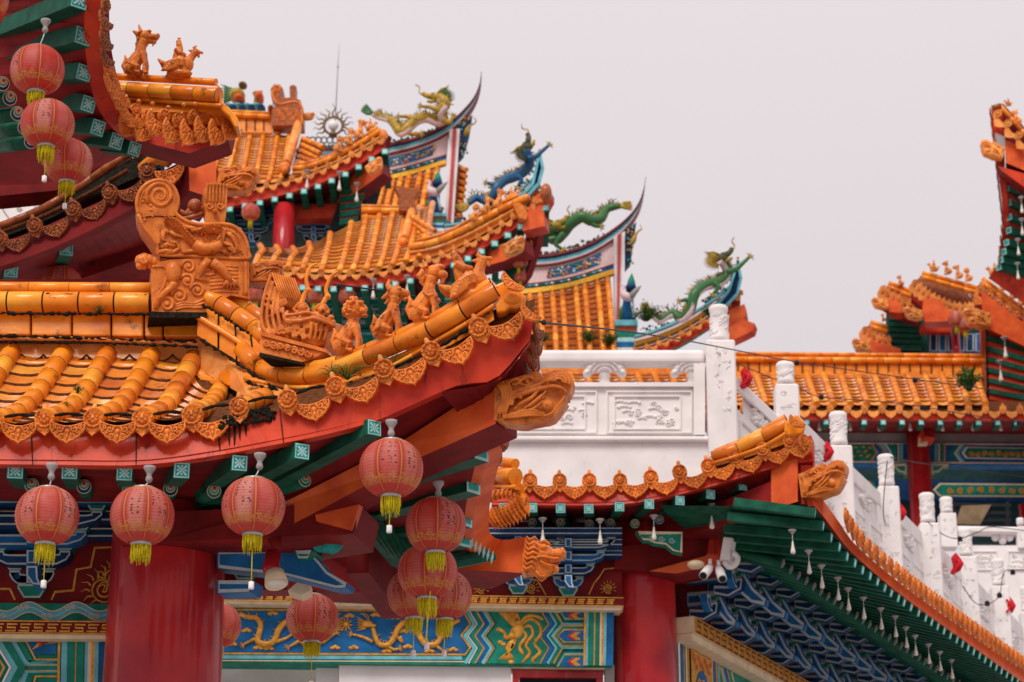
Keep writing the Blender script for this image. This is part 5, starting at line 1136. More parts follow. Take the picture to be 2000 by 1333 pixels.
# ================================================================== middle pavilion with the gold dragon beam
k8 = cc(400, 1100, 2.439); k4 = cc(980, 800, 2.5014); k7 = cc(1500, 880, 2.942)
ev = thing('temple_pavilion', 'middle pavilion with gold dragons on a blue beam and a receding eave of bulbs', 'pavilion', (P(1260, 1200, 24.4).x, 24.4, 0))
YAW = rad(24.4); U = V((math.sin(YAW), math.cos(YAW), 0)); NO = V((math.cos(YAW), -math.sin(YAW), 0))
PI_ = Plane(P(830, 1240, 24.0), -Y)
# ---- painted beam
b = MB(); st = .006
b.prism([PI_.pt(380, 1174), PI_.pt(1199, 1191), PI_.pt(1196, 1302), PI_.pt(380, 1293)], (0, .35, 0), EM)
stroke(b, PI_, [k8(-60, 198), k8(1215, 205)], 5.5, CY, 1, st); stroke(b, PI_, [k8(-60, 447), k8(1225, 452)], 7, CY, 1, st); stroke(b, PI_, [k8(-60, 464), k8(1250, 470)], 2, CM, 1, st)
stroke(b, PI_, [k8(-60, 222), k8(1230, 228), k8(1265, 290), k8(1222, 345), k8(1265, 402), k8(1240, 436), k8(-60, 430)], 3.2, GD, 2, st)
paint(b, PI_, [k8(*p) for p in ((-60, 229), (1222, 236), (1255, 290), (1212, 345), (1255, 402), (1235, 430), (-60, 424))], BL, 1, st)
def zig(x0, wd, m, lay, x1=None, mir=1):
    xs = [(-48 * mir, 208), (0, 290), (-43 * mir, 347), (0, 405), (-42 * mir, 478)]
    stroke(b, PI_, [k8(x0 + dx, y) for dx, y in xs], wd, m, lay, st)
for x0, wd, m in ((1283, 6, CY), (1299, 3, WP), (1313, 9, EM), (1330, 3, GD), (1345, 8, BL), (1364, 7, CY), (1376, 3, GD)): zig(x0, wd, m, 3)
paint(b, PI_, [k8(*p) for p in ((1345, 212), (1600, 216), (1655, 292), (1602, 350), (1655, 408), (1612, 482), (1342, 478), (1392, 405), (1346, 347), (1392, 290))], EM, 2, st)
for x0, wd, m in ((1640, 3, GD), (1655, 9, BL), (1674, 7, CY), (1690, 6, EM), (1704, 3, GD)): zig(x0, wd, m, 3)
for yc in (347,):
    for sc_, m in ((1.0, CY), (.84, GD), (.72, EM), (.52, GD), (.42, BL)):
        paint(b, PI_, [k8(1655 + 0 + (x - 1655) * 1, yc + y * sc_) for x, y in ((1650 + 60 * (1 - sc_), 0), (1700 + 20 * (1 - sc_), -62), (1805, -62), (1805, 62), (1700 + 20 * (1 - sc_), 62))], m, 4 + int((1 - sc_) * 10), st)
for yc, s_ in ((232, 1), (468, -1)):
    for sc_, m in ((1.0, CY), (.84, GD), (.72, EM), (.5, BL)):
        paint(b, PI_, [k8(x, yc + y * s_) for x, y in ((1675 + 30 * (1 - sc_), -26), (1805, -26), (1805, 40 * sc_), (1715, 40 * sc_))], m, 4 + int((1 - sc_) * 10), st)
for yc in (250, 347, 470):
    for dx, c_ in ((0, RD), (14, GD), (26, GD)): stroke(b, PI_, [k8(1760 + dx, yc - 18), k8(1735 + dx, yc), k8(1760 + dx, yc + 18)], 3.4, c_, 10, st)
for x, wd, m in ((1813, 5, GD), (1824, 5, CY), (1842, 11, EM), (1858, 2.4, GD), (1872, 9, EM), (1886, 5, CM), (1897, 4, GD), (1909, 6, CY), (1932, 14, BL)): stroke(b, PI_, [k8(x, 232), k8(x - 4, 488)], wd, m, 11, st)
b.build('painted_beam', ev)
# gilded dragons and phoenix in relief on the beam
def gold_dragon(body, wd, legs, head, mir=1, name='gilded_dragon'):
    b = MB(); f = lambda p, o=.02: PI_.pt(*k8(*p), o); sp = spl([f(p) for p in body], 44); s_ = S(24) / 2.439
    b.tube(sp, [s_ * wd * (0.35 + .65 * math.sin(math.pi * min(.97, .12 + .8 * i / 43)) ** .7) * .5 for i in range(44)], GD, 8)
    for i in range(3, 42, 2):
        p = sp[i]; t = (sp[i + 1] - sp[i - 1]).normalized(); q = t.cross(-Y); q = q if q.z > 0 else -q
        b.tube([p + q * s_ * wd * .35, p + q * s_ * wd * .85 - t * s_ * 5], [s_ * 4, s_ * 1], GD, 4)
    for lg in legs:
        b.tube(spl([f(p) for p in lg], 8), [s_ * 9, s_ * 8, s_ * 7, s_ * 6, s_ * 5], GD, 6); e_ = lg[-1]; d_ = V((lg[-1][0] - lg[-2][0], lg[-1][1] - lg[-2][1], 0)).normalized()
        for k in (-1, -.35, .35, 1):
            c_, s2 = math.cos(k), math.sin(k); b.tube([f(e_), f((e_[0] + 22 * (d_.x * c_ - d_.y * s2), e_[1] + 22 * (d_.x * s2 + d_.y * c_)))], [s_ * 4, s_ * 1.5], GD, 4)
    hx, hy = head
    b.ell(f(head), (s_ * 26, s_ * 8, s_ * 17), GD, seg=10, rings=7); b.ell(f((hx + mir * 24, hy + 8)), (s_ * 18, s_ * 7, s_ * 9), GD, seg=8, rings=6)
    for k in range(6): b.tube([f((hx - mir * 8, hy - 8 + 6 * k)), f((hx - mir * 40, hy - 26 + 11 * k)), f((hx - mir * 52, hy - 34 + 13 * k))], [s_ * 4, s_ * 3, s_ * 1], GD, 4)
    for k in (0, 1): b.tube(spl([f((hx + 6 * mir, hy - 12)), f((hx + mir * (2 - 14 * k), hy - 40)), f((hx - mir * 18 * (1 + k), hy - 50))], 6), s_ * 2.5, GD, 4)
    return b.build(name, ev)
gold_dragon([(800, 310), (812, 350), (830, 385), (868, 392), (900, 360), (922, 310), (960, 280), (1000, 290), (1022, 345), (1050, 385), (1100, 388), (1130, 345), (1165, 300), (1215, 272)], 30, [[(800, 375), (750, 352), (702, 340)], [(870, 395), (900, 412), (925, 408)], [(930, 350), (940, 378), (915, 350)], [(1100, 392), (1130, 415), (1142, 420)]], (775, 290), 1)
gold_dragon([(165, 240), (200, 258), (245, 262), (266, 295), (258, 340), (250, 372), (290, 388), (330, 372), (350, 322), (385, 282), (425, 300), (445, 350), (485, 388), (540, 385), (575, 345), (598, 305)], 30, [[(240, 360), (205, 378), (185, 388)], [(340, 375), (385, 360), (415, 340)], [(450, 370), (415, 392), (400, 400)], [(560, 380), (600, 350), (625, 335)]], (610, 290), -1)
b = MB(); f = lambda p: PI_.pt(*k8(*p), .012); s_ = S(24) / 2.439
for x, y in ((325, 238), (200, 320), (255, 402), (132, 385), (815, 246), (908, 258), (868, 418), (968, 398), (1140, 346), (1185, 412), (1072, 418), (710, 402), (622, 402), (945, 325), (305, 405), (690, 250)):
    for dx, dy, r in ((-14, 3, 13), (0, -3, 14), (13, 3, 12)): b.ell(f((x + dx, y + dy)), (s_ * r, s_ * 5, s_ * r * .62), GD, seg=8, rings=6)
b.ell(f((672, 292)), s_ * 13, GD)
for k in range(9): a = k * .7; b.tube([f((672 + 12 * math.cos(a), 292 + 12 * math.sin(a))), f((672 + 26 * math.cos(a + .2), 292 + 28 * math.sin(a + .2))), f((672 + 36 * math.cos(a), 292 + 40 * math.sin(a)))], [s_ * 5, s_ * 4, s_ * 1], GD, 4)
b.build('gilded_clouds', ev)
b = MB()
b.ell(f((1488, 325)), (s_ * 30, s_ * 10, s_ * 42), GD, M.Rotation(.5, 3, 'Y')); b.tube(spl([f((1470, 345)), f((1435, 358)), f((1428, 335)), f((1405, 318))], 10), [s_ * 18, s_ * 11, s_ * 9, s_ * 9], GD, 7); b.ell(f((1402, 316)), (s_ * 13, s_ * 6, s_ * 9), GD, seg=8, rings=6); b.tube([f((1395, 316)), f((1384, 324))], [s_ * 4, s_ * 1], GD, 4)
for k in range(7): b.tube(spl([f((1478 + 3 * k, 305 - 2 * k)), f((1440 + 8 * k, 270 - 5 * k)), f((1392 + 13 * k, 222 + 2 * k))], 6), [s_ * 9, s_ * 8, s_ * 6, s_ * 2], GD, 5)
for k in range(7): b.tube(spl([f((1480 - 2 * k, 365)), f((1462 - 4 * k, 410)), f((1400 + 13 * k, 470 - 3 * abs(k - 3)))], 6), [s_ * 9, s_ * 8, s_ * 6, s_ * 2], GD, 5)
for pts in ([(1505, 300), (1545, 268), (1590, 290), (1600, 340), (1570, 385), (1598, 425), (1560, 462), (1575, 478)], [(1510, 310), (1548, 300), (1562, 340), (1530, 390), (1548, 430), (1512, 474)], [(1500, 290), (1530, 258), (1570, 252), (1612, 270)], [(1515, 320), (1530, 350), (1500, 400), (1520, 440)]): b.tube(spl([f(p) for p in pts], 22), [s_ * 6, s_ * 8, s_ * 8, s_ * 9, s_ * 7, s_ * 9, s_ * 5], GD, 6)
for x, y in ((1408, 378), (1422, 388), (1478, 225), (1460, 472)): b.ell(f((x, y)), (s_ * 14, s_ * 5, s_ * 9), GD, seg=8, rings=6)
b.build('gilded_phoenix', ev)
# fret moulding, board with flames, tie beams, brackets
b = MB(); q = Plane(PI_.p0 + PI_.n * .2, PI_.n)
b.prism([q.pt(380, 1156), q.pt(1218, 1167), q.pt(1218, 1185), q.pt(380, 1172)], (0, .3, 0), MR, CM); b.prism([q.pt(380, 1172.5, -.02), q.pt(1215, 1185.5, -.02), q.pt(1212, 1192, -.02), q.pt(380, 1178, -.02)], (0, .25, 0), CM)
meander(b, q, 384, 1216, 1158.5, 1169.5, 19, GD, 2.0, .0145, 1, .006); stroke(b, q, [(380, 1157), (1218, 1168)], 1.8, GD, 1, .006); stroke(b, q, [(380, 1171), (1218, 1184)], 1.8, GD, 1, .006); b.build('fret_moulding', ev)
b = MB(); b.prism([PI_.pt(700, 1020, -.05), PI_.pt(1215, 1020, -.05), PI_.pt(1215, 1172, -.05), PI_.pt(700, 1165, -.05)], (0, .2, 0), MR)
for cx in (1038, 1188, 940, 1014): stroke(b, PI_, spiral(cx, 1150, 10, 2, 1, 18), 1.8, GD, 1, .006); [stroke(b, PI_, [(cx + 11 * math.cos(a), 1150 + 11 * math.sin(a)), (cx + 17 * math.cos(a), 1150 + 17 * math.sin(a))], 1.8, GD, 1, .006, taper=True) for a in [2.6 + .5 * k for k in range(9)]]
stroke(b, PI_, [(1200, 1110), (1180, 1112), (1170, 1128), (1160, 1140), (1150, 1162)], 2, GD, 1, .006); stroke(b, PI_, [(1020, 1128), (1050, 1134), (1066, 1162)], 2, GD, 1, .006); b.build('painted_board', ev)
b = MB()
for y0, y1, off, m in ((1030, 1044, .5, NV), (1052, 1066, .36, NV), (1074, 1086, .2, NV)):
    q = Plane(PI_.p0 + PI_.n * off, PI_.n); b.prism([q.pt(900, y0), q.pt(1215, y0), q.pt(1215, y1), q.pt(900, y1)], (0, .2, 0), m); stroke(b, q, [(900, y1 - 2), (1215, y1 - 2)], 2, PG, 1, .006); stroke(b, q, [(900, y0 + 2), (1215, y0 + 2)], 1.5, PG, 1, .006)
b.build('tie_beam', ev)
dougong(ev, PI_, 1110, 1146, 16.5, 4, .12, .16, step=.006); dougong(ev, PI_, 1012, 1142, 16.5, 4, .12, .16, step=.006); dougong(ev, PI_, 716, 1130, 16, 3, .12, .16, step=.006)
q = Plane(PI_.p0 + PI_.n * .52, PI_.n); b = MB(); ply(b, q, [k4(*p) for p in ((655, 598), (885, 598), (882, 705), (835, 692), (800, 662), (745, 655), (715, 640), (690, 640))], .12, EM, CM, 3, 0, .006)
for x, y in ((735, 625), (780, 632), (830, 640)): stroke(b, q, spiral(*k4(x, y), 6.5, 1.4, 0, 12), 1.6, PG, 1, .006)
b.build('carved_bracket', ev)
# wall, door and recess below the beam
b = MB(); b.prism([PI_.pt(662, 1291, -.1), PI_.pt(998, 1297, -.1), PI_.pt(998, 1460, -.1), PI_.pt(662, 1460, -.1)], (0, .3, 0), WP); b.prism([PI_.pt(380, 1288, -.9), PI_.pt(640, 1288, -.9), PI_.pt(640, 1460, -.9), PI_.pt(380, 1460, -.9)], (0, .2, 0), GY); b.prism([PI_.pt(617, 1290, -.25), PI_.pt(661, 1291, -.25), PI_.pt(661, 1460, -.25), PI_.pt(617, 1460, -.25)], (0, .6, 0), MATS['white_paint'])
b.prism([PI_.pt(1182, 1299, -.08), PI_.pt(1200, 1299, -.08), PI_.pt(1200, 1460, -.08), PI_.pt(1182, 1460, -.08)], (0, .3, 0), GY); b.prism([PI_.pt(998.5, 1298, -.08), PI_.pt(1181.5, 1300, -.08), PI_.pt(1181.5, 1308, -.08), PI_.pt(998.5, 1306, -.08)], (0, .3, 0), CM); b.build('wall', ev)
b = MB()
for p0, p1, p2, p3 in (((1001, 1309), (1178, 1311), (1178, 1325), (1001, 1323)), ((1001, 1323.5), (1014, 1323.5), (1014, 1460), (1001, 1460)), ((1165, 1325.5), (1178, 1325.5), (1178, 1460), (1165, 1460))): b.prism([PI_.pt(*p, -.1) for p in (p0, p1, p2, p3)], (0, .15, 0), CR)
dr = b.build('door_frame', ev); b = MB(); b.prism([PI_.pt(1014.5, 1324, -.18), PI_.pt(1164.5, 1326, -.18), PI_.pt(1164.5, 1460, -.18), PI_.pt(1014.5, 1460, -.18)], (0, .05, 0), DK); b.build('pane', dr)
# ---- column, collar, corner lintel
b = MB(); c0 = P(1256, 1200, 24.4); r0 = S(24.4) * 63; b.lathe([(r0 * 1.05, -c0.z), (r0, 0), (r0 * .98, .5), (r0 * .97, 1.25)], c0, CR, 40); b.build('column', ev)
b = MB(); b.prism([P(*k4(x, y), 23.95) for x, y in ((550, 672), (850, 640), (1045, 598), (1100, 620), (1030, 760), (850, 800), (720, 790), (550, 780))], (.1, .5, 0), MR); b.prism([P(*k4(x, y), 23.9) for x, y in ((1015, 612), (1085, 625), (1055, 755), (1000, 745))], (.05, .3, 0), RF); b.prism([P(*k4(x, y), 23.85) for x, y in ((720, 790), (1010, 712), (1000, 770), (850, 802))], (.05, .4, .0), OB, MR); b.build('lintel', ev)
# ---- front eave
cp = [P(*q) for q in ((978, 938, 23.1), (1035, 938, 23.1), (1093, 938, 23.1), (1151, 938, 23.1), (1211, 938, 23.1), (1271, 932, 23.05), (1327, 921, 23.0), (1383, 910, 22.92), (1437, 892, 22.85), (1490, 878, 22.75), (1543, 862, 22.65))]
pp = [P(*q) for q in ((1006, 948, 23.08), (1064, 952, 23.08), (1122, 953, 23.08), (1181, 952, 23.08), (1241, 950, 23.05), (1300, 944, 23.0), (1358, 932, 22.95), (1412, 916, 22.88), (1466, 900, 22.8), (1520, 884, 22.7), (1564, 872, 22.6))]
eave_row(ev, cp, S(23) * 68, plate_pts=[p - Z * S(23) * 3 for p in pp])
FT = splp([(960, 950, 23.16), (1180, 951, 23.16), (1280, 946, 23.1), (1380, 925, 23.0), (1480, 893, 22.85), (1580, 855, 22.7)], 30); FB = splp([(960, 986, 23.1), (1180, 987, 23.1), (1290, 974, 23.06), (1390, 950, 22.96), (1470, 926, 22.84), (1520, 912, 22.8), (1556, 905, 22.72), (1590, 900, 22.62)], 30)
b = MB(); b.ribbon(FT, FB, (0, .1, 0), RF); b.build('fascia', ev)
b = MB(); inn = splp([(960, 1034, 24.6), (1180, 1034, 24.6), (1290, 1036, 24.5), (1380, 1040, 24.4), (1440, 1040, 24.2), (1500, 1010, 23.6), (1560, 960, 23.0), (1585, 930, 22.8)], 30); b.grid([[p + Z * .03 for p in FB], inn], MR, smooth=False); b.build('soffit', ev)
b = MB(); b.grid([[p + Y * .02 for p in FT], [p + Y * 2.2 + Z * .35 for p in FT]], G); b.build('roof_tiles', ev)
for x, y, x2, y2 in ((1040, 992, 1046, 1010), (1095, 993, 1100, 1010), (1150, 994, 1154, 1012), (1210, 990, 1190, 1014), (1268, 985, 1232, 1014), (1328, 978, 1262, 1014), (1388, 966, 1290, 1014), (1451, 949, 1320, 1014), (984, 992, 992, 1012)): rafter(ev, P(x, y, 23.05), P(x2, y2, 24.3), S(23) * 18.5)
for i, (x, y) in enumerate(((1040, 1021), (1095, 1022), (1151, 1024), (1192, 1022), (1240, 1023), (1288, 1015), (1335, 1006), (1384, 992))): round_rafter(ev, P(x, y, 23.7), P(x * .75 + 305, y + 8, 24.5), S(23.7) * 9, (NV, EM, BL)[i % 3])
b = MB()
b.roll(splp([(1392, 893, 22.95), (1440, 876, 22.86), (1500, 848, 22.75), (1540, 826, 22.68)], 12), S(22.8) * 12, G, .3, GR, 12); b.roll(splp([(1398, 883, 23.0), (1450, 862, 22.9), (1500, 836, 22.8), (1535, 815, 22.73)], 12), S(22.8) * 7, G, .3, GR, 8)
b.roll(splp([(1390, 906, 22.9), (1450, 888, 22.8), (1500, 868, 22.72), (1548, 838, 22.62)], 12), S(22.8) * 4, G, .3, GR, 8); b.build('hip_roll', ev)
b = MB(); b.prism([P(*k4(x, y), 22.6) for x, y in ((1385, 60), (1440, 20), (1480, 60), (1485, 100), (1460, 125), (1400, 130), (1380, 105))], (0, .25, 0), G); b.ribbon(splp([(1392, 900, 22.96), (1450, 880, 22.88), (1540, 840, 22.72)], 8), splp([(1392, 915, 22.95), (1450, 900, 22.86), (1560, 862, 22.7)], 8), (0, .2, 0), G, GRO); b.build('hip_end', ev, bevel=.02)
inst('drip_tile', PLATE, ev, M.Translation(P(1556, 824, 22.5)) @ M.Rotation(.6, 4, 'Y') @ M.Rotation(-.5, 4, 'X') @ M.Scale(.25, 4)); inst('tile_cap', CAP, ev, M.Translation(P(1570, 860, 22.55)) @ M.Rotation(.6, 4, 'Z') @ M.Scale(.28, 4))
# corner dragon beam
b = MB(); b.ribbon([P(1290, 1012, 24.1), P(1420, 975, 23.2), P(1506, 940, 22.88)], [P(1290, 1060, 24.1), P(1420, 1022, 23.2), P(1506, 996, 22.85)], (.20, .3, 0), MATS['deep_red'], MR)  # inner stretch coloured darker red to stand for the shadow on it
b.ribbon([P(1506, 905, 22.87), P(1530, 902, 22.78), P(1558, 896, 22.70)], [P(1506, 996, 22.84), P(1530, 988, 22.76), P(1558, 980, 22.68)], (.20, .3, 0), OB, MR); b.build('corner_beam', ev)
b = MB(); b.ribbon([P(1545, 868, 22.78), P(1584, 850, 22.7)], [P(1545, 985, 22.78), P(1590, 985, 22.7)], (.06, .25, 0), RF); b.build('corner_board', ev)
inst('dragon_head_ornament', HEADL, ev, M.Translation(P(1557, 944, 22.58) + V((.05, .1, 0))) @ M.Rotation(-.35, 4, 'Z') @ M.Rotation(-.1, 4, 'Y') @ M.Scale(S(22.5) * 68, 4))
# ---- long side eave receding to the right
dS = lambda x: 22.65 * (3260 - 1600) / (3260 - x)
EN = [(1592, 1003), (1610, 1031), (1627, 1055), (1643, 1073), (1656, 1089), (1671, 1101), (1685, 1114), (1698, 1124), (1711, 1134), (1725, 1146), (1738, 1157), (1752, 1167), (1806, 1206), (1870, 1251), (1940, 1300), (2010, 1348), (2060, 1384)]
ENP = splp([(x, y, dS(x)) for x, y in EN], 40)
PS = Plane(P(1320, 1215, 24.45), NO); O0 = PS.pt(1320, 1216)
def inner(p, n=.52, z=.84):       # the place on the purlin straight behind an eave point
    q = p - NO * ((p - O0).dot(NO) - n); q.z = O0.z + z; return q
for i, p in enumerate(ENP):
    k = max(0, 1 - i / 7.0); w_ = min(1, i / 9); rafter(ev, p, lerp(p - NO * (1.5 - .75 * k) - U * k * .2 + Z * .14, inner(p), w_), .085, False, TL, TLL)
for i in range(0, 39):
    p = lerp(ENP[i], ENP[i + 1], .5); e_ = inner(p, .5, .72); p = lerp(p, e_, .5) - Z * .11
    if i > 3: round_rafter(ev, p, e_, .045, BL)
FO = splp([(1578, 945, 22.62), (1606, 975, 22.7), (1640, 1022, 23.2), (1672, 1066, 23.8), (1740, 1125, 24.7), (1806, 1175, dS(1806)), (1900, 1242, dS(1900)), (2060, 1352, dS(2060))], 40)
b = MB(); b.ribbon(FO, [p + Z * .01 + NO * .0 for p in splp([(1590, 990, 22.62), (1600, 1000, 22.7), (1630, 1040, 23.1), (1660, 1078, 23.7), (1725, 1136, 24.5), (1800, 1194, dS(1800)), (1890, 1258, dS(1890)), (2050, 1372, dS(2050))], 40)], -NO * .06, OB, RF); b.build('fascia', ev)
b = MB(); b.grid([[p + Z * .06 for p in ENP], [lerp(p - NO * 1.6 + Z * .26, inner(p, .42, .94), min(1, i / 9)) for i, p in enumerate(ENP)]], GN, smooth=False); b.build('soffit', ev)
cs = spl([p + NO * .08 + Z * .06 for p in FO[3:]], 44)
eave_row(ev, cs, .27, CAP, PLATE, .22, NO)
b = MB()
b.bar(inner(ENP[5], .48, .73), inner(ENP[-1], .48, .73), .14, .12, GN); b.bar(inner(ENP[5], .30, .84), inner(ENP[-1], .30, .84), .12, .2, MR); b.bar(inner(ENP[4], .1, 1.0), inner(ENP[-1], .1, 1.0), .9, .05, MR); b.build('purlin', ev)
# side wall: fret beam and painted panels
PS = Plane(P(1320, 1215, 24.45), NO); su = lambda x, y, off=0: PS.pt(x, y, off)
o0 = su(1320, 1207); LS = LPlane(o0, U, Z, NO)          # metric plane of the side wall, origin at the fret's left top
b = MB(); b.prism([LS.pt(0, .0, .2), LS.pt(12, .0, .2), LS.pt(12, -.17, .2), LS.pt(0, -.17, .2)], -NO * .3, MATS['gold_paint'], CM); b.prism([LS.pt(0, -.175, .17), LS.pt(12, -.175, .17), LS.pt(12, -.25, .17), LS.pt(0, -.25, .17)], -NO * .3, CM)
q = LPlane(LS.pt(0, 0, .2), U, Z, NO)
for i in range(60):
    a = .05 + i * .19; stroke(b, q, [(a, -.15), (a + .13, -.15), (a + .13, -.085), (a + .04, -.085), (a + .04, -.03), (a + .17, -.03)], .016, MR, 1, .006)
b.build('fret_moulding', ev)
b = MB(); b.prism([LS.pt(0, -.24), LS.pt(12, -.24), LS.pt(12, -1.3), LS.pt(0, -1.3)], -NO * .3, EM)
for x, wd, m in ((.06, .05, WP), (.14, .08, BL), (.2, .03, GD), (.27, .05, CM), (.33, .05, GD)): stroke(b, LS, [(x, -.24), (x, -1.3)], wd, m, 1, .006)
paint(b, LS, [(.36, -.26), (1.0, -.26), (1.0, -1.3), (.36, -1.3)], GD, 4, .006); paint(b, LS, circ(.68, -.85, .25, 18, .42), BL, 5, .006)
rn = random.Random(9)
for k in range(14): stroke(b, LS, spiral(.68 + rn.uniform(-.16, .16), -.85 + rn.uniform(-.33, .33), .07, 1.4, k, 12), .022, GD, 6, .006)
for k in range(10): stroke(b, LS, spiral(.4 + .06 * k, -.32 - .05 * (k % 3), .035, 1.4, k, 10), .012, RD, 6, .006)
for x, wd, m in ((1.03, .05, CM), (1.1, .06, BL), (1.17, .05, GD), (1.24, .06, CY)): stroke(b, LS, [(x, -.24), (x, -1.3)], wd, m, 2, .006)
for x0 in (1.3, 3.6, 5.9, 8.2):
    for off, wd, m in ((0, .05, GD), (.07, .07, CY), (.15, .09, BL), (.23, .03, GD), (.3, .08, EM), (.37, .03, CM)):
        stroke(b, LS, [(x0 + off, -.26), (x0 + .35 + off, -.75), (x0 + off, -1.3)], wd, m, 1, .006)
    paint(b, LS, [(x0 + .8, -.3), (x0 + 2.0, -.3), (x0 + 2.2, -.75), (x0 + 2.0, -1.3), (x0 + .8, -1.3), (x0 + 1.0, -.75)], BL, 4, .006)
    for k in range(7): stroke(b, LS, spiral(x0 + 1.1 + .14 * k, -.6 - .2 * (k % 3), .1, 1.5, k, 12), .03, GD, 5, .006)
b.build('painted_beam', ev)
b = MB(); b.prism([LS.pt(0, 1.04, -.12), LS.pt(12, 1.04, -.12), LS.pt(12, 0, -.12), LS.pt(0, 0, -.12)], -NO * .2, MR); b.prism([LS.pt(0, -1.3, -.12), LS.pt(12, -1.3, -.12), LS.pt(12, -9, -.12), LS.pt(0, -9, -.12)], -NO * .2, WP); b.build('wall', ev)
# bracket clusters along the side: pointed blue beaks over outlined arms
def side_bracket():
    b = MB(); W = LPlane(V((0, 0, 0)), X, Z, -Y)      # local: x = outward, z = up, y = along the wall
    def beak(n0, z0, k, y):
        ply(b, W, [(0, z0 + .17 * k), (0, z0), (n0 * .5, z0 - .0 * k), (n0 * .82, z0 - .24 * k), (n0, z0 - .28 * k), (n0 * 1.02, z0 - .22 * k), (n0 * .86, z0 - .1 * k), (n0 * .66, z0 + .17 * k)], .09, BL, PG, .026, y, .006)
    def cup(n0, z0, y): ply(b, W, [(n0 - .10, z0), (n0 + .10, z0), (n0 + .15, z0 + .1), (n0 - .15, z0 + .1)], .16, EM, PG, .02, y, .006)
    beak(1.0, .38, 1.0, .02); beak(.62, .16, .8, .02)
    for n0, z0 in ((.30, .10), (.62, .30), (.92, .50)):
        cup(n0, z0 + .07, .04)
        ply(b, W, [(n0 - .24, z0 - .06), (n0 - .05, z0 - .10), (n0 + .12, z0 - .04), (n0 + .14, z0 + .065), (n0 + .02, z0 + .065), (n0, z0 + .0), (n0 - .24, z0 + .02)], .08, NV, PG, .018, .10, .006)
        A = LPlane(V((n0 + .06, 0, 0)), Y, Z, X)
        ply(b, A, [(-.26, z0 + .12), (-.26, z0 + .04), (-.17, z0 - .03), (.17, z0 - .03), (.26, z0 + .04), (.26, z0 + .12), (.16, z0 + .12), (.13, z0 + .05), (-.13, z0 + .05), (-.16, z0 + .12)], .08, BL, PG, .02, 0, .006)
    b.prism([V((.80, -.12, .56)), V((1.05, -.12, .60)), V((1.05, -.12, .74)), V((.6, -.12, .74)), V((.6, -.12, .62))], (0, .24, 0), RF)
    b.tube([(.72, 0, .48), (.86, -.05, .53), (.96, 0, .52), (1.06, .05, .55)], [.05, .06, .05, .02], TL, 6)
    return b.mesh('side_bracket_mesh')
SBM = side_bracket(); mr = M(((NO.x, U.x, 0, 0), (NO.y, U.y, 0, 0), (0, 0, 1, 0), (0, 0, 0, 1)))
for i in range(17):
    p = LS.pt(.35 + .64 * i, .0, .0); inst('bracket', SBM, ev, M.Translation(p) @ mr @ M.Diagonal((.86, 1, 1.12, 1)))
# ---- bulbs under this pavilion's eaves
BG = 'white bulbs on cords under the middle pavilion eave'
names = ['first bulb from the left under the front eave of the middle pavilion', 'second bulb on the front eave, left of the blue carved bracket', 'third bulb on the front eave, over the blue carved bracket', 'bulb hanging left of the orange dragon beam, above the security cameras', 'bulb hanging just right of the orange dragon beam underside']
for (x, y), nm in zip(((1060, 1066), (1172, 1068), (1277, 1060), (1390, 1038), (1522, 1036)), names): bulb(x, y - 4, 27, 23.2, nm, BG)
ordn = ['first', 'second', 'third', 'fourth', 'fifth', 'sixth', 'seventh', 'eighth', 'ninth', 'tenth', 'eleventh', 'twelfth', 'thirteenth']
for i, (x, y) in enumerate(((1548, 1088), (1580, 1127), (1605, 1155), (1637, 1178), (1657, 1198), (1687, 1215), (1721, 1235), (1749, 1250), (1770, 1271), (1788, 1286), (1814, 1302), (1836, 1316), (1859, 1331))):
    bulb(x, y - 5, 26 - i * .5, dS(x) + .7, f'{ordn[i]} bulb down the receding green eave, counted from the dragon head corner', BG)
# ---- security cameras and floodlight on the corner lintel
sf = thing('flood_light', 'white box floodlight tilted on a red junction box beside two cameras', 'lamp', P(1405, 1075, 23.6))
b = MB(); b.prism([P(*k4(x, y), 23.5) for x, y in ((1082, 620), (1128, 625), (1112, 742), (1062, 738))], (.05, .12, 0), WP); b.build('lamp_housing', sf, bevel=.01)
b = MB(); b.prism([P(*k4(x, y), 23.55) for x, y in ((1000, 705), (1060, 712), (1056, 760), (1000, 756))], (.02, .12, 0), RF); b.build('junction_box', sf)
b = MB(); b.tube(splp([(*k4(1085, 745), 23.5), (*k4(1110, 770), 23.5), (*k4(1140, 758), 23.5), (*k4(1152, 725), 23.5), (*k4(1130, 700), 23.5)], 14), .03, WP, 8); b.build('conduit', sf)
for i, (pts, lab) in enumerate(((((1018, 770), (985, 812), -1), 'white bullet camera under the eave pointing down and left'), (((1060, 775), (1078, 828), 1), 'white bullet camera under the eave pointing down and right'))):
    t = thing('security_camera', lab, 'camera', P(*k4(*pts[0]), 23.5), group='cameras under the middle pavilion eave'); a, c = P(*k4(*pts[0]), 23.5), P(*k4(*pts[1]), 23.35)
    b = MB(); b.tube([a, lerp(a, c, .3), c], [.036, .046, .046], WP, 12); b.tube([a + Z * .08, a], .02, WP, 8); b.build('camera_body', t); b = MB(); b.tube([c, c + (c - a).normalized() * .012], .036, DK, 12); b.build('lens', t)
b = MB(); b.lathe([(.06, 0), (.085, .02), (.085, .05), (.05, .07), (0, .07)], P(*k4(948, 775), 23.5), CM, 16); tag(b.build('ceiling_lamp'), 'round cream lamp disc under the orange lintel of the middle pavilion', 'lamp')
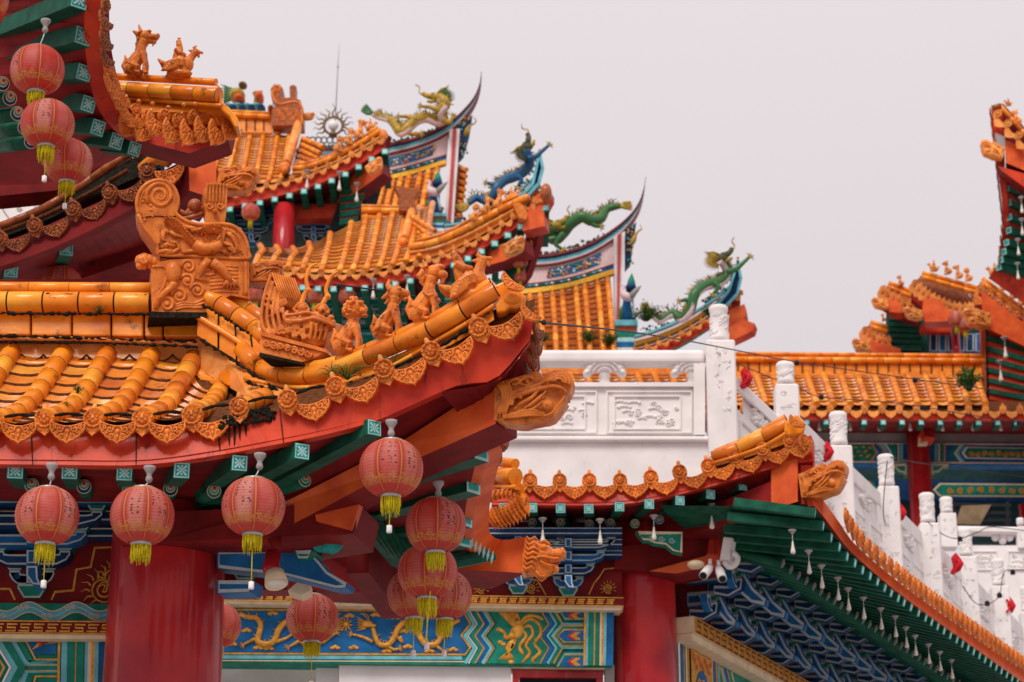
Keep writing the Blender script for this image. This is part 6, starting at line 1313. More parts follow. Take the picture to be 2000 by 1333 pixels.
# ================================================================== white terrace, balustrades and stair
t3 = cc(980, 580, 3.808); t5 = cc(1400, 550, 2.962)
PT = Plane(P(1200, 800, 30.0), -Y)
def relief(b, pl, cx, cy, w_, h_, seed, n=26, m=WG, st=.012):
    rn = random.Random(seed); s_ = S(30)
    for i in range(n):
        x = cx + rn.uniform(-.5, .5) * w_; y = cy + rn.uniform(-.45, .45) * h_; r = rn.uniform(4, 8)
        p = [pl.pt(x, y, .01)] ; kind = rn.random()
        if kind < .55:
            for k in range(4): a = k * 1.0 - .4; b.ell(pl.pt(x + (k - 1.5) * r * .9, y + abs(k - 1.5) * r * .25, 0), (s_ * r * .62, .025, s_ * r * .5), m, seg=7, rings=5)
        else:
            b.tube([pl.pt(u, v_, .008) for u, v_ in spiral(x, y, r, 1.4, rn.uniform(0, 6), 10)], s_ * 1.6, m, 5)
wall = thing('terrace_wall', 'tall plain white terrace wall rising behind the middle pavilion roof', 'wall', (P(1200, 900, 30.1).x, 30.2, 0))
b = MB(); b.prism([PT.pt(520, 862), PT.pt(1430, 862), PT.pt(1430, 862) - Z * 12, PT.pt(520, 862) - Z * 12], (0, .5, 0), WP); b.build('wall_face', wall)
b = MB(); b.prism([PT.pt(520, 850, .08), PT.pt(1432, 852, .08), PT.pt(1432, 861.5, .08), PT.pt(520, 861.5, .08)], (0, .6, 0), WP); b.build('ledge', wall, bevel=.02)
bal = thing('balustrade', 'white carved balustrade with cloud supports and flower relief panels along the terrace', 'balustrade', PT.pt(1180, 850))
b = MB(); b.prism([PT.pt(930, 684, .06), PT.pt(1378, 684, .06), PT.pt(1378, 693, .10), PT.pt(1378, 700, .10), PT.pt(1378, 710, .03), PT.pt(930, 710, .03), PT.pt(930, 700, .1), PT.pt(930, 693, .1)][:0] or [PT.pt(520, 682, .08), PT.pt(1377, 682, .08), PT.pt(1377, 709, .08), PT.pt(520, 709, .08)], (0, .28, 0), WP); b.build('rail', bal, bevel=.06, seg=3)
b = MB()
def slab(x0, x1, y0, y1, off, th=.2, m=WP): b.prism([PT.pt(x0, y0, off), PT.pt(x1, y0, off), PT.pt(x1, y1, off), PT.pt(x0, y1, off)], (0, th, 0), m)
slab(520, 1354, 748, 849, -.03, .12); slab(520, 1356, 747, 755, .03); 
for x0, x1 in ((640, 806), (820, 986), (1000, 1166), (1184, 1352)):
    for q in ((x0, x1, 763, 766), (x0, x1, 843, 846), (x0, x0 + 3, 766.5, 842.5), (x1 - 3, x1, 766.5, 842.5)): slab(*q, .0, .1)
    for q in ((x0 + 14, x1 - 22, 772, 775), (x0 + 14, x1 - 22, 836, 839), (x0 + 14, x0 + 17, 775.5, 835.5), (x1 - 25, x1 - 22, 775.5, 835.5)): slab(*q, .0, .1)
slab(1355, 1377, 710, 849, .06); b.build('panel', bal)
for cx, sd in ((1262, 3), (1090, 8)):
    b = MB(); relief(b, Plane(PT.p0 - PT.n * .03, PT.n), cx, 806, 118, 52, sd, 24); b.build('relief_carving', bal)
for cx in (1181, 1352, 1015, 850):
    b = MB(); s_ = S(30)
    for dx, dy, r in ((-28, 0, 12), (-16, -8, 13), (0, -12, 14), (16, -8, 13), (28, 0, 12), (-34, 9, 9), (34, 9, 9), (0, 0, 14)): b.ell(PT.pt(cx + dx, 721 + dy, -.06), (s_ * r, .10, s_ * r), WP, seg=10, rings=8)
    for r in (10, 17, 24): b.tube([PT.pt(cx + r * math.cos(a) * 1.3, 729 - r * math.sin(a), .05) for a in [math.pi * k / 10 for k in range(11)]], .008, WP, 5)
    b.lathe([(.05, -.14), (.08, -.1), (.06, -.02), (.08, 0), (.05, .1)], PT.pt(cx, 737, -.06), WP, 14); b.build('cloud_support', bal)
def post(px, ptop, wpx, d, pbase, label, group='carved white posts of the terrace and stair', big=False):
    s_ = S(d) * wpx / 2; top = P(px, ptop, d); base = P(px, pbase, d); H_ = top.z - base.z
    t = thing('balustrade_post', label, 'post', base, 0, 1.0, group); cyl = min(.48, H_ * .4)
    b = MB(); b.lathe([(s_ * .96, -cyl), (s_ * 1.0, -cyl + .03), (s_ * .94, -cyl + .06), (s_ * .94, -.1), (s_ * 1.02, -.075), (s_ * 1.02, -.03), (s_ * .85, -.008), (0, 0)], top, WP, 24)
    rn = random.Random(int(px))
    for k in range(46):
        a = rn.uniform(0, 6.28); z = -cyl + .09 + rn.random() * (cyl - .2); b.tube([top + V((s_ * .95 * math.cos(a + u), s_ * .95 * math.sin(a + u), z + .03 * math.sin(u * 5 + a))) for u in (0, .2, .4, .6)], s_ * .075, WG, 5)
    b.build('post_head', t)
    b = MB(); z0 = top.z - cyl; bw = s_ * (1.75 if big else 1.5)
    b.lathe([(bw * .75, z0 + .0), (bw * 1.08, z0 - .09), (bw * 1.08, base.z - .2)], V((top.x, top.y, 0)), WP, 4 if not big else 8) if False else b.bar(V((top.x, top.y, base.z - .3)), V((top.x, top.y, z0 - .05)), bw * 1.75, bw * 1.75, WP, up=Y); b.build('post_shaft', t, bevel=.02)
    b = MB(); hw = bw * .6; zf = top.y - bw * .876
    for k in range(int(H_ * 9)):
        z = z0 - .15 - rn.random() * max(.2, H_ - cyl - .1); x = rn.uniform(-.8, .8) * hw; pts = [V((top.x + x + .035 * math.cos(a), zf, z + .035 * math.sin(a))) for a in [rn.uniform(0, 6) + j * .6 for j in range(5)]]; b.tube(pts, .0055, WG, 4)
    b.build('post_relief', t); return t
post(1403, 598, 37, 29.95, 858, 'tallest white post at the corner of the terrace balustrade, head level with the dragon roof', big=True)
POSTS = [(1533, 708, 35, 31.0, 812), (1636, 806, 34, 33.0, 1100), (1729, 889, 31, 35.5, 1180), (1809, 964, 29, 38.0, 1250), (1884, 1032, 26, 40.5, 1310), (1947, 1093, 25, 43.5, 1360), (2003, 1146, 23, 46.0, 1400)]
lab = ['first stair post right of the tall corner post, rising above the tiled corner ridge', 'second stair post, just right of the small dragon head', 'third stair post, in front of the painted green beam', 'fourth stair post, covering the foot of the red gallery column', 'fifth stair post down, in front of the far white platform', 'sixth stair post near the right edge above the hanging wire', 'last stair post cut by the right edge of the view']
for q, l in zip(POSTS, lab): post(*q, l)
# sloping rails and panels between the stair posts: everything steps down and away along one line
st_ = thing('stair_balustrade', 'white stair balustrade sloping down to the right with carved panels between posts', 'balustrade', P(1700, 1100, 35))
chain = [(1424, 700, 30.0)] + [(x, y, d) for x, y, w_, d, bb in POSTS]
for (x0, y0, d0), (x1, y1, d1) in zip(chain, chain[1:]):
    A, B = P(x0 + 10, y0 + 34, d0), P(x1 - 6, y1 + 60, d1); h = S((d0 + d1) / 2)
    if x0 == 1424: A, B = P(1436, 735, 30.1), P(1522, 818, 30.9)
    else: A, B = P(x0 + 12, y0 + 92, d0), P(x1 - 8, y1 + 78, d1)
    dn = lambda k: Z * (-h * k); out = V((-.55, -.85, 0)) * 0 + V((0, -.07, 0))
    b = MB(); b.ribbon([A + out, B + out], [A + dn(30) + out, B + dn(28) + out], (.05, .22, 0), WP); b.build('rail', st_, bevel=.03, seg=2)
    b = MB(); b.ribbon([A + dn(66), B + dn(64)], [A + dn(190), B + dn(190)], (.04, .14, 0), WP)
    b.ribbon([lerp(A, B, .16) + dn(26) + Y * .06, lerp(A, B, .86) + dn(26) + Y * .06], [lerp(A, B, .16) + dn(70) + Y * .06, lerp(A, B, .86) + dn(70) + Y * .06], (.02, .06, 0), WP)
    for u0, u1 in ((.04, .5), (.56, .97)):
        f = lambda u, k: lerp(A, B, u) + dn(k) - Y * .012
        loop = [f(u0 + .05, 84), f(u1 - .03, 84), f(u1 - .03, 150), f(u0 + .05, 150)]
        for p, q in zip(loop, loop[1:] + loop[:1]): b.bar(p, q, .03, .03, WP, up=Y)
    b.build('panel', st_)
    b = MB(); rn = random.Random(int(x0)); s_ = h
    for u0, u1 in ((.12, .45), (.62, .92)):
        for k in range(12): c = lerp(A, B, rn.uniform(u0, u1)) + dn(rn.uniform(96, 140)) - Y * .01; b.tube([c + V((math.cos(a) * .05, 0, math.sin(a) * .05)) for a in [k + j * .7 for j in range(6)]], .014, WG, 5)
    for k in range(26): c = lerp(A, B, .36 + .32 * rn.random()) + dn(rn.uniform(32, 62)); b.ell(c + Y * .03, (.06, .04, .035), WG, seg=8, rings=6)
    b.build('relief_carving', st_)
# red cloths tied on the stair rail
for i, (x, y, d, lab_) in enumerate(((1459, 740, 30.2, 'largest red cloth, tucked behind the tall corner post on the stair rail'), (1618, 884, 32.6, 'red cloth at the second stair post above the small dragon head'), (1760, 1003, 35.6, 'red cloth hanging beside the third stair post'), (1871, 1103, 39.0, 'red cloth half way down the stair rail near the fifth post'), (1973, 1185, 43.5, 'lowest red cloth with yellow trim near the right edge of the stair'))):
    t = thing('red_cloth', lab_, 'cloth', P(x, y + 12, d), group='red cloths tied along the stair'); k = S(d)
    b = MB(); pts = ((-12, -16), (-4, -24), (6, -12), (12, -2), (6, 10), (-8, 18), (-14, 14), (-8, 2)); b.prism([P(x + u, y + v_, d - .12) for u, v_ in pts], (0, .1, 0), RD); b.ell(P(x, y, d - .12), (k * 9, .06, k * 11), RD); b.tube(splp([(x - 8, y - 14, d - .19), (x + 2, y - 2, d - .2), (x - 8, y + 12, d - .19)], 8), k * 2.5, RD, 6); b.build('folded_cloth', t, bevel=.015)
# far platform balustrade behind the stair foot
pf = thing('balustrade', 'low white balustrade of the far platform at the right edge, with scaffold rails behind', 'balustrade', P(1920, 1120, 47))
PF = Plane(P(1920, 1080, 47), -Y); b = MB(); b.prism([PF.pt(1826, 1026, .1), PF.pt(2060, 1030, .1), PF.pt(2060, 1044, .1), PF.pt(1826, 1040, .1)], (0, .3, 0), WP); b.build('rail', pf, bevel=.04)
b = MB(); b.prism([PF.pt(1880, 1066), PF.pt(2060, 1066), PF.pt(2060, 1300), PF.pt(1880, 1300)], (0, .2, 0), WP)
for x0, x1 in ((1900, 1948), (1968, 2030)):
    for q in ((x0, x1, 1076, 1078), (x0, x1, 1112, 1114), (x0, x0 + 2, 1078.5, 1111.5), (x1 - 2, x1, 1078.5, 1111.5)): b.prism([PF.pt(q[0], q[2], .03), PF.pt(q[1], q[2], .03), PF.pt(q[1], q[3], .03), PF.pt(q[0], q[3], .03)], (0, .05, 0), WP)
b.build('panel', pf)
b = MB(); relief(b, PF, 1924, 1095, 36, 26, 4, 14); relief(b, PF, 1996, 1095, 44, 26, 5, 14); b.build('relief_carving', pf)
b = MB()
for dx, dy, r in ((-14, 0, 8), (0, -4, 10), (14, 0, 8), (0, 6, 8)): b.ell(PF.pt(1958 + dx, 1050 + dy, -.1), (S(47) * r, .1, S(47) * r), WP, seg=8, rings=6)
b.build('cloud_support', pf)
for i, (x, y, w_) in enumerate(((1847, 972, 24), (1992, 1012, 14))): post(x, y, w_, 47.0, 1045, ('white post of the far platform beside the fourth stair post', 'slim white post of the far platform against the right edge')[i])
sc_ = thing('scaffold', 'dark scaffold rails with a plank leaning behind the far platform balustrade', 'scaffold', P(1910, 1010, 50))
b = MB()
for y in (985, 1000, 1014): b.bar(P(1860, y, 50), P(1975, y + 2, 50), .05, .05, BLK)
for x in (1862, 1968): b.bar(P(x, 980, 50), P(x, 1060, 50), .06, .06, BLK, up=Y)
b.build('rails', sc_); b = MB(); b.prism([P(x, y, 49.9) for x, y in ((1878, 988), (1936, 986), (1915, 1024), (1866, 1024))], (0, .1, 0), mat('old_plank', (.22, .15, .09), .8)); b.build('plank', sc_)
# ================================================================== far halls
k5 = cc(400, 100, 4.4425); k6 = cc(680, 130, 4.167); kb = cc(1000, 320, 3.508)
def feave(th, pts, d_, sp=26, out=-Y, ptop=-4, pbot=34, fm=RF, thick=.15, rside=None, squares=True, sq=12, rl=1.6, dark=MR, soff=None):
    """a far eave: tile ends, fascia and rafter ends along pts (photo x, y, depth) of the round tile ends"""
    line = spl([P(*p) for p in pts], 60); L = sum((b - a).length for a, b in zip(line, line[1:])); s_ = S(d_)
    n = max(3, int(L / (s_ * sp))); cp = spl(line, n + 1); eave_row(th, cp, s_ * sp, CAPF, PLATEF, .36, out)
    b = MB(); top = [p - out * .12 - Z * s_ * 2 for p in line]; bot = [p - out * .10 - Z * s_ * pbot for p in line]; b.ribbon(top, bot, -out * thick, fm); b.build('fascia', th)
    b = MB(); b.ribbon([p + Z * s_ * 23 - out * .35 for p in line], [p - Z * s_ * 4 - out * .06 for p in line], -out * .1, GRO); b.grid([[p - out * .1 for p in line], [p - out * 1.4 + Z * .42 for p in line]], GRO); b.build('eave_board', th)
    if squares:
        q = spl([p + Z * s_ * (-5) for p in bot], max(3, int(L / (s_ * sp * 1.12))) + 1)
        for p in q: rafter(th, p, p - out * rl - Z * .1 * rl, s_ * sq, False, TL, TLL)
    if soff: b = MB(); b.grid([bot, [P(*p) for p in soff] if len(soff) == len(bot) else splp(soff, len(bot))], dark, smooth=False); b.build('soffit', th)
    return line, bot
def frolls(th, rows, r, seg, d_, m=G, name='roof_tiles'):
    tile_slope(th, [[P(*p) for p in row] if len(row) > 3 else spl([P(*p) for p in row], 8) for row in rows], r, seg, name, m, True, 8, GRO, .45)

hall = thing('temple_hall', 'far double-eaved hall with orange hip roofs, chiwen and lanterns between the nearest roof and the dragon ridges', 'hall', (P(600, 500, 50).x, 51, 0))
hall['label'] = 'far double-eaved orange hall with an upright chiwen, just behind the nearest dragon-head hip'
# upper tier
frolls(hall, [[(395, 336, 50), (402, 318, 50.4), (425, 262, 52.5)], [(412, 342, 50), (422, 318, 50.4), (445, 262, 52.5)], [(440, 348, 50), (449, 322, 50.4), (466, 262, 52.5)], [(468, 354, 50), (476, 328, 50.4), (489, 262, 52.5)], [(496, 357, 50), (503, 330, 50.4), (515, 262, 52.5)], [(523, 358, 50), (530, 332, 50.4), (543, 260, 52.5)], [(548, 352, 50), (554, 330, 50.4), (566, 262, 52.3)]], S(51) * 5.5, .26, 51)
b = MB(); b.roll([P(418, 223, 52.4), P(532, 229, 52.4)], S(52) * 6, G, .35, GRO, 10); b.roll([P(418, 216, 52.4), P(532, 221, 52.4)], S(52) * 3, G, .35, GRO, 8); b.prism([P(418, 228, 52.45), P(530, 234, 52.45), P(530, 258, 52.4), P(418, 256, 52.4)], (0, .3, 0), G); b.roll([P(418, 258, 52.3), P(545, 260, 52.3)], S(52) * 3, GP, .4, GRO, 8)
for x in range(430, 530, 17): b.bar(P(x, 233, 52.43), P(x, 256, 52.38), .03, .02, GRO, up=Y)
b.build('ridge_roll', hall)
b = MB(); b.tube([P(584, 240, 52.2), P(572, 280, 51.4), P(560, 322, 50.4)], [S(51) * 12] * 3, GP, 12, True, .8); b.ell(P(556, 330, 50.2), (S(50) * 13, .2, S(50) * 14), TC); b.ell(P(556, 333, 50.0), (S(50) * 8, .1, S(50) * 9), TC); b.build('descending_ridge', hall)
b = MB()
for (x0, y0), (x1, y1) in (((850, 760), (1030, 835)), ((840, 810), (1005, 890)), ((830, 860), (985, 935)), ((815, 910), (955, 965)), ((800, 955), (900, 990))): b.roll([P(*k5(x0, y0), 51.4), P(*k5(x1, y1), 50.6)], S(51) * 5, G, .3, GRO, 8)
b.poly([P(*k5(x, y), 51.5) for x, y in ((840, 740), (1040, 840), (960, 990), (760, 1000))], GRO); b.build('gable_tiles', hall)
b = MB(); b.roll(splp([(572, 330, 50.1), (605, 326, 50), (650, 309, 49.8), (700, 283, 49.6), (745, 255, 49.4)], 24), S(50) * 6.5, G, .33, GRO, 10); b.roll(splp([(575, 322, 50.2), (610, 317, 50.1), (655, 300, 49.9), (700, 274, 49.7), (738, 249, 49.5)], 24), S(50) * 4, G, .33, GRO, 8)
b.roll(splp([(572, 338, 50.0), (610, 334, 49.9), (655, 317, 49.7), (705, 291, 49.5), (748, 265, 49.3)], 24), S(50) * 2.5, GP, .33, GRO, 8); b.ell(P(748, 266, 49.3), (S(50) * 8, .15, S(50) * 14), TC); b.build('hip_roll', hall)
feave(hall, [(420, 382, 50), (470, 370, 50), (526, 358, 49.9), (580, 344, 49.8), (632, 326, 49.6), (681, 303, 49.4), (728, 276, 49.2), (752, 262, 49.1)], 50, 26, pbot=29, sq=13, soff=[(420, 440, 52.5), (560, 432, 52.2), (640, 405, 51.5), (700, 360, 50.5), (746, 300, 49.6)])
b = MB(); b.ribbon([P(600, 400, 51.5), P(680, 345, 50.0), P(738, 312, 49.2)], [P(600, 428, 51.5), P(690, 380, 50.0), P(748, 338, 49.2)], (.2, .4, 0), OB, MR); b.build('corner_beam', hall); inst('dragon_head_ornament', HEADLF, hall, M.Translation(P(716, 334, 49.0)) @ M.Rotation(-.5, 4, 'Y') @ M.Scale(S(49) * 28, 4))
b = MB(); b.prism([P(742, 262, 49.35), P(756, 262, 49.3), P(742, 320, 49.5), P(726, 372, 50.2), (P(716, 372, 50.2)), P(730, 318, 49.5)], (.1, .2, 0), MR)
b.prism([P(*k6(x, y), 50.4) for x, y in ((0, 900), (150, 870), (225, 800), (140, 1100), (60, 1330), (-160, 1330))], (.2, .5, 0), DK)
for k in range(7): b.bar(P(*k6(-60, 900 + 62 * k), 50.2), P(*k6(170 - 17 * k, 880 + 62 * k), 49.9), .10, .13, GN)
for k in range(6): b.bar(P(*k6(-60, 935 + 62 * k), 50.25), P(*k6(160 - 17 * k, 915 + 62 * k), 49.95), .06, .09, RF)
b.build('side_soffit', hall)
PH = Plane(P(520, 460, 51.2), -Y)
b = MB(); b.prism([PH.pt(420, 400), PH.pt(720, 400), PH.pt(720, 560), PH.pt(420, 560)], (0, .3, 0), mat('dim_grey_green', (.10, .14, .13), .7, 0, .4, 3)); b.build('wall', hall)
dougong(hall, PH, 490, 472, 11, 4, .1, .2, step=.01); dougong(hall, PH, 612, 472, 11, 3, .1, .2, step=.01)
b = MB(); b.prism([PH.pt(455, 398, .5), PH.pt(640, 398, .5), PH.pt(640, 410, .5), PH.pt(455, 410, .5)], (0, .3, 0), NV); b.bar(PH.pt(540, 420, .4), PH.pt(660, 418, .4), .4, .35, RF); b.build('tie_beam', hall)
b = MB(); c0 = P(553, 500, 50.2); b.lathe([(S(50) * 22, -3), (S(50) * 22, 0), (S(50) * 21, 1.2)], c0, CR, 24); b.build('column', hall)
chi = thing('chiwen_ornament', 'smaller far chiwen at the ridge end of the double-eaved hall, dark orange against the sky', 'roof ornament', P(562, 250, 52.0))
PX_ = Plane(P(560, 200, 52.0), -Y); b = MB(); b.prism([PX_.pt(*k5(*p)) for p in ((570, 330), (600, 290), (650, 290), (680, 330), (665, 390), (700, 405), (740, 405), (780, 402), (830, 430), (855, 500), (855, 645), (580, 645), (578, 540), (590, 490), (620, 480), (610, 430), (575, 390))], (0, .5, 0), TD)
b.tube([PX_.pt(*k5(*p)) for p in spiral(632, 330, 40, 1.4, 2, 16)], S(52) * 2.2, TC, 6); b.tube(spl([PX_.pt(*k5(*p)) for p in ((580, 345), (600, 420), (650, 465), (760, 440), (835, 470), (845, 640))], 20), S(52) * 2.4, TC, 6)
for k in range(9): b.tube([PX_.pt(*k5(*p)) for p in spiral(630 + 25 * k, 520 + 34 * (k % 3), 24, 1.4, k, 10)], S(52) * 1.6, TC, 5)
b.build('carved_body', chi); b = MB(); b.prism([PX_.pt(*k5(*p), -.1) for p in ((738, 405), (735, 310), (755, 295), (780, 297), (795, 310), (785, 405))], (0, .35, 0), TD); b.build('crown', chi); b = MB(); b.ell(PX_.pt(*k5(575, 505), -.2), (S(52) * 7, .2, S(52) * 7), TD); b.build('scroll_nub', chi)
inst('dragon_head_ornament', HEADLF, chi, M.Translation(P(592, 228, 52.2)) @ M.Scale(S(52) * 17, 4))
FG = 'small glazed figures on the upper hip of the far hall'
for kd, x, y, h, lb in (('lion', 661, 297, 34, 'lowest figure on the upper hip of the far hall, beside the sun ornament'), ('bird', 682, 284, 36, 'second figure up the upper hip of the far hall'), ('kylin', 702, 271, 40, 'third figure up the upper hip of the far hall, leaning back'), ('phoenix_rider', 724, 257, 30, 'topmost figure on the upper hip of the far hall, a rider')): ridge_beast(kd, x, y, h, 49.6, lb, FG, -.1, 0, True)
def hip_fill(top, low):
    b = MB(); b.ribbon(splp(top, 24), splp(low, 24), (0, .15, 0), G2, GRO); b.build('hip_flank', hall)
hip_fill([(572, 338, 50.02), (610, 334, 49.92), (655, 317, 49.72), (705, 291, 49.52), (748, 265, 49.32)], [(572, 350, 50.02), (610, 339, 49.92), (655, 320, 49.72), (705, 293, 49.52), (750, 266, 49.32)])
hip_fill([(796, 490, 46.15), (850, 485, 45.95), (905, 463, 45.65), (960, 434, 45.45), (1016, 404, 45.25)], [(796, 520, 46.1), (850, 503, 45.95), (905, 478, 45.65), (960, 448, 45.45), (1030, 404, 45.2)])
# lower tier
LOW = [(470, 520, 46), (561, 527, 46), (626, 532, 46), (688, 532, 46), (740, 527, 46), (792, 519, 45.9), (830, 507, 45.8), (883, 487, 45.7), (935, 462, 45.5), (985, 432, 45.3), (1030, 402, 45.1), (1066, 374, 45.0)]
feave(hall, LOW, 46, 26.5, pbot=26, sq=14, soff=[(470, 575, 48.2), (800, 570, 48.2), (900, 540, 47.5), (980, 490, 46.6), (1060, 400, 45.5)])
fr = []
for cx, cy in ((497, 521), (529, 524), (561, 526), (590, 529), (626, 532), (662, 532), (688, 531), (714, 529), (740, 525), (766, 520), (792, 513), (818, 505)): h_ = 42 if cx < 580 else 108 if cx > 680 else 48 + (cx - 580) * .6; fr.append([(cx, cy, 46), (cx + 8, cy - 22, 46.3), (cx + 17, cy - min(58, h_ * .75), 47.2), (cx + 27 * h_ / 108, cy - h_, 47.0 + 1.8 * h_ / 108)])
frolls(hall, fr, S(46) * 6.6, .24, 47, name='roof_tiles')
b = MB()
for (x0, y0), (x1, y1) in (((803, 422), (850, 452)), ((806, 434), (842, 462)), ((808, 447), (835, 470))): b.roll([P(x0, y0, 47.6), P(x1, y1, 46.6)], S(47) * 5, G, .3, GRO, 8)
b.build('gable_tiles', hall)
b = MB(); b.roll([P(706, 411, 48.9), P(782, 413, 48.9)], S(48) * 7, G, .35, GRO, 10); b.roll([P(706, 402, 48.9), P(782, 404, 48.9)], S(48) * 3, GP, .35, GRO, 8); b.roll([P(706, 424, 48.8), P(788, 427, 48.8)], S(48) * 4, G, .35, GRO, 8); b.prism([P(706, 400, 49), P(785, 402, 49), P(785, 430, 48.9), P(706, 428, 48.9)], (0, .2, 0), G); b.build('ridge_roll', hall)
b = MB(); b.tube([P(806, 410, 48.2), P(798, 440, 47.6), P(790, 470, 46.9)], [S(47) * 12] * 3, GP, 12, True, .8); b.ell(P(788, 477, 46.8), (S(47) * 12, .2, S(47) * 12), TC); b.build('descending_ridge', hall)
b = MB(); b.prism([P(*k6(x, y), 48.0) for x, y in ((370, 965), (470, 985), (520, 1010), (570, 970), (580, 1010), (540, 1060), (560, 1180), (410, 1170), (415, 1050))], (0, .3, 0), TD); b.build('ridge_end', hall)
b = MB(); b.roll(splp([(800, 484, 46.2), (850, 474, 46.0), (905, 450, 45.7), (960, 420, 45.5), (1010, 395, 45.3), (1034, 385, 45.2)], 24), S(46) * 8, G, .34, GRO, 10); b.roll(splp([(815, 470, 46.4), (870, 456, 46.1), (930, 424, 45.8), (985, 394, 45.5), (1012, 382, 45.4)], 24), S(46) * 4.5, G, .34, GRO, 8); b.roll(splp([(800, 494, 46.1), (850, 485, 45.9), (905, 463, 45.6), (960, 434, 45.4), (1016, 404, 45.2)], 24), S(46) * 2.6, GP, .34, GRO, 8)
b.prism([P(*k6(x, y), 45.0) for x, y in ((1340, 1120), (1400, 1110), (1460, 1190), (1450, 1250), (1390, 1230), (1370, 1180))], (0, .3, 0), TC); b.build('hip_roll', hall)
b = MB(); b.prism([P(*k6(x, y), 45.1) for x, y in ((1590, 1000), (1640, 1010), (1640, 1060), (1590, 1150), (1600, 1300), (1420, 1340), (1440, 1240), (1500, 1080))], (.1, .4, 0), OB, RF); b.ell(P(*k6(1610, 1030), 45.0), (.12, .15, .2), TD); b.build('corner_board', hall)
b = MB(); b.ribbon([P(935, 492, 46.0), P(985, 476, 45.4), P(1022, 466, 45.0)], [P(930, 525, 46.0), P(985, 510, 45.4), P(1025, 490, 45.0)], (.2, .4, 0), OB, MR); b.build('corner_beam', hall); inst('dragon_head_ornament', HEADLF, hall, M.Translation(P(984, 490, 44.9)) @ M.Rotation(-.35, 4, 'Y') @ M.Scale(S(45) * 34, 4))
b = MB(); b.prism([P(1040, 400, 45.3), P(1062, 378, 45.2), P(1050, 470, 45.6), P(1030, 530, 46.0), P(1010, 560, 46.4), P(1000, 540, 46.4), P(1025, 470, 45.6)], (.1, .3, 0), MR)
for k in range(8): b.ell(P(1056 - 5 * k, 400 + 19 * k, 45.2 + .1 * k), (S(45) * 5, .1, S(45) * 9), TD)
for k in range(5): b.bar(P(985, 515 + 12 * k, 46.3), P(1036 - 6 * k, 500 + 12 * k, 45.9), .1, .1, GN)
b.build('side_eave', hall)
FG2 = 'small glazed figures on the lower hip of the far hall'
for kd, x, y, h, lb in (('lion', 927, 432, 36, 'lowest figure on the lower hip of the far hall, under the blue dragon tail'), ('bird', 950, 420, 38, 'second figure up the lower hip of the far hall under the blue dragon'), ('kylin', 974, 406, 38, 'third figure up the lower hip of the far hall under the blue dragon'), ('phoenix_rider', 1000, 394, 34, 'topmost rider figure on the lower hip of the far hall by the blue tiled corner')): ridge_beast(kd, x, y, h, 45.5, lb, FG2, -.1, 0, True)
PW = Plane(P(650, 620, 48.5), -Y); b = MB(); b.prism([PW.pt(440, 545), PW.pt(1000, 545), PW.pt(1000, 760), PW.pt(440, 760)], (0, .4, 0), EM)
for y, wd, m in ((568, 5, NV), (584, 3, PG), (596, 4, TL), (632, 3, PG), (642, 4, NV), (652, 5, CY), (690, 5, CY), (698, 4, GD)): stroke(b, PW, [(440, y), (1000, y)], wd, m, 1, .012)
for i in range(16):
    x = 470 + 34 * i
    for k in range(3): stroke(b, PW, [(x - 6 - 5 * k, 628 - 12 * k), (x + 6 + 5 * k, 628 - 12 * k)], 3.5, PG, 2, .012); stroke(b, PW, [(x - 6 - 5 * k, 628 - 12 * k), (x - 6 - 5 * k, 620 - 12 * k)], 3, PG, 2, .012); stroke(b, PW, [(x + 6 + 5 * k, 628 - 12 * k), (x + 6 + 5 * k, 620 - 12 * k)], 3, PG, 2, .012)
for i in range(9):
    x = 480 + 62 * i
    for off, m in ((0, CY), (7, BL), (14, WP), (20, GD)): stroke(b, PW, [(x + off, 656), (x + 14 + off, 671), (x + off, 687)], 4, m, 2, .012)
b.build('painted_wall', hall)
b = MB(); [b.lathe([(S(48) * 12, -6), (S(48) * 12, 1.1)], P(x, 640, 48.0), MR if x > 700 else CR, 16) for x in (806,)]; b.build('column', hall)
FL = 'small red lanterns of the far hall'
for x, y, d, lb in ((490, 415, 48.6, 'far lantern hanging alone against grey brackets beside the upper red column'), (500, 576, 46.3, 'far lantern partly behind the horned dragon head mane, leftmost of its row'), (615, 578, 46.3, 'far lantern seen between the two horns of the big dragon head'), (678, 578, 46.3, 'far lantern just right of the horns, above the curly lion figure'), (1013, 514, 45.6, 'far lantern under the lower hip corner, upper of the close pair'), (1016, 541, 45.8, 'far lantern under the lower hip corner, lower of the close pair')): far_lantern(x, y, 38 if x < 1000 else 24, d, lb, FL)
FB_ = 'white bulbs under the far hall eaves'
for x, y, d, lb in ((600, 372, 49.4, 'far bulb on the upper eave, directly left of the orange corner beam'), (663, 375, 49.2, 'far bulb under the upper orange corner beam tip'), (697, 397, 49.6, 'far bulb against the dark side soffit of the upper hall eave'), (729, 585, 45.8, 'far bulb under the lower eave right of the lion figure'), (795, 578, 45.8, 'far bulb under the lower eave near the beaked figure'), (857, 557, 45.8, 'far bulb under the lower eave beside the phoenix rider')): bulb(x, y, 22, d, lb, FB_)

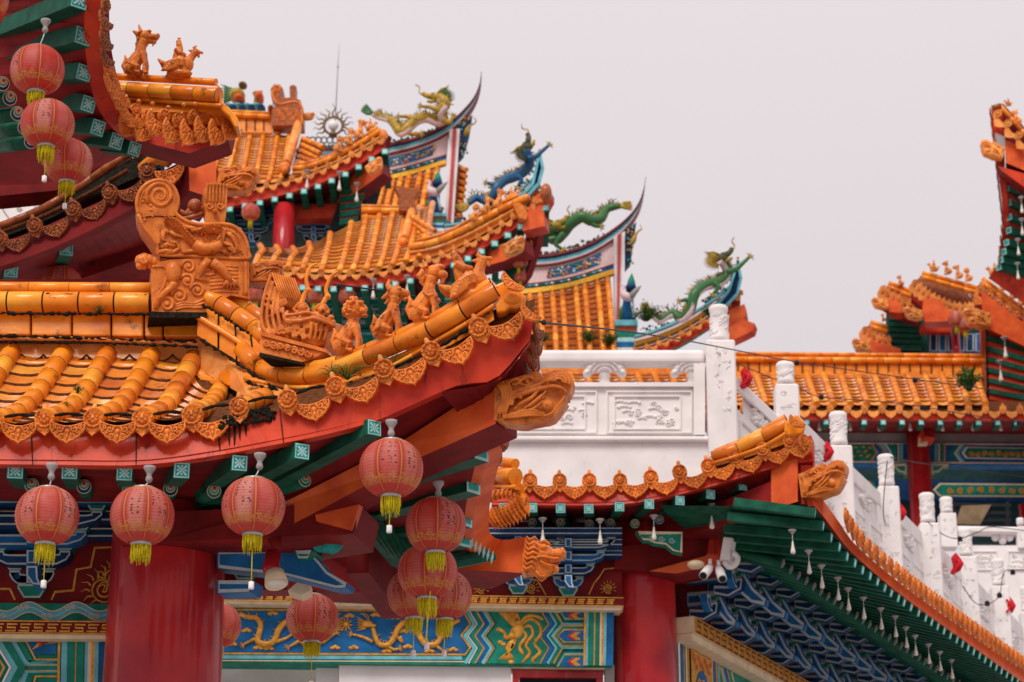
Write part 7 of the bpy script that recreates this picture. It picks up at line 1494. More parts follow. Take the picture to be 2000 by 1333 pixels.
# ------------------------------------------------------------------ long dragons of cut porcelain
def dragon(name, label, path, wd, d, m, spine, head_m, belly=None, tail_m=None, headdir=1, legs=(), head_rot=0.0, mane=None, tail=()):
    t = thing(name, label, 'roof dragon', P(path[0][0], path[0][1], d)); s_ = S(d); sp = splp([(x, y, d + .15 * math.sin(i)) for i, (x, y) in enumerate(path)], 60)
    b = MB(); rr = [s_ * wd * (.3 + .7 * math.sin(math.pi * min(.5, .05 + .9 * i / 59)) ** .8) * .66 for i in range(60)]
    if tail_m: rr = rr
    b.tube(sp, rr, m, 10)
    if belly:
        b.tube([p - Y * r * .30 - Z * r * .55 for p, r in zip(sp, rr)], [r * .62 for r in rr], belly, 8)
    b.build('body', t); b = MB()
    for i in range(2, 58):
        tg = (sp[i + 1] - sp[i - 1]).normalized(); q = tg.cross(Y); q = q if q.z > 0 else -q
        if tg.z > .93 or tg.z < -.93: q = V((-1, 0, 0)) * headdir
        b.tube([sp[i] + q * rr[i] * .7, sp[i] + q * (rr[i] + s_ * (6 + 4 * (i % 2))) - tg * s_ * 4], [s_ * 2.8, s_ * .5], spine, 4)
    b.build('spine_fin', t)
    for lg in legs:
        b = MB(); q = splp([(x, y, d - .15) for x, y in lg], 10); b.tube(q, [s_ * (6.5 - .35 * i) for i in range(10)], m, 7); e_ = q[-1]; dr = (q[-1] - q[-2]).normalized()
        for k in (-.9, -.3, .3, .9): v_ = M.Rotation(k, 3, 'Y') @ dr; b.tube([e_, e_ + v_ * s_ * 7, e_ + (M.Rotation(k * 1.5, 3, 'Y') @ dr) * s_ * 11], [s_ * 2.2, s_ * 1.6, s_ * .4], spine, 5)
        b.build('leg', t)
    hp = sp[-1]; R = M.Rotation(head_rot, 3, 'Y'); f = lambda x, z, y=0: hp + R @ V((x * s_ * headdir, y * s_, z * s_)); b = MB()
    b.ell(f(6, 0), (s_ * 13, s_ * 9, s_ * 9), head_m); b.tube([f(10, 2), f(22, 4), f(31, 8)], [s_ * 8, s_ * 6, s_ * 4.5], head_m, 8); b.tube([f(8, -6), f(18, -9), f(26, -7)], [s_ * 5, s_ * 4, s_ * 2.5], spine, 8); b.ell(f(31, 10), s_ * 5, head_m, seg=8, rings=6)
    for y in (-6, 6): b.ell(f(12, 9, y), s_ * 3.2, WP if y < 0 else spine, seg=8, rings=6)
    for y in (-4, 4): b.tube([f(2, 8, y), f(-6, 16, y), f(-16, 18, y), f(-22, 24, y)], [s_ * 2.4, s_ * 2, s_ * 1.6, s_ * .5], spine, 6)
    b.build('head', t); b = MB(); mm = mane or DGR
    for k in range(11): a = 2.0 + k * .24; b.tube([f(-2, 0, k - 5), f(18 * math.cos(a) - 2, 14 * math.sin(a), k - 5), f(31 * math.cos(a + .1) - 2, 20 * math.sin(a + .15), k - 5)], [s_ * 3.2, s_ * 2.4, s_ * .4], mm, 5)
    for y in (-3, 3): b.tube(splp0 if False else spl([f(30, 6, y), f(40, 14, y), f(38, 26, y), f(46, 32, y)], 8), s_ * .8, spine, 4)
    b.build('mane', t)
    if tail_m:
        b = MB(); (tx, ty), (ux, uy) = path[0], path[1]; dv = V((tx - ux, uy - ty, 0)).normalized(); tp = sp[0]
        for k in range(6):
            a = (k - 2.5) * .22; v_ = M.Rotation(-a, 3, 'Y') @ V((dv.x, 0, dv.y)); w_ = M.Rotation(-a * .4 + .25, 3, 'Y') @ V((dv.x, 0, dv.y)); b.tube(spl([tp, tp + v_ * s_ * 12, tp + v_ * s_ * 12 + w_ * s_ * 14], 7), [s_ * 3, s_ * 3.2, s_ * 2.6, s_ * 2, s_ * .5], tail_m, 5)
        b.build('tail_tuft', t)
    b = MB(); rn = random.Random(int(path[0][0]))
    for i in (6, 12, 17, 22, 28, 34, 40, 46, 52):      # wiry branching whiskers and flames off the body
        for k in range(3):
            a = rn.uniform(1.0, 2.4); p = sp[i]; q1 = p + V((math.cos(a), 0, math.sin(a))) * s_ * 14; b.tube([p, q1], [s_ * 1.3, s_ * 1.0], BSH, 4)
            for j in (-.7, .5): b.tube([q1, q1 + V((math.cos(a + j), 0, math.sin(a + j))) * s_ * rn.uniform(6, 11)], [s_ * 1.0, s_ * .3], BSH, 4)
    b.build('branch', t); return t
dragon('porcelain_dragon', 'yellow dragon with green tail fan on the upper swallowtail ridge', [(727, 222), (738, 228), (759, 233), (771, 243), (783, 259), (795, 251), (814, 235), (834, 230), (853, 237), (866, 233), (860, 219), (870, 203), (858, 190)], 17, 57.5, DYL, DYL, DYL, PK, DGR, -1, [[(812, 236), (795, 228), (782, 228)], [(860, 219), (842, 210), (824, 208)], [(866, 234), (878, 240), (884, 228)], [(790, 255), (805, 262), (820, 262)]], -.1, DGR)
dragon('porcelain_dragon', 'blue dragon rearing above the lower hip of the far hall, claw raised', [(915, 399), (930, 388), (945, 392), (958, 394), (965, 384), (970, 368), (985, 353), (1004, 346), (1023, 336), (1034, 320), (1029, 305), (1026, 292)], 16, 46.4, DBL, DYL, BSH, None, DYL, 1, [[(1030, 310), (1046, 306), (1058, 296), (1071, 285)], [(975, 366), (962, 360), (952, 358)], [(1010, 345), (1018, 352), (1012, 364)]], -1.1, BSH)
dragon('porcelain_dragon', 'green dragon with yellow flame tail crawling along the lower swallowtail ridge', [(1211, 403), (1198, 405), (1184, 410), (1172, 428), (1154, 431), (1137, 424), (1114, 438), (1100, 455), (1085, 468), (1072, 458), (1080, 442)], 18, 53.0, DGR, DYL, DYL, None, DYL, 1, [[(1150, 430), (1160, 440), (1172, 443)], [(1100, 456), (1085, 476), (1096, 486)], [(1085, 466), (1062, 470), (1052, 476)]], -.3, DYL)
dragon('porcelain_dragon', 'green dragon rearing with raised claw just left of the tall white post', [(1271, 611), (1288, 626), (1313, 612), (1331, 622), (1348, 605), (1356, 577), (1376, 559), (1405, 551), (1422, 534), (1414, 514), (1404, 506)], 16, 51.0, DGR, DYL, BSH, PK, DYL, 1, [[(1420, 532), (1437, 526), (1450, 515), (1463, 503)], [(1352, 590), (1340, 586), (1330, 588)], [(1395, 553), (1402, 562), (1394, 574)]], -.35, DYL)
# coloured dragon head and waves at the left end of the far ridge
pd = thing('porcelain_dragon', 'dragon face with green mane over blue waves by the small far chiwen', 'roof dragon', P(465, 215, 53)); s_ = S(53)
b = MB(); b.ell(P(*k5(280, 390), 53), (s_ * 17, .3, s_ * 15), DYL); b.ell(P(*k5(300, 425), 52.8), (s_ * 12, .3, s_ * 9), OB); b.ell(P(*k5(290, 400), 52.6), s_ * 4, WP, seg=8, rings=6); b.ell(P(*k5(330, 300), 53), (s_ * 9, .2, s_ * 6), BR); b.build('face', pd)
b = MB(); [b.tube(splp([(*k5(270 - 4 * k, 350 + 10 * k), 53), (*k5(200, 320 + 18 * k), 53), (*k5(140, 290 + 30 * k), 53)], 8), [s_ * 5, s_ * 4, s_ * 3, s_ * 1], DGR, 5) for k in range(7)]; b.build('mane', pd)
b = MB(); [b.ell(P(*k5(170 + 40 * k, 500 - 10 * (k % 2)), 52.8), (s_ * 9, .25, s_ * 6), CY if k % 2 else BL) for k in range(9)]; b.ell(P(*k5(475, 410), 53), (s_ * 9, .3, s_ * 13), OB); b.tube(splp([(*k5(430, 470), 53), (*k5(440, 400), 53), (*k5(425, 360), 53), (*k5(500, 355), 53)], 8), s_ * 3, DYL, 6); b.build('wave_base', pd)

# ------------------------------------------------------------------ swallowtail ridges
def swallow(label, top, base_y, d, panel_low, tiles, post_x, fig, label_fig):
    """top: ridge line in photo pixels ending at the horn tip; panel_low: lower edge of the painted panel"""
    t = thing('swallowtail_roof', label, 'roof', P(top[0][0], base_y, d)); s_ = S(d); n = 50
    tp = splp([(x, y, d) for x, y in top], n); L = [i / (n - 1) for i in range(n)]
    k = max(i for i in range(n) if tp[i].x < P(post_x, 0, d).x)
    th = [s_ * (24 if i <= k else 24 * max(.04, (1 - (i - k) / (n - 1 - k)) ** 1.3)) for i in range(n)]
    def band(a, c, m, off, nm='ridge_band'):
        b = MB(); up = [p - Z * h * a + X * 0 for p, h in zip(tp, th)]; lo = [p - Z * h * c + X * (h * c * .0) for p, h in zip(tp, th)]
        up = [p + V((h * a * .7 * max(0, i - k) / (n - k), -off, 0)) for i, (p, h) in enumerate(zip(up, th))]; lo = [p + V((h * c * .7 * max(0, i - k) / (n - k), -off, 0)) for i, (p, h) in enumerate(zip(lo, th))]
        b.ribbon(up, lo, (0, .3 + off, 0), m); b.build(nm, t)
    band(0, .22, MATS['ridge_maroon'], .10); band(.22, .34, NV, .06); band(.34, .7, CY, .04); band(.7, .84, PK, .06); band(.84, 1.0, MATS['ridge_maroon'], .08)
    pl = Plane(P(top[0][0], base_y, d), -Y); b = MB(); up = [p - Z * s_ * 22 for p in tp[:k + 1]]; lo = splp([(x, y, d) for x, y in panel_low], k + 1)
    b.ribbon(up, lo, (0, .25, 0), PK); b.build('panel', t)
    # painted cartouche that follows the curve
    b = MB(); off = V((0, -.02, 0)); ci = [i for i in range(int(k * .30), int(k * .86))] if fig == 2 else [i for i in range(0, int(k * .86))]
    b.ribbon([lerp(up[i], lo[i], .22) + off for i in ci], [lerp(up[i], lo[i], .80) + off for i in ci], (0, .01, 0), BL)
    rn = random.Random(fig)
    for q in range(90):
        i = rn.choice(ci); p = lerp(up[i], lo[i], rn.uniform(.3, .74)) + off; b.ell(p, (s_ * rn.uniform(1.5, 4.5), .03, s_ * rn.uniform(1.2, 3)), rn.choice((GD, CY, WP, OB, TL, DGR, YL)), seg=6, rings=4)
    b.build('cartouche', t)
    b = MB(); l2 = [p - Z * s_ * 12 for p in lo]; b.ribbon([p + off for p in lo], [p + off - Z * s_ * 1.6 for p in lo], (0, .2, 0), CR); b.ribbon([p - Z * s_ * 1.7 for p in lo], l2, (0, .2, 0), BL)
    for q in range(int(k * .8)):
        p = lo[min(q + 3, k)] - Z * s_ * 6 + off
        b.ell(p, (s_ * 4, .03, s_ * 2.4), (EM, CY, TL, WP, DGR)[q % 5], seg=6, rings=4)
    b.build('flower_band', t)
    b = MB(); l3 = [p - Z * s_ * (12 + 16) - Y * .25 for p in lo]; b.ribbon([p - Y * .05 for p in l2], l3, (0, .2, 0), YL); b.build('yellow_soffit', t)
    rows = []; nr = tiles[0]
    for i in range(nr):
        a = l3[min(k, int((i + .3) * k / nr))]; x = a.x + tiles[2] * s_; rows.append(spl([V((x, a.y - 1.9, P(0, tiles[1], a.y - 1.9).z)), V((lerp(x, a.x, .4), a.y - 1.1, lerp(P(0, tiles[1], a.y - 1.9).z, a.z, .46))), a + V((0, .1, 0))], 10))
    tile_slope(t, rows, s_ * 6, .3, 'roof_tiles', G, True, 8, GRO, .5, MATS['tile_shade']); return t, tp, k, s_
mat('ridge_maroon', (.22, .04, .045), .5); mat('tile_shade', (.55, .13, .02), .5, .1)
sw1, tp1, k1_, s1 = swallow('upper swallowtail roof with blue flower frieze, tallest curved horn against the sky', [(735, 287), (754, 284), (800, 274), (848, 257), (884, 236), (910, 212), (927, 190), (937, 165), (940, 142)], 330, 58, [(730, 339), (770, 331), (810, 321), (872, 302)], (8, 445, -10), 880, 1, '')
sw2, tp2, k2_, s2 = swallow('lower swallowtail roof with a blue cartouche, horn rising left of the tall white post', [(1015, 502), (1034, 501), (1085, 497), (1142, 481), (1185, 458), (1222, 430), (1245, 402), (1256, 374), (1261, 347)], 560, 54, [(1010, 556), (1060, 551), (1120, 540), (1204, 514)], (9, 700, 4), 1205, 2, '')
for t, sg, d in ((sw1, ((878, 252), (898, 252), (885, 442), (868, 440)), 57.7), (sw2, ((1199, 462), (1221, 452), (1212, 626), (1201, 626)), 53.7)):
    (a, b_, c, e_) = sg; b = MB(); b.prism([P(*a, d), P(*b_, d), P(*c, d), P(*e_, d)], (0, .6, 0), WP); f = lambda u, p, q: (p[0] + (q[0] - p[0]) * u, p[1] + (q[1] - p[1]) * u)
    b.prism([P(*f(.32, a, b_), d - .04), P(*f(.68, a, b_), d - .04), P(*f(.7, e_, c), d - .04), P(*f(.34, e_, c), d - .04)], (0, .1, 0), mat('faded_red', (.55, .09, .09), .6) if 'faded_red' not in MATS else MATS['faded_red']); b.build('gable_post', t)
def horn_tassel(t, pts, d):      # ornate blue end board with gold beast and the tiled return behind it
    b = MB(); b.prism([P(x, y, d) for x, y in pts[0]], (0, .3, 0), NV); rn = random.Random(int(d)); xs = [p[0] for p in pts[0]]; ys = [p[1] for p in pts[0]]
    for i in range(26): u, v_ = rn.random(), rn.random(); b.ell(P(lerp(min(xs) + 3, max(xs) - 6, u), lerp(min(ys) + 6, max(ys) - 8, v_), d - .02), (S(d) * 2.6, .06, S(d) * 2.4), rn.choice((GD, DGR, YL, CY)), seg=6, rings=4)
    b.build('end_board', t); b = MB(); b.tube(splp([(x, y, d) for x, y in pts[1]], 10), [S(d) * r for r in (2, 5, 6, 5, 3, 2, 2, 1.5, 1, .6)], DYL, 7); b.build('gold_beast', t)
horn_tassel(sw1, [((894, 250), (914, 232), (922, 224), (916, 262), (905, 300), (894, 312)), ((908, 268), (912, 256), (918, 246), (926, 242), (930, 236), (924, 228))], 57.9)
horn_tassel(sw2, [((1221, 452), (1236, 440), (1243, 434), (1238, 470), (1232, 512), (1221, 524)), ((1234, 480), (1240, 462), (1247, 452), (1253, 448), (1250, 438))], 53.9)
b = MB()
for k in range(9): b.roll([P(893 - 1 * k, 326 + 13 * k, 58.6), P(911 - 1.5 * k, 332 + 13 * k, 57.6)], s1 * 5, G, .3, GRO, 8)
b.poly([P(890, 318, 58.7), P(912, 328, 58.7), P(900, 445, 58.7), P(882, 445, 58.7)], GRO); b.build('gable_tiles', sw1)
# rockery under the ridge dragons
for t, pts, d, nm in ((sw1, tp1, 57.9, 0), (sw2, tp2, 53.9, 1)):
    b = MB(); rn = random.Random(3 + nm); s_ = S(d)
    for i in range(150):
        q = pts[rn.randrange(1, 26 if nm else 24)]; u = rn.random() ** 2
        b.ell(q + V((rn.uniform(-.12, .12), rn.uniform(0, .2), s_ * (2 + 16 * u * (.4 + .6 * math.sin(q.x * 3) ** 2)))), s_ * rn.uniform(1.5, 4.0), rn.choice((RKC, RKC, BSH, MATS['leaf_dark'])), seg=6, rings=4)
    b.build('rockery', t)
# figures on plinths beside the gable posts
for (x0, x1, y0, y1, d, lb, px_, fy) in ((828, 872, 416, 452, 56.5, 'crane and blue-robed figure on a striped plinth before the upper swallowtail post', 850, 330), (1202, 1246, 625, 690, 52.5, 'grey beast and blue-robed figure on a striped plinth before the lower swallowtail post', 1228, 530)):
    t = thing('porcelain_figure', lb, 'statue', P((x0 + x1) / 2, y1, d)); s_ = S(d)
    b = MB(); n = 6
    for i in range(n): ya, yb = lerp(y0, y1, i / n), lerp(y0, y1, (i + 1) / n) - .3; m = (CY, OB, EM, TLL, BL, WP)[i]; ins = (0, 4, 3, 4, 2, 0)[i]; b.prism([P(x0 + ins, ya, d - .2 + ins * .02), P(x1 - ins, ya, d - .2 + ins * .02), P(x1 - ins, yb, d - .2 + ins * .02), P(x0 + ins, yb, d - .2 + ins * .02)], (0, .8, 0), m)
    b.build('plinth', t); h = y0 - fy; f = lambda x, u, o=0: P(px_ + x, y0 - h * u, d + o)
    b = MB(); b.tube([f(0, 0), f(-2, .25), f(0, .5), f(2, .62)], [s_ * 15, s_ * 12, s_ * 10, s_ * 6], BL, 10); b.tube([f(-12, 0), f(-14, .2), f(-8, .3)], [s_ * 7, s_ * 6, s_ * 3], DGR, 7); b.tube([f(10, .05), f(16, .12)], [s_ * 6, s_ * 3], DYL, 7); b.build('robe', t)
    b = MB(); b.tube([f(6, .95), f(5, .8), f(5, .62)], [s_ * 1, s_ * 7, s_ * 11], EM, 8); b.ell(f(4, .66, -.1), (s_ * 11, .15, s_ * 9), NV); b.build('hood', t)
    b = MB(); b.tube(splp([(px_ - 18, y0 - h * .72, d - .3), (px_ - 10, y0 - h * .70, d - .3), (px_ - 12, y0 - h * .55, d - .3), (px_ + 2, y0 - h * .45, d - .3), (px_ + 14, y0 - h * .55, d - .3)], 12), [s_ * r for r in (1, 3, 3.5, 3, 4, 7, 9, 9, 8, 6, 4, 1)], PK, 8); b.tube([P(px_ + 4, y0 - h * .42, d - .3), P(px_ + 8, y0 - h * .2, d - .3), P(px_ + 10, y0 - h * .05, d - .3)], s_ * 2, PG, 6); b.tube([P(px_ + 2, y0 - h * .45, d - .32), P(px_ + 16, y0 - h * .62, d - .32), P(px_ + 24, y0 - h * .7, d - .32)], [s_ * 7, s_ * 5, s_ * 1], STN, 7); b.build('crane', t)
# hips that fall to the right of each swallowtail, with blue ridge, rockery and orange corner
def right_hip(label, curve, d, corner, cbeam, blue):
    t = thing('hip_roof', label, 'roof', P(curve[0][0], curve[0][1], d)); s_ = S(d); ln = splp([(x, y, d) for x, y in curve], 40)
    for a, c, m, o in ((-13, -8, CY, .06), (-8, -5, NV, .02), (-5, 0, PK, .05), (0, 6, YL, .0)): b = MB(); b.ribbon([p - Z * s_ * a - Y * o for p in ln], [p - Z * s_ * c - Y * o for p in ln], (0, .3, 0), m); b.build('ridge_band', t)
    cps = [p - Z * s_ * 16 for p in ln]; L = sum((b_ - a).length for a, b_ in zip(cps, cps[1:])); eave_row(t, spl(cps, max(4, int(L / (s_ * 22)))), s_ * 22, CAPF, PLATEF, .34)
    b = MB(); b.ribbon([p + Y * .12 + Z * s_ * 4 for p in cps], [p + Y * .1 - Z * s_ * 22 for p in cps], (0, .2, 0), RF, EM); b.build('fascia', t)
    b = MB(); rn = random.Random(int(curve[0][0]))
    for i in range(110):
        q = ln[rn.randrange(0, 34)]; b.ell(q + Z * s_ * (14 + 15 * rn.random() ** 2) + Y * rn.uniform(0, .2), s_ * rn.uniform(1.5, 4), rn.choice((RKC, BSH, LFD, DBL)), seg=6, rings=4)
    b.build('rockery', t)
    b = MB(); b.prism([P(x, y, d - .1) for x, y in corner], (.1, .5, 0), OB, RF); b.build('corner_board', t); b = MB(); b.prism([P(x, y, d - .2) for x, y in cbeam], (.1, .4, 0), OB, RF); b.build('corner_beam', t)
    b = MB(); b.prism([P(x, y, d - .25) for x, y in blue], (0, .3, 0), NV); q = blue + blue[:1]
    for a, c in zip(q, q[1:]): b.bar(P(*a, d - .3), P(*c, d - .3), .06, .1, CY, up=Y)
    for i in range(16): u = i / 15; b.ell(P(lerp(blue[0][0], blue[2][0], u), lerp(blue[0][1], blue[2][1], u) + 6 * math.sin(i * 2), d - .3), (s_ * 3, .05, s_ * 3), (GD, DGR, CY)[i % 3], seg=6, rings=4)
    b.build('tail_board', t); return t
h1 = right_hip('blue-banded hip sweeping up under the blue dragon to a bright blue corner board', [(868, 452), (910, 445), (950, 425), (985, 404), (1020, 378), (1052, 350)], 47.5, ((1040, 375), (1068, 372), (1066, 384), (1058, 392), (1036, 400)), ((1036, 400), (1060, 395), (1056, 440), (1030, 445)), ((1012, 390), (1040, 362), (1054, 300), (1060, 330), (1052, 360), (1030, 384)))
h2 = right_hip('blue-banded hip sweeping up under the rearing green dragon beside the tall white post', [(1240, 668), (1285, 655), (1330, 636), (1370, 612), (1400, 592), (1430, 566), (1446, 556)], 51.8, ((1424, 606), (1454, 594), (1457, 612), (1448, 640), (1422, 646)), ((1424, 640), (1450, 624), (1474, 632), (1470, 646), (1450, 656), (1424, 668)), ((1395, 604), (1424, 568), (1441, 510), (1447, 545), (1440, 575), (1416, 600)))
for x, y, h, d, lb in ((1262, 628, 46, 51, 'leafy green bush rooted by the plinth of the lower swallowtail post'), (1150, 668, 30, 52.0, 'weedy green plants along the tiles behind the white balustrade, left clump'), (1190, 672, 30, 52.0, 'weedy green plants growing on tiles beside the striped plinth'), (1060, 668, 26, 52.0, 'low weeds on far tiles just right of the leaf tile corner'), (1385, 618, 26, 51, 'green weeds on the hip left of the tall white post')): tuft(x, y, h, d, lb, 60, True, spread=.8)
# ------------------------------------------------------------------ sun ornament with pearl and rod
sn = thing('sun_ornament', 'bronze sun ring with wavy rays around a white pearl under a thin lightning rod', 'roof ornament', P(651, 290, 60)); s_ = S(60); c = P(651, 246, 60)
b = MB(); b.tube([c + V((s_ * 19 * math.cos(a), 0, s_ * 19 * math.sin(a))) for a in [i * math.pi / 16 for i in range(33)]], s_ * 2.8, BR, 8, False, 1.0); b.build('ring', sn)
for i in range(13):
    a = -.55 + i * (math.pi + 1.1) / 12; ln = 42 if i != 6 else 50; dv = V((math.cos(a), 0, math.sin(a))); nv = V((-dv.z, 0, dv.x)); b = MB()
    b.tube(spl([c + dv * s_ * (20 + (ln - 20) * u) + nv * s_ * 2.6 * math.sin(u * 8 + i) for u in (0, .2, .4, .6, .8, 1)], 14), [s_ * (2.4 - .15 * j) for j in range(14)], BR, 5); b.build('ray', sn)
b = MB(); b.ell(c, s_ * 10.5, WP, seg=20, rings=14); b.build('pearl', sn); b = MB(); b.lathe([(s_ * 9, -s_ * 22), (s_ * 6, -s_ * 17), (s_ * 4, -s_ * 11), (s_ * 3, -s_ * 9)], c, BR, 12)
for k in range(9): b.tube([P(600 + 11 * k + 6 * math.cos(a), 274 - 6 * math.sin(a), 60) for a in [i * .6 for i in range(11)]], s_ * 1.6, BSH, 5)
for k in range(30): b.ell(P(596 + 3.6 * k, 284 + (k * 7) % 5, 60), s_ * 3.5, RKC, seg=6, rings=4)
b.build('base', sn); b = MB(); b.tube([P(655, 236, 60.2), P(660, 130, 60.2), P(663, 84, 60.2)], [s_ * 1.2, s_ * 1.0, s_ * .4], STN, 6); b.ell(P(660, 131, 60.2), s_ * 2.4, STN, seg=8, rings=6); b.build('lightning_rod', sn)
b = MB(); b.prism([P(570, 290, 60.4), P(740, 284, 60.4), P(740, 420, 60.4), P(570, 420, 60.4)], (0, .5, 0), PK); stroke(b, Plane(P(650, 300, 60.4), -Y), [(570, 294), (740, 288)], 6, MATS['ridge_maroon'], 1, .02); stroke(b, Plane(P(650, 300, 60.4), -Y), [(570, 302), (740, 296)], 5, CY, 1, .02); b.build('ridge_band', sw1)
# ================================================================== gallery and towers at the right
gal = thing('temple_gallery', 'long orange tiled gallery behind the stair with a red column and green painted beams', 'gallery', (P(1790, 900, 56).x, 57, 0))
GD_ = 55.0
rows = []
for i in range(29):
    x = 1001 + 33 * i; rows.append([(x, 790, GD_), (x - 5, 776, GD_ + .4), (x - 12, 756, GD_ + 1.2), (x - 20, 731, GD_ + 2.4)])
frolls(gal, rows, S(55) * 7.2, .36, 55)
feave(gal, [(980, 791, GD_), (1560, 796, GD_), (1800, 797, GD_), (2060, 798, GD_)], 55, 33, pbot=22, sq=11, rl=.35, soff=[(980, 842, 57.6), (2060, 850, 57.6)], ptop=0)
b = MB(); b.roll([P(960, 688, 57.5), P(1925, 696, 57.5)], S(57) * 5, G, .42, GRO, 8); b.roll([P(960, 699, 57.45), P(1925, 706, 57.45)], S(57) * 6.5, G, .42, GRO, 10)
b.prism([P(960, 702, 57.5), P(1922, 710, 57.5), P(1920, 733, 57.45), P(960, 725, 57.45)], (0, .4, 0), G); b.roll([P(960, 729, 57.35), P(1920, 736, 57.35)], S(57) * 3, GP, .5, GRO, 8)
for x in range(1420, 1920, 21): b.bar(P(x, 709, 57.46), P(x, 729, 57.42), .035, .02, GRO, up=Y)
b.build('ridge_roll', gal)
PGa = Plane(P(1800, 880, 57.5), -Y); gst = .014; s_ = S(57)
b = MB(); b.prism([PGa.pt(1400, 815, .2), PGa.pt(2060, 818, .2), PGa.pt(2060, 842, .2), PGa.pt(1400, 840, .2)], (0, .5, 0), CR); b.build('red_beam', gal)
for x in range(1545, 2030, 31): round_rafter(gal, P(x, 817, 56.4), P(x + 2, 822, 57.2), S(56) * 6.5, EM)
b = MB(); b.prism([PGa.pt(1400, 840.5), PGa.pt(2060, 842.5), PGa.pt(2060, 866), PGa.pt(1400, 864)], (0, .4, 0), GY); b.build('grey_lintel', gal)
b = MB(); b.prism([PGa.pt(1400, 862, .05), PGa.pt(2060, 866, .05), PGa.pt(2060, 910, .05), PGa.pt(1400, 904, .05)], (0, .4, 0), BL); q = Plane(PGa.p0 + PGa.n * .05, PGa.n)
stroke(b, q, [(1400, 865), (2060, 869)], 3, CM, 1, gst); stroke(b, q, [(1400, 900), (2060, 906)], 3, CM, 1, gst)
paint(b, q, [(1655, 868), (1700, 868), (1712, 884), (1700, 900), (1655, 899)], EM, 1, gst); [b.ell(q.pt(1660 + (i * 37) % 42, 872 + (i * 17) % 25, .02), (s_ * 4, .05, s_ * 1.8), GD, seg=6, rings=4) for i in range(12)]
for off, m, wd in ((0, GD, 3), (6, BL, 7), (14, GD, 2.5), (20, CY, 6), (27, WP, 2.5), (33, EM, 7)): stroke(b, q, [(1702 + off, 868), (1713 + off, 884), (1702 + off, 900)], wd, m, 2, gst)
for x, m, wd in ((1748, EM, 5), (1755, CM, 3), (1761, CY, 5), (1768, BL, 6), (1822, BL, 5), (1828, CY, 4), (1834, CM, 3), (1839, EM, 5), (1845, GD, 3)): stroke(b, q, [(x, 867), (x, 902)], wd, m, 3, gst)
for off, m, wd in ((0, EM, 6), (7, WP, 3), (12, CY, 6), (20, BL, 8)): stroke(b, q, [(1870 + off, 870), (1858 + off, 886), (1870 + off, 902)], wd, m, 2, gst)
paint(b, q, [(1886, 873), (2060, 876), (2060, 899), (1886, 896), (1878, 885)], WP, 3, gst); paint(b, q, [(1890, 875), (2060, 878), (2060, 897), (1890, 894), (1883, 885)], EM, 4, gst)
for i in range(14): stroke(b, q, spiral(1898 + 13 * i, 886 + (i % 2) * 2, 6, 1.5, i, 10), 2.4, GD, 5, gst)
b.build('painted_beam', gal)
b = MB(); c0 = P(1795, 900, 57.2); b.lathe([(s_ * 23, -c0.z), (s_ * 23, -2), (s_ * 22, .9)], c0, CR, 24); b.build('column', gal)
b = MB(); c0 = P(2004, 1010, 57.2); b.lathe([(s_ * 14, -c0.z), (s_ * 14, .3)], c0, CR, 20); b.build('column', gal)
b = MB(); b.bar(P(1806, 848, 56.8), P(1812, 862, 56.7), .3, .3, RF); b.prism([P(1795, 855, 56.7), P(1812, 855, 56.7), P(1812, 868, 56.7), P(1795, 868, 56.7)], (0, .2, 0), CM); tag(b.build('wall_lamp'), 'small red and cream lamp box at the top of the gallery column', 'lamp')
for sx_ in (-1, 1):
    b = MB(); ply(b, q, [(1795 + sx_ * x, y) for x, y in ((24, 906), (62, 908), (58, 914), (46, 915), (40, 922), (30, 924), (28, 932), (24, 932))], .15, EM, CM, 2.5, .2, gst); b.build('carved_bracket', gal)
PGb = Plane(P(1800, 950, 60.5), -Y); b = MB(); b.prism([PGb.pt(1400, 800), PGb.pt(2100, 800), PGb.pt(2100, 1060), PGb.pt(1400, 1060)], (0, .3, 0), mat('dark_teal_wall', (.02, .055, .06), .7)); b.build('back_wall', gal)
b = MB(); b.prism([PGb.pt(1660, 938, .4), PGb.pt(2100, 940, .4), PGb.pt(2100, 978, .4), PGb.pt(1660, 975, .4)], (0, .3, 0), NV); q = Plane(PGb.p0 + PGb.n * .4, PGb.n)
paint(b, q, [(1835, 944), (2100, 946), (2100, 972), (1835, 970), (1822, 957)], CM, 1, gst); paint(b, q, [(1838, 947), (2100, 949), (2100, 969), (1838, 967), (1827, 957)], EM, 2, gst); [stroke(b, q, spiral(1856 + 20 * i, 958, 7, 1.4, i, 10), 2.5, GD, 3, gst) for i in range(10)]
for off, m in ((0, CY), (6, GD), (12, EM)): stroke(b, q, [(1690 + off, 940), (1702 + off, 957), (1690 + off, 975)], 4, m, 1, gst)
b.build('inner_beam', gal)
GBu = 'white bulbs along the gallery eave'
for i, x in enumerate((1600, 1660, 1717, 1777, 1840, 1900, 1954)): bulb(x, 843, 20, 55.6, ['leftmost bulb under the gallery eave, above the first stair posts', 'gallery eave bulb directly over the second stair post top', 'gallery eave bulb left of the red gallery column', 'gallery eave bulb right beside the top of the red gallery column', 'gallery eave bulb just right of the red gallery column', 'gallery eave bulb over the green scroll panel', 'rightmost bulb under the gallery eave near the right edge'][i], GBu)
tuft(1893, 765, 62, 54.8, 'loose green shrub growing from the right end of the gallery roof tiles', 70, True, spread=.45)

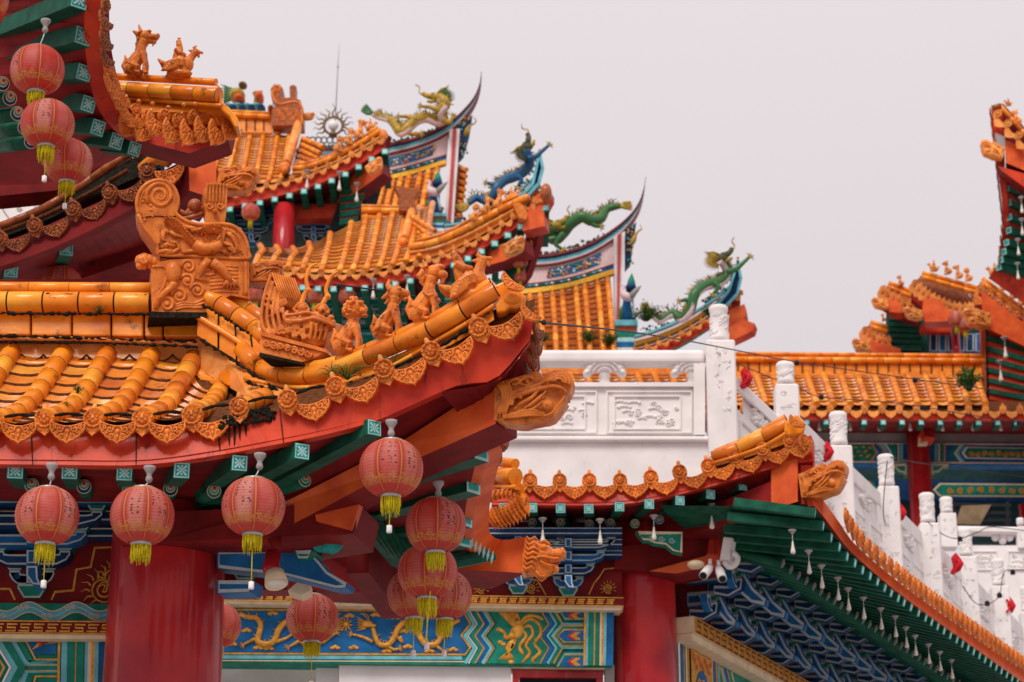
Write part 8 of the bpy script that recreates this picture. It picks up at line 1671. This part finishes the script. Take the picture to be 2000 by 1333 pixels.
# ------------------------------------------------------------------ upswept tower corner at the right edge
kh = cc(1640, 170, 2.514)
tow = thing('temple_tower', 'tower corner at the right edge with a steep upswept red eave and green rafters', 'tower', (P(2040, 500, 50).x, 52, 0))
b = MB(); b.ribbon(splp([(*kh(745, 110), 50), (*kh(755, 250), 50), (*kh(775, 400), 50.3), (*kh(795, 560), 50.6), (*kh(800, 700), 51), (*kh(780, 830), 51.4)], 24), splp([(*kh(800, 130), 50), (*kh(800, 250), 50), (*kh(805, 400), 50.3), (*kh(825, 560), 50.6), (*kh(830, 700), 51), (*kh(800, 840), 51.4)], 24), (.1, .3, 0), RF); b.build('fascia', tow)
for k in range(15): u = k / 14; inst('drip_tile', PLATED, tow, M.Translation(P(*kh(lerp(742, 800, min(1, u * 1.4)) - 22 * max(0, u - .75) * 3, lerp(130, 860, u)), 49.95 + 1.3 * u)) @ M.Rotation(1.2, 4, 'Z') @ M.Rotation(1.3, 4, 'Y') @ M.Scale(.36, 4))
b = MB(); b.prism([P(*kh(x, y), 50.1) for x, y in ((760, 110), (800, 80), (990, 290), (990, 420), (905, 420), (815, 330), (812, 250), (770, 240))], (.1, .5, 0), MR); b.build('corner_board', tow)
b = MB(); b.prism([P(*kh(x, y), 49.9) for x, y in ((812, 262), (990, 340), (990, 470), (905, 410), (815, 372))], (.1, .5, 0), OB, MR); b.prism([P(*kh(x, y), 49.9) for x, y in ((775, 388), (905, 425), (1000, 480), (1000, 560), (800, 415))], (.1, .5, 0), RF, MR); b.build('corner_beam', tow)
inst('dragon_head_ornament', HEADLF, tow, M.Translation(P(*kh(805, 330), 49.9)) @ M.Rotation(math.pi, 4, 'Z') @ M.Rotation(-.3, 4, 'Y') @ M.Scale(S(50) * 36, 4))
b = MB(); b.prism([P(*kh(765, 225), 49.85), P(*kh(812, 245), 49.85), P(*kh(812, 300), 49.85), P(*kh(775, 285), 49.85)], (0, .3, 0), STN); b.build('cement_patch', tow)
b = MB(); b.grid([splp([(*kh(800, 420), 50.4), (*kh(822, 560), 50.7), (*kh(828, 700), 51.1), (*kh(785, 850), 51.5), (*kh(730, 940), 51.6)], 14), splp([(*kh(1100, 480), 52.4), (*kh(1100, 640), 52.6), (*kh(1100, 800), 52.8), (*kh(1100, 960), 53), (*kh(1100, 1200), 53)], 14)], RF, smooth=False); b.build('soffit', tow)
for k in range(9):
    y = (440, 500, 570, 640, 705, 765, 810, 850, 885)[k]; x = (815, 820, 828, 832, 830, 818, 805, 790, 780)[k]
    rafter(tow, P(*kh(x, y), 50.5 + .1 * k), P(*kh(x + 230, y + 95 - 4 * k), 51.7 + .1 * k), S(50) * 13, False, TLL, TL)
caps_ = [P(*kh(x, y), 49.7) for x, y in ((778, 130), (828, 178), (882, 235), (940, 290), (1000, 345))]
eave_row(tow, caps_, .42, CAPF, PLATEF, .34, V((-.2, -1, 0)))
b = MB(); b.roll([P(*kh(785, 90), 49.9), P(*kh(900, 220), 49.9), P(*kh(1010, 330), 49.9)], S(50) * 5, G, .35, GRO, 8); b.roll([P(*kh(750, 105), 49.8), P(*kh(790, 92), 49.8)], S(50) * 6, TD, .3, GRO, 8); b.build('hip_roll', tow)
for x, y, h, kd, lb in ((828, 95, 19, 'phoenix_rider', 'topmost figure on the upswept tower corner at the right edge'), (872, 185, 32, 'bird', 'second figure on the upswept tower corner, cut close to the right edge')): ridge_beast(kd, *kh(x, y), h, 49.9, lb, 'figures on the tower corner', math.pi, 0, True)
b = MB(); b.prism([P(x, y, 53.2) for x, y in ((2062, 330), (2500, 330), (2500, 1000), (2062, 1000))], (0, 3, 0), MR); b.build('wall', tow)
tile_slope(tow, [spl([P(2040 + 40 * i, 390 - 2 * i, 50.6), P(2044 + 40 * i, 340 - 6 * i, 51.6), P(2050 + 40 * i, 240 - 8 * i, 53.4)], 8) for i in range(10)], S(50) * 7, .4, 'roof_tiles', G, True, 8, GRO, .45)
b = MB(); b.ribbon([P(2030, 385, 50.5), P(2440, 360, 50.5)], [P(2030, 425, 50.5), P(2440, 400, 50.5)], (0, .3, 0), RF); b.grid([[P(2030, 425, 50.6), P(2440, 400, 50.6)], [P(2062, 470, 53.2), P(2440, 470, 53.2)]], MR); b.build('fascia', tow)
TBu = 'white bulbs on the tower soffit'
for x, y, lb in ((893, 625, 'upper bulb hanging against the tower rafters at the right edge'), (895, 733, 'second bulb down the tower rafters at the right edge'), (876, 832, 'third bulb down the tower rafters, over the green fan'), (874, 950, 'lowest bulb of the tower rafters, above the yellow figures')): bulb(*kh(x, y), 19, 50.0, lb, TBu)

# ---- cluster of small stepped corner roofs left of the tower
clu = thing('corner_pavilion', 'cluster of stepped orange corner roofs with dragon beam ends above the gallery ridge', 'pavilion', (P(1850, 600, 62).x, 63, 0))
def corner_roof(ridge_a, ridge_b, fringe, d, n, sz=.40):
    b = MB(); b.roll([P(*kh(*ridge_a), d), P(*kh(*ridge_b), d)], S(d) * 5, G, .4, GRO, 8); b.roll([P(*kh(ridge_a[0], ridge_a[1] + 22), d - .05), P(*kh(ridge_b[0], ridge_b[1] + 24), d - .05)], S(d) * 5.5, G, .4, GRO, 8); b.build('hip_roll', clu)
    f = splp([(*kh(*p), d - .1) for p in fringe], n); eave_row(clu, f, sz, CAPF, PLATEF, .5, V((-.3, -1, 0)))
    b = MB(); up = spl([P(*kh(*ridge_a), d + .2), P(*kh(*ridge_b), d + .2)], n); b.ribbon([p + Y * .2 for p in up], [p + Y * .25 for p in f], (0, .4, 0), TD, RF); b.ribbon([p + Y * .25 for p in f], [p + Y * .5 - Z * S(d) * 22 for p in f], (0, .3, 0), RF, MR); b.build('eave', clu)
corner_roof((405, 912), (680, 990), [(370, 960), (430, 1010), (500, 1050), (580, 1075), (650, 1070), (685, 1040)], 60.5, 14, .38)
corner_roof((240, 962), (415, 1032), [(212, 990), (260, 1020), (320, 1052), (400, 1080)], 61.5, 8)
corner_roof((150, 1155), (235, 1180), [(125, 1190), (160, 1215), (200, 1235), (240, 1240)], 62.5, 6)
corner_roof((700, 940), (910, 1100), [(690, 990), (750, 1030), (810, 1075), (870, 1110), (920, 1130)], 57.5, 6, .5)
for d, pts in ((60.3, ((410, 1040), (480, 1045), (550, 1110), (545, 1150), (420, 1155), (405, 1110))), (61.3, ((232, 1040), (300, 1060), (305, 1110), (240, 1105))), (62.2, ((70, 1270), (150, 1245), (300, 1285), (300, 1310), (100, 1298))), (57.2, ((695, 1000), (760, 1050), (1000, 1230), (1000, 1320), (735, 1190), (700, 1100)))):
    b = MB(); b.prism([P(*kh(x, y), d) for x, y in pts], (.1, .5, 0), OB, RF); b.build('corner_beam', clu)
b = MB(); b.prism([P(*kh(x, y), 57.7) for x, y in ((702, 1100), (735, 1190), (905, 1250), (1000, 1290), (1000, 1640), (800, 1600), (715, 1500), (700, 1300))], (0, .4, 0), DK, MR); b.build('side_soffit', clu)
for k in range(6): y = 1235 + 52 * k; rafter(clu, P(*kh(722 + 3 * k, y), 57.5), P(*kh(1000, y + 85 - 6 * k), 57.4), S(57) * 10, False, TLL, TL); b = MB(); b.bar(P(*kh(722 + 3 * k, y + 26), 57.55), P(*kh(1000, y + 108 - 6 * k), 57.45), .1, .16, RF); b.build('red_batten', clu)
b = MB(); b.prism([P(*kh(x, y), 57.4) for x, y in ((694, 1150), (716, 1200), (722, 1500), (700, 1480))], (0, .2, 0), TD, RF); b.build('eave_edge', clu)
for x, y, d, s0, fl_ in ((405, 1120, 60.2, 26, 1), (238, 1070, 61.2, 24, 1), (150, 1275, 62.0, 26, 1), (738, 1145, 57.0, 40, 1)): inst('dragon_head_ornament', HEADLF, clu, M.Translation(P(*kh(x, y), d)) @ M.Rotation(math.pi, 4, 'Z') @ M.Rotation(-.1, 4, 'Y') @ M.Scale(S(d) * s0, 4))
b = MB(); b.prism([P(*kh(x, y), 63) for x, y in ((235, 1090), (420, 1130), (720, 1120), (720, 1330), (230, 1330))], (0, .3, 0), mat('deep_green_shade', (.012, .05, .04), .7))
for k in range(6): b.bar(P(*kh(245, 1140 + 28 * k), 62.8), P(*kh(400, 1150 + 26 * k), 62.6), .12, .12, GN)
for k in range(9): b.bar(P(*kh(470 + 22 * k, 1085 + 3 * k), 60.9), P(*kh(480 + 22 * k, 1110 + 2 * k), 60.9), .14, .14, GN)
b.build('side_soffit', clu)
b = MB(); q = Plane(P(1840, 660, 62.6), -Y); [ply(b, q, [kh(x, y) for x, y in ((440 + 45 * i, 1210), (480 + 45 * i, 1210), (480 + 45 * i, 1300), (440 + 45 * i, 1300))], .2, (NV, BL)[i % 2], PG, 2, .1, .014) for i in range(6)]; b.prism([q.pt(*kh(400, 1165), .4), q.pt(*kh(620, 1180), .4), q.pt(*kh(620, 1205), .4), q.pt(*kh(400, 1200), .4)], (0, .3, 0), RF); b.build('bracket_wall', clu)
b = MB(); c0 = P(*kh(572, 1290), 61.5); b.lathe([(S(61) * 9, -2), (S(61) * 9, 1.2)], c0, CR, 16); b.build('column', clu)
for x, y, d, kd, h, lb, mm in ((462, 908, 60.4, 'phoenix_rider', 26, 'first figure from the left on the middle stepped roof at right', 0), (530, 922, 60.4, 'bird', 28, 'second figure from the left on the middle stepped roof at right', 0), (585, 942, 60.4, 'kylin', 28, 'third figure from the left on the middle stepped roof at right', 0), (632, 955, 60.4, 'lion', 28, 'fourth figure from the left on the middle stepped roof at right', 0), (300, 978, 61.4, 'bird', 22, 'lone figure on the lower left stepped roof at right', 0), (215, 1152, 62.4, 'bird', 16, 'tiny figure on the lowest stepped roof just over the gallery ridge', 0), (760, 940, 57.2, 'phoenix_rider', 34, 'yellow rider figure where the tower eave meets the stepped roofs', 0), (808, 1000, 57.2, 'kylin', 38, 'yellow figure leaning back below the tower eave', 0), (856, 1040, 57.2, 'bird', 36, 'yellow figure third along the hip under the tower eave', 0), (896, 1075, 57.2, 'lion', 34, 'yellow figure at the right edge under the tower rafters', 0)):
    ridge_beast(kd, *kh(x, y), h, d, lb, 'figures on the stepped roofs at right', math.pi, 0, True)
for x, y, lb in ((572, 1142, 'far lantern between the stepped roofs at right, upper left of the pair'), (615, 1165, 'far lantern between the stepped roofs at right, lower right of the pair')): far_lantern(*kh(x, y), 34, 59.5, lb, 'lantern pair under the stepped roofs at right')

for x, y, lb in ((1963, 702, 'bulb against dark soffit just above the right end of the gallery ridge'), (1954, 748, 'bulb hanging low in the dark soffit, level with the gallery roof shrub')): bulb(x, y, 24, 56.8, lb, 'white bulbs under the stepped roofs')
# ================================================================== wires
def wire(pts, r, label, cat='cable', knots=()):
    t = thing('light_cable', label, cat, P(*pts[0])); b = MB(); b.tube(splp(pts, 50), r, BLK, 6); b.build('wire', t)
    for x, y, d in knots:
        b = MB(); s_ = S(d); b.lathe([(s_ * 3, -s_ * 5), (s_ * 5, -s_ * 4), (s_ * 5, s_ * 2), (s_ * 2.5, s_ * 5)], P(x, y, d), BLK, 10); b.build('lamp_holder', t)
wire([(1052, 628, 14.1), (1062, 631, 14.4), (1200, 645, 18), (1330, 664, 23), (1440, 685, 27), (1560, 708, 30), (1780, 740, 33), (2050, 778, 36)], .007, 'black festoon cable running from the nearest roof tip across to the right edge', knots=((1062, 630, 14.4), (1556, 709, 30), (1787, 743, 33)))
wire([(650, 556, 20), (700, 562, 20), (800, 578, 20), (880, 596, 20)], .008, 'black cable passing behind the horns and beasts of the nearest hip', knots=((662, 560, 20),))
wire([(1430, 706, 30.2), (1500, 736, 32), (1556, 756, 33), (1604, 776, 34), (1700, 783, 35), (1800, 795, 36), (1900, 812, 37), (2050, 835, 38)], .007, 'lower sagging black cable crossing the gallery roof tiles', knots=((1604, 776, 34), (1802, 796, 36), (1990, 826, 37.5)))
wire([(1740, 893, 35), (1800, 905, 40), (1900, 918, 42), (2050, 940, 44)], .008, 'thin black cable in front of the gallery column and painted beam')
wire([(1733, 900, 35.3), (1727, 960, 35.2), (1726, 1010, 35.2), (1740, 1042, 35.8), (1765, 1065, 36.5)], .008, 'black wire drooping down the front of the third stair post')
wire([(1812, 1020, 37.6), (1845, 1046, 38.5), (1875, 1052, 39), (1910, 1040, 40), (1940, 1030, 41), (2040, 1042, 43)], .008, 'black wire looping between the stair and the far platform rail', knots=((1875, 1053, 39),))
wire([(1880, 1145, 39.5), (1905, 1178, 40), (1930, 1180, 41), (1952, 1163, 42), (1960, 1120, 43), (1980, 1113, 43.5), (2040, 1116, 45)], .008, 'lowest black wire loop beside the sixth stair post', knots=((1928, 1179, 41), (1952, 1163, 42), (1978, 1118, 43.5)))
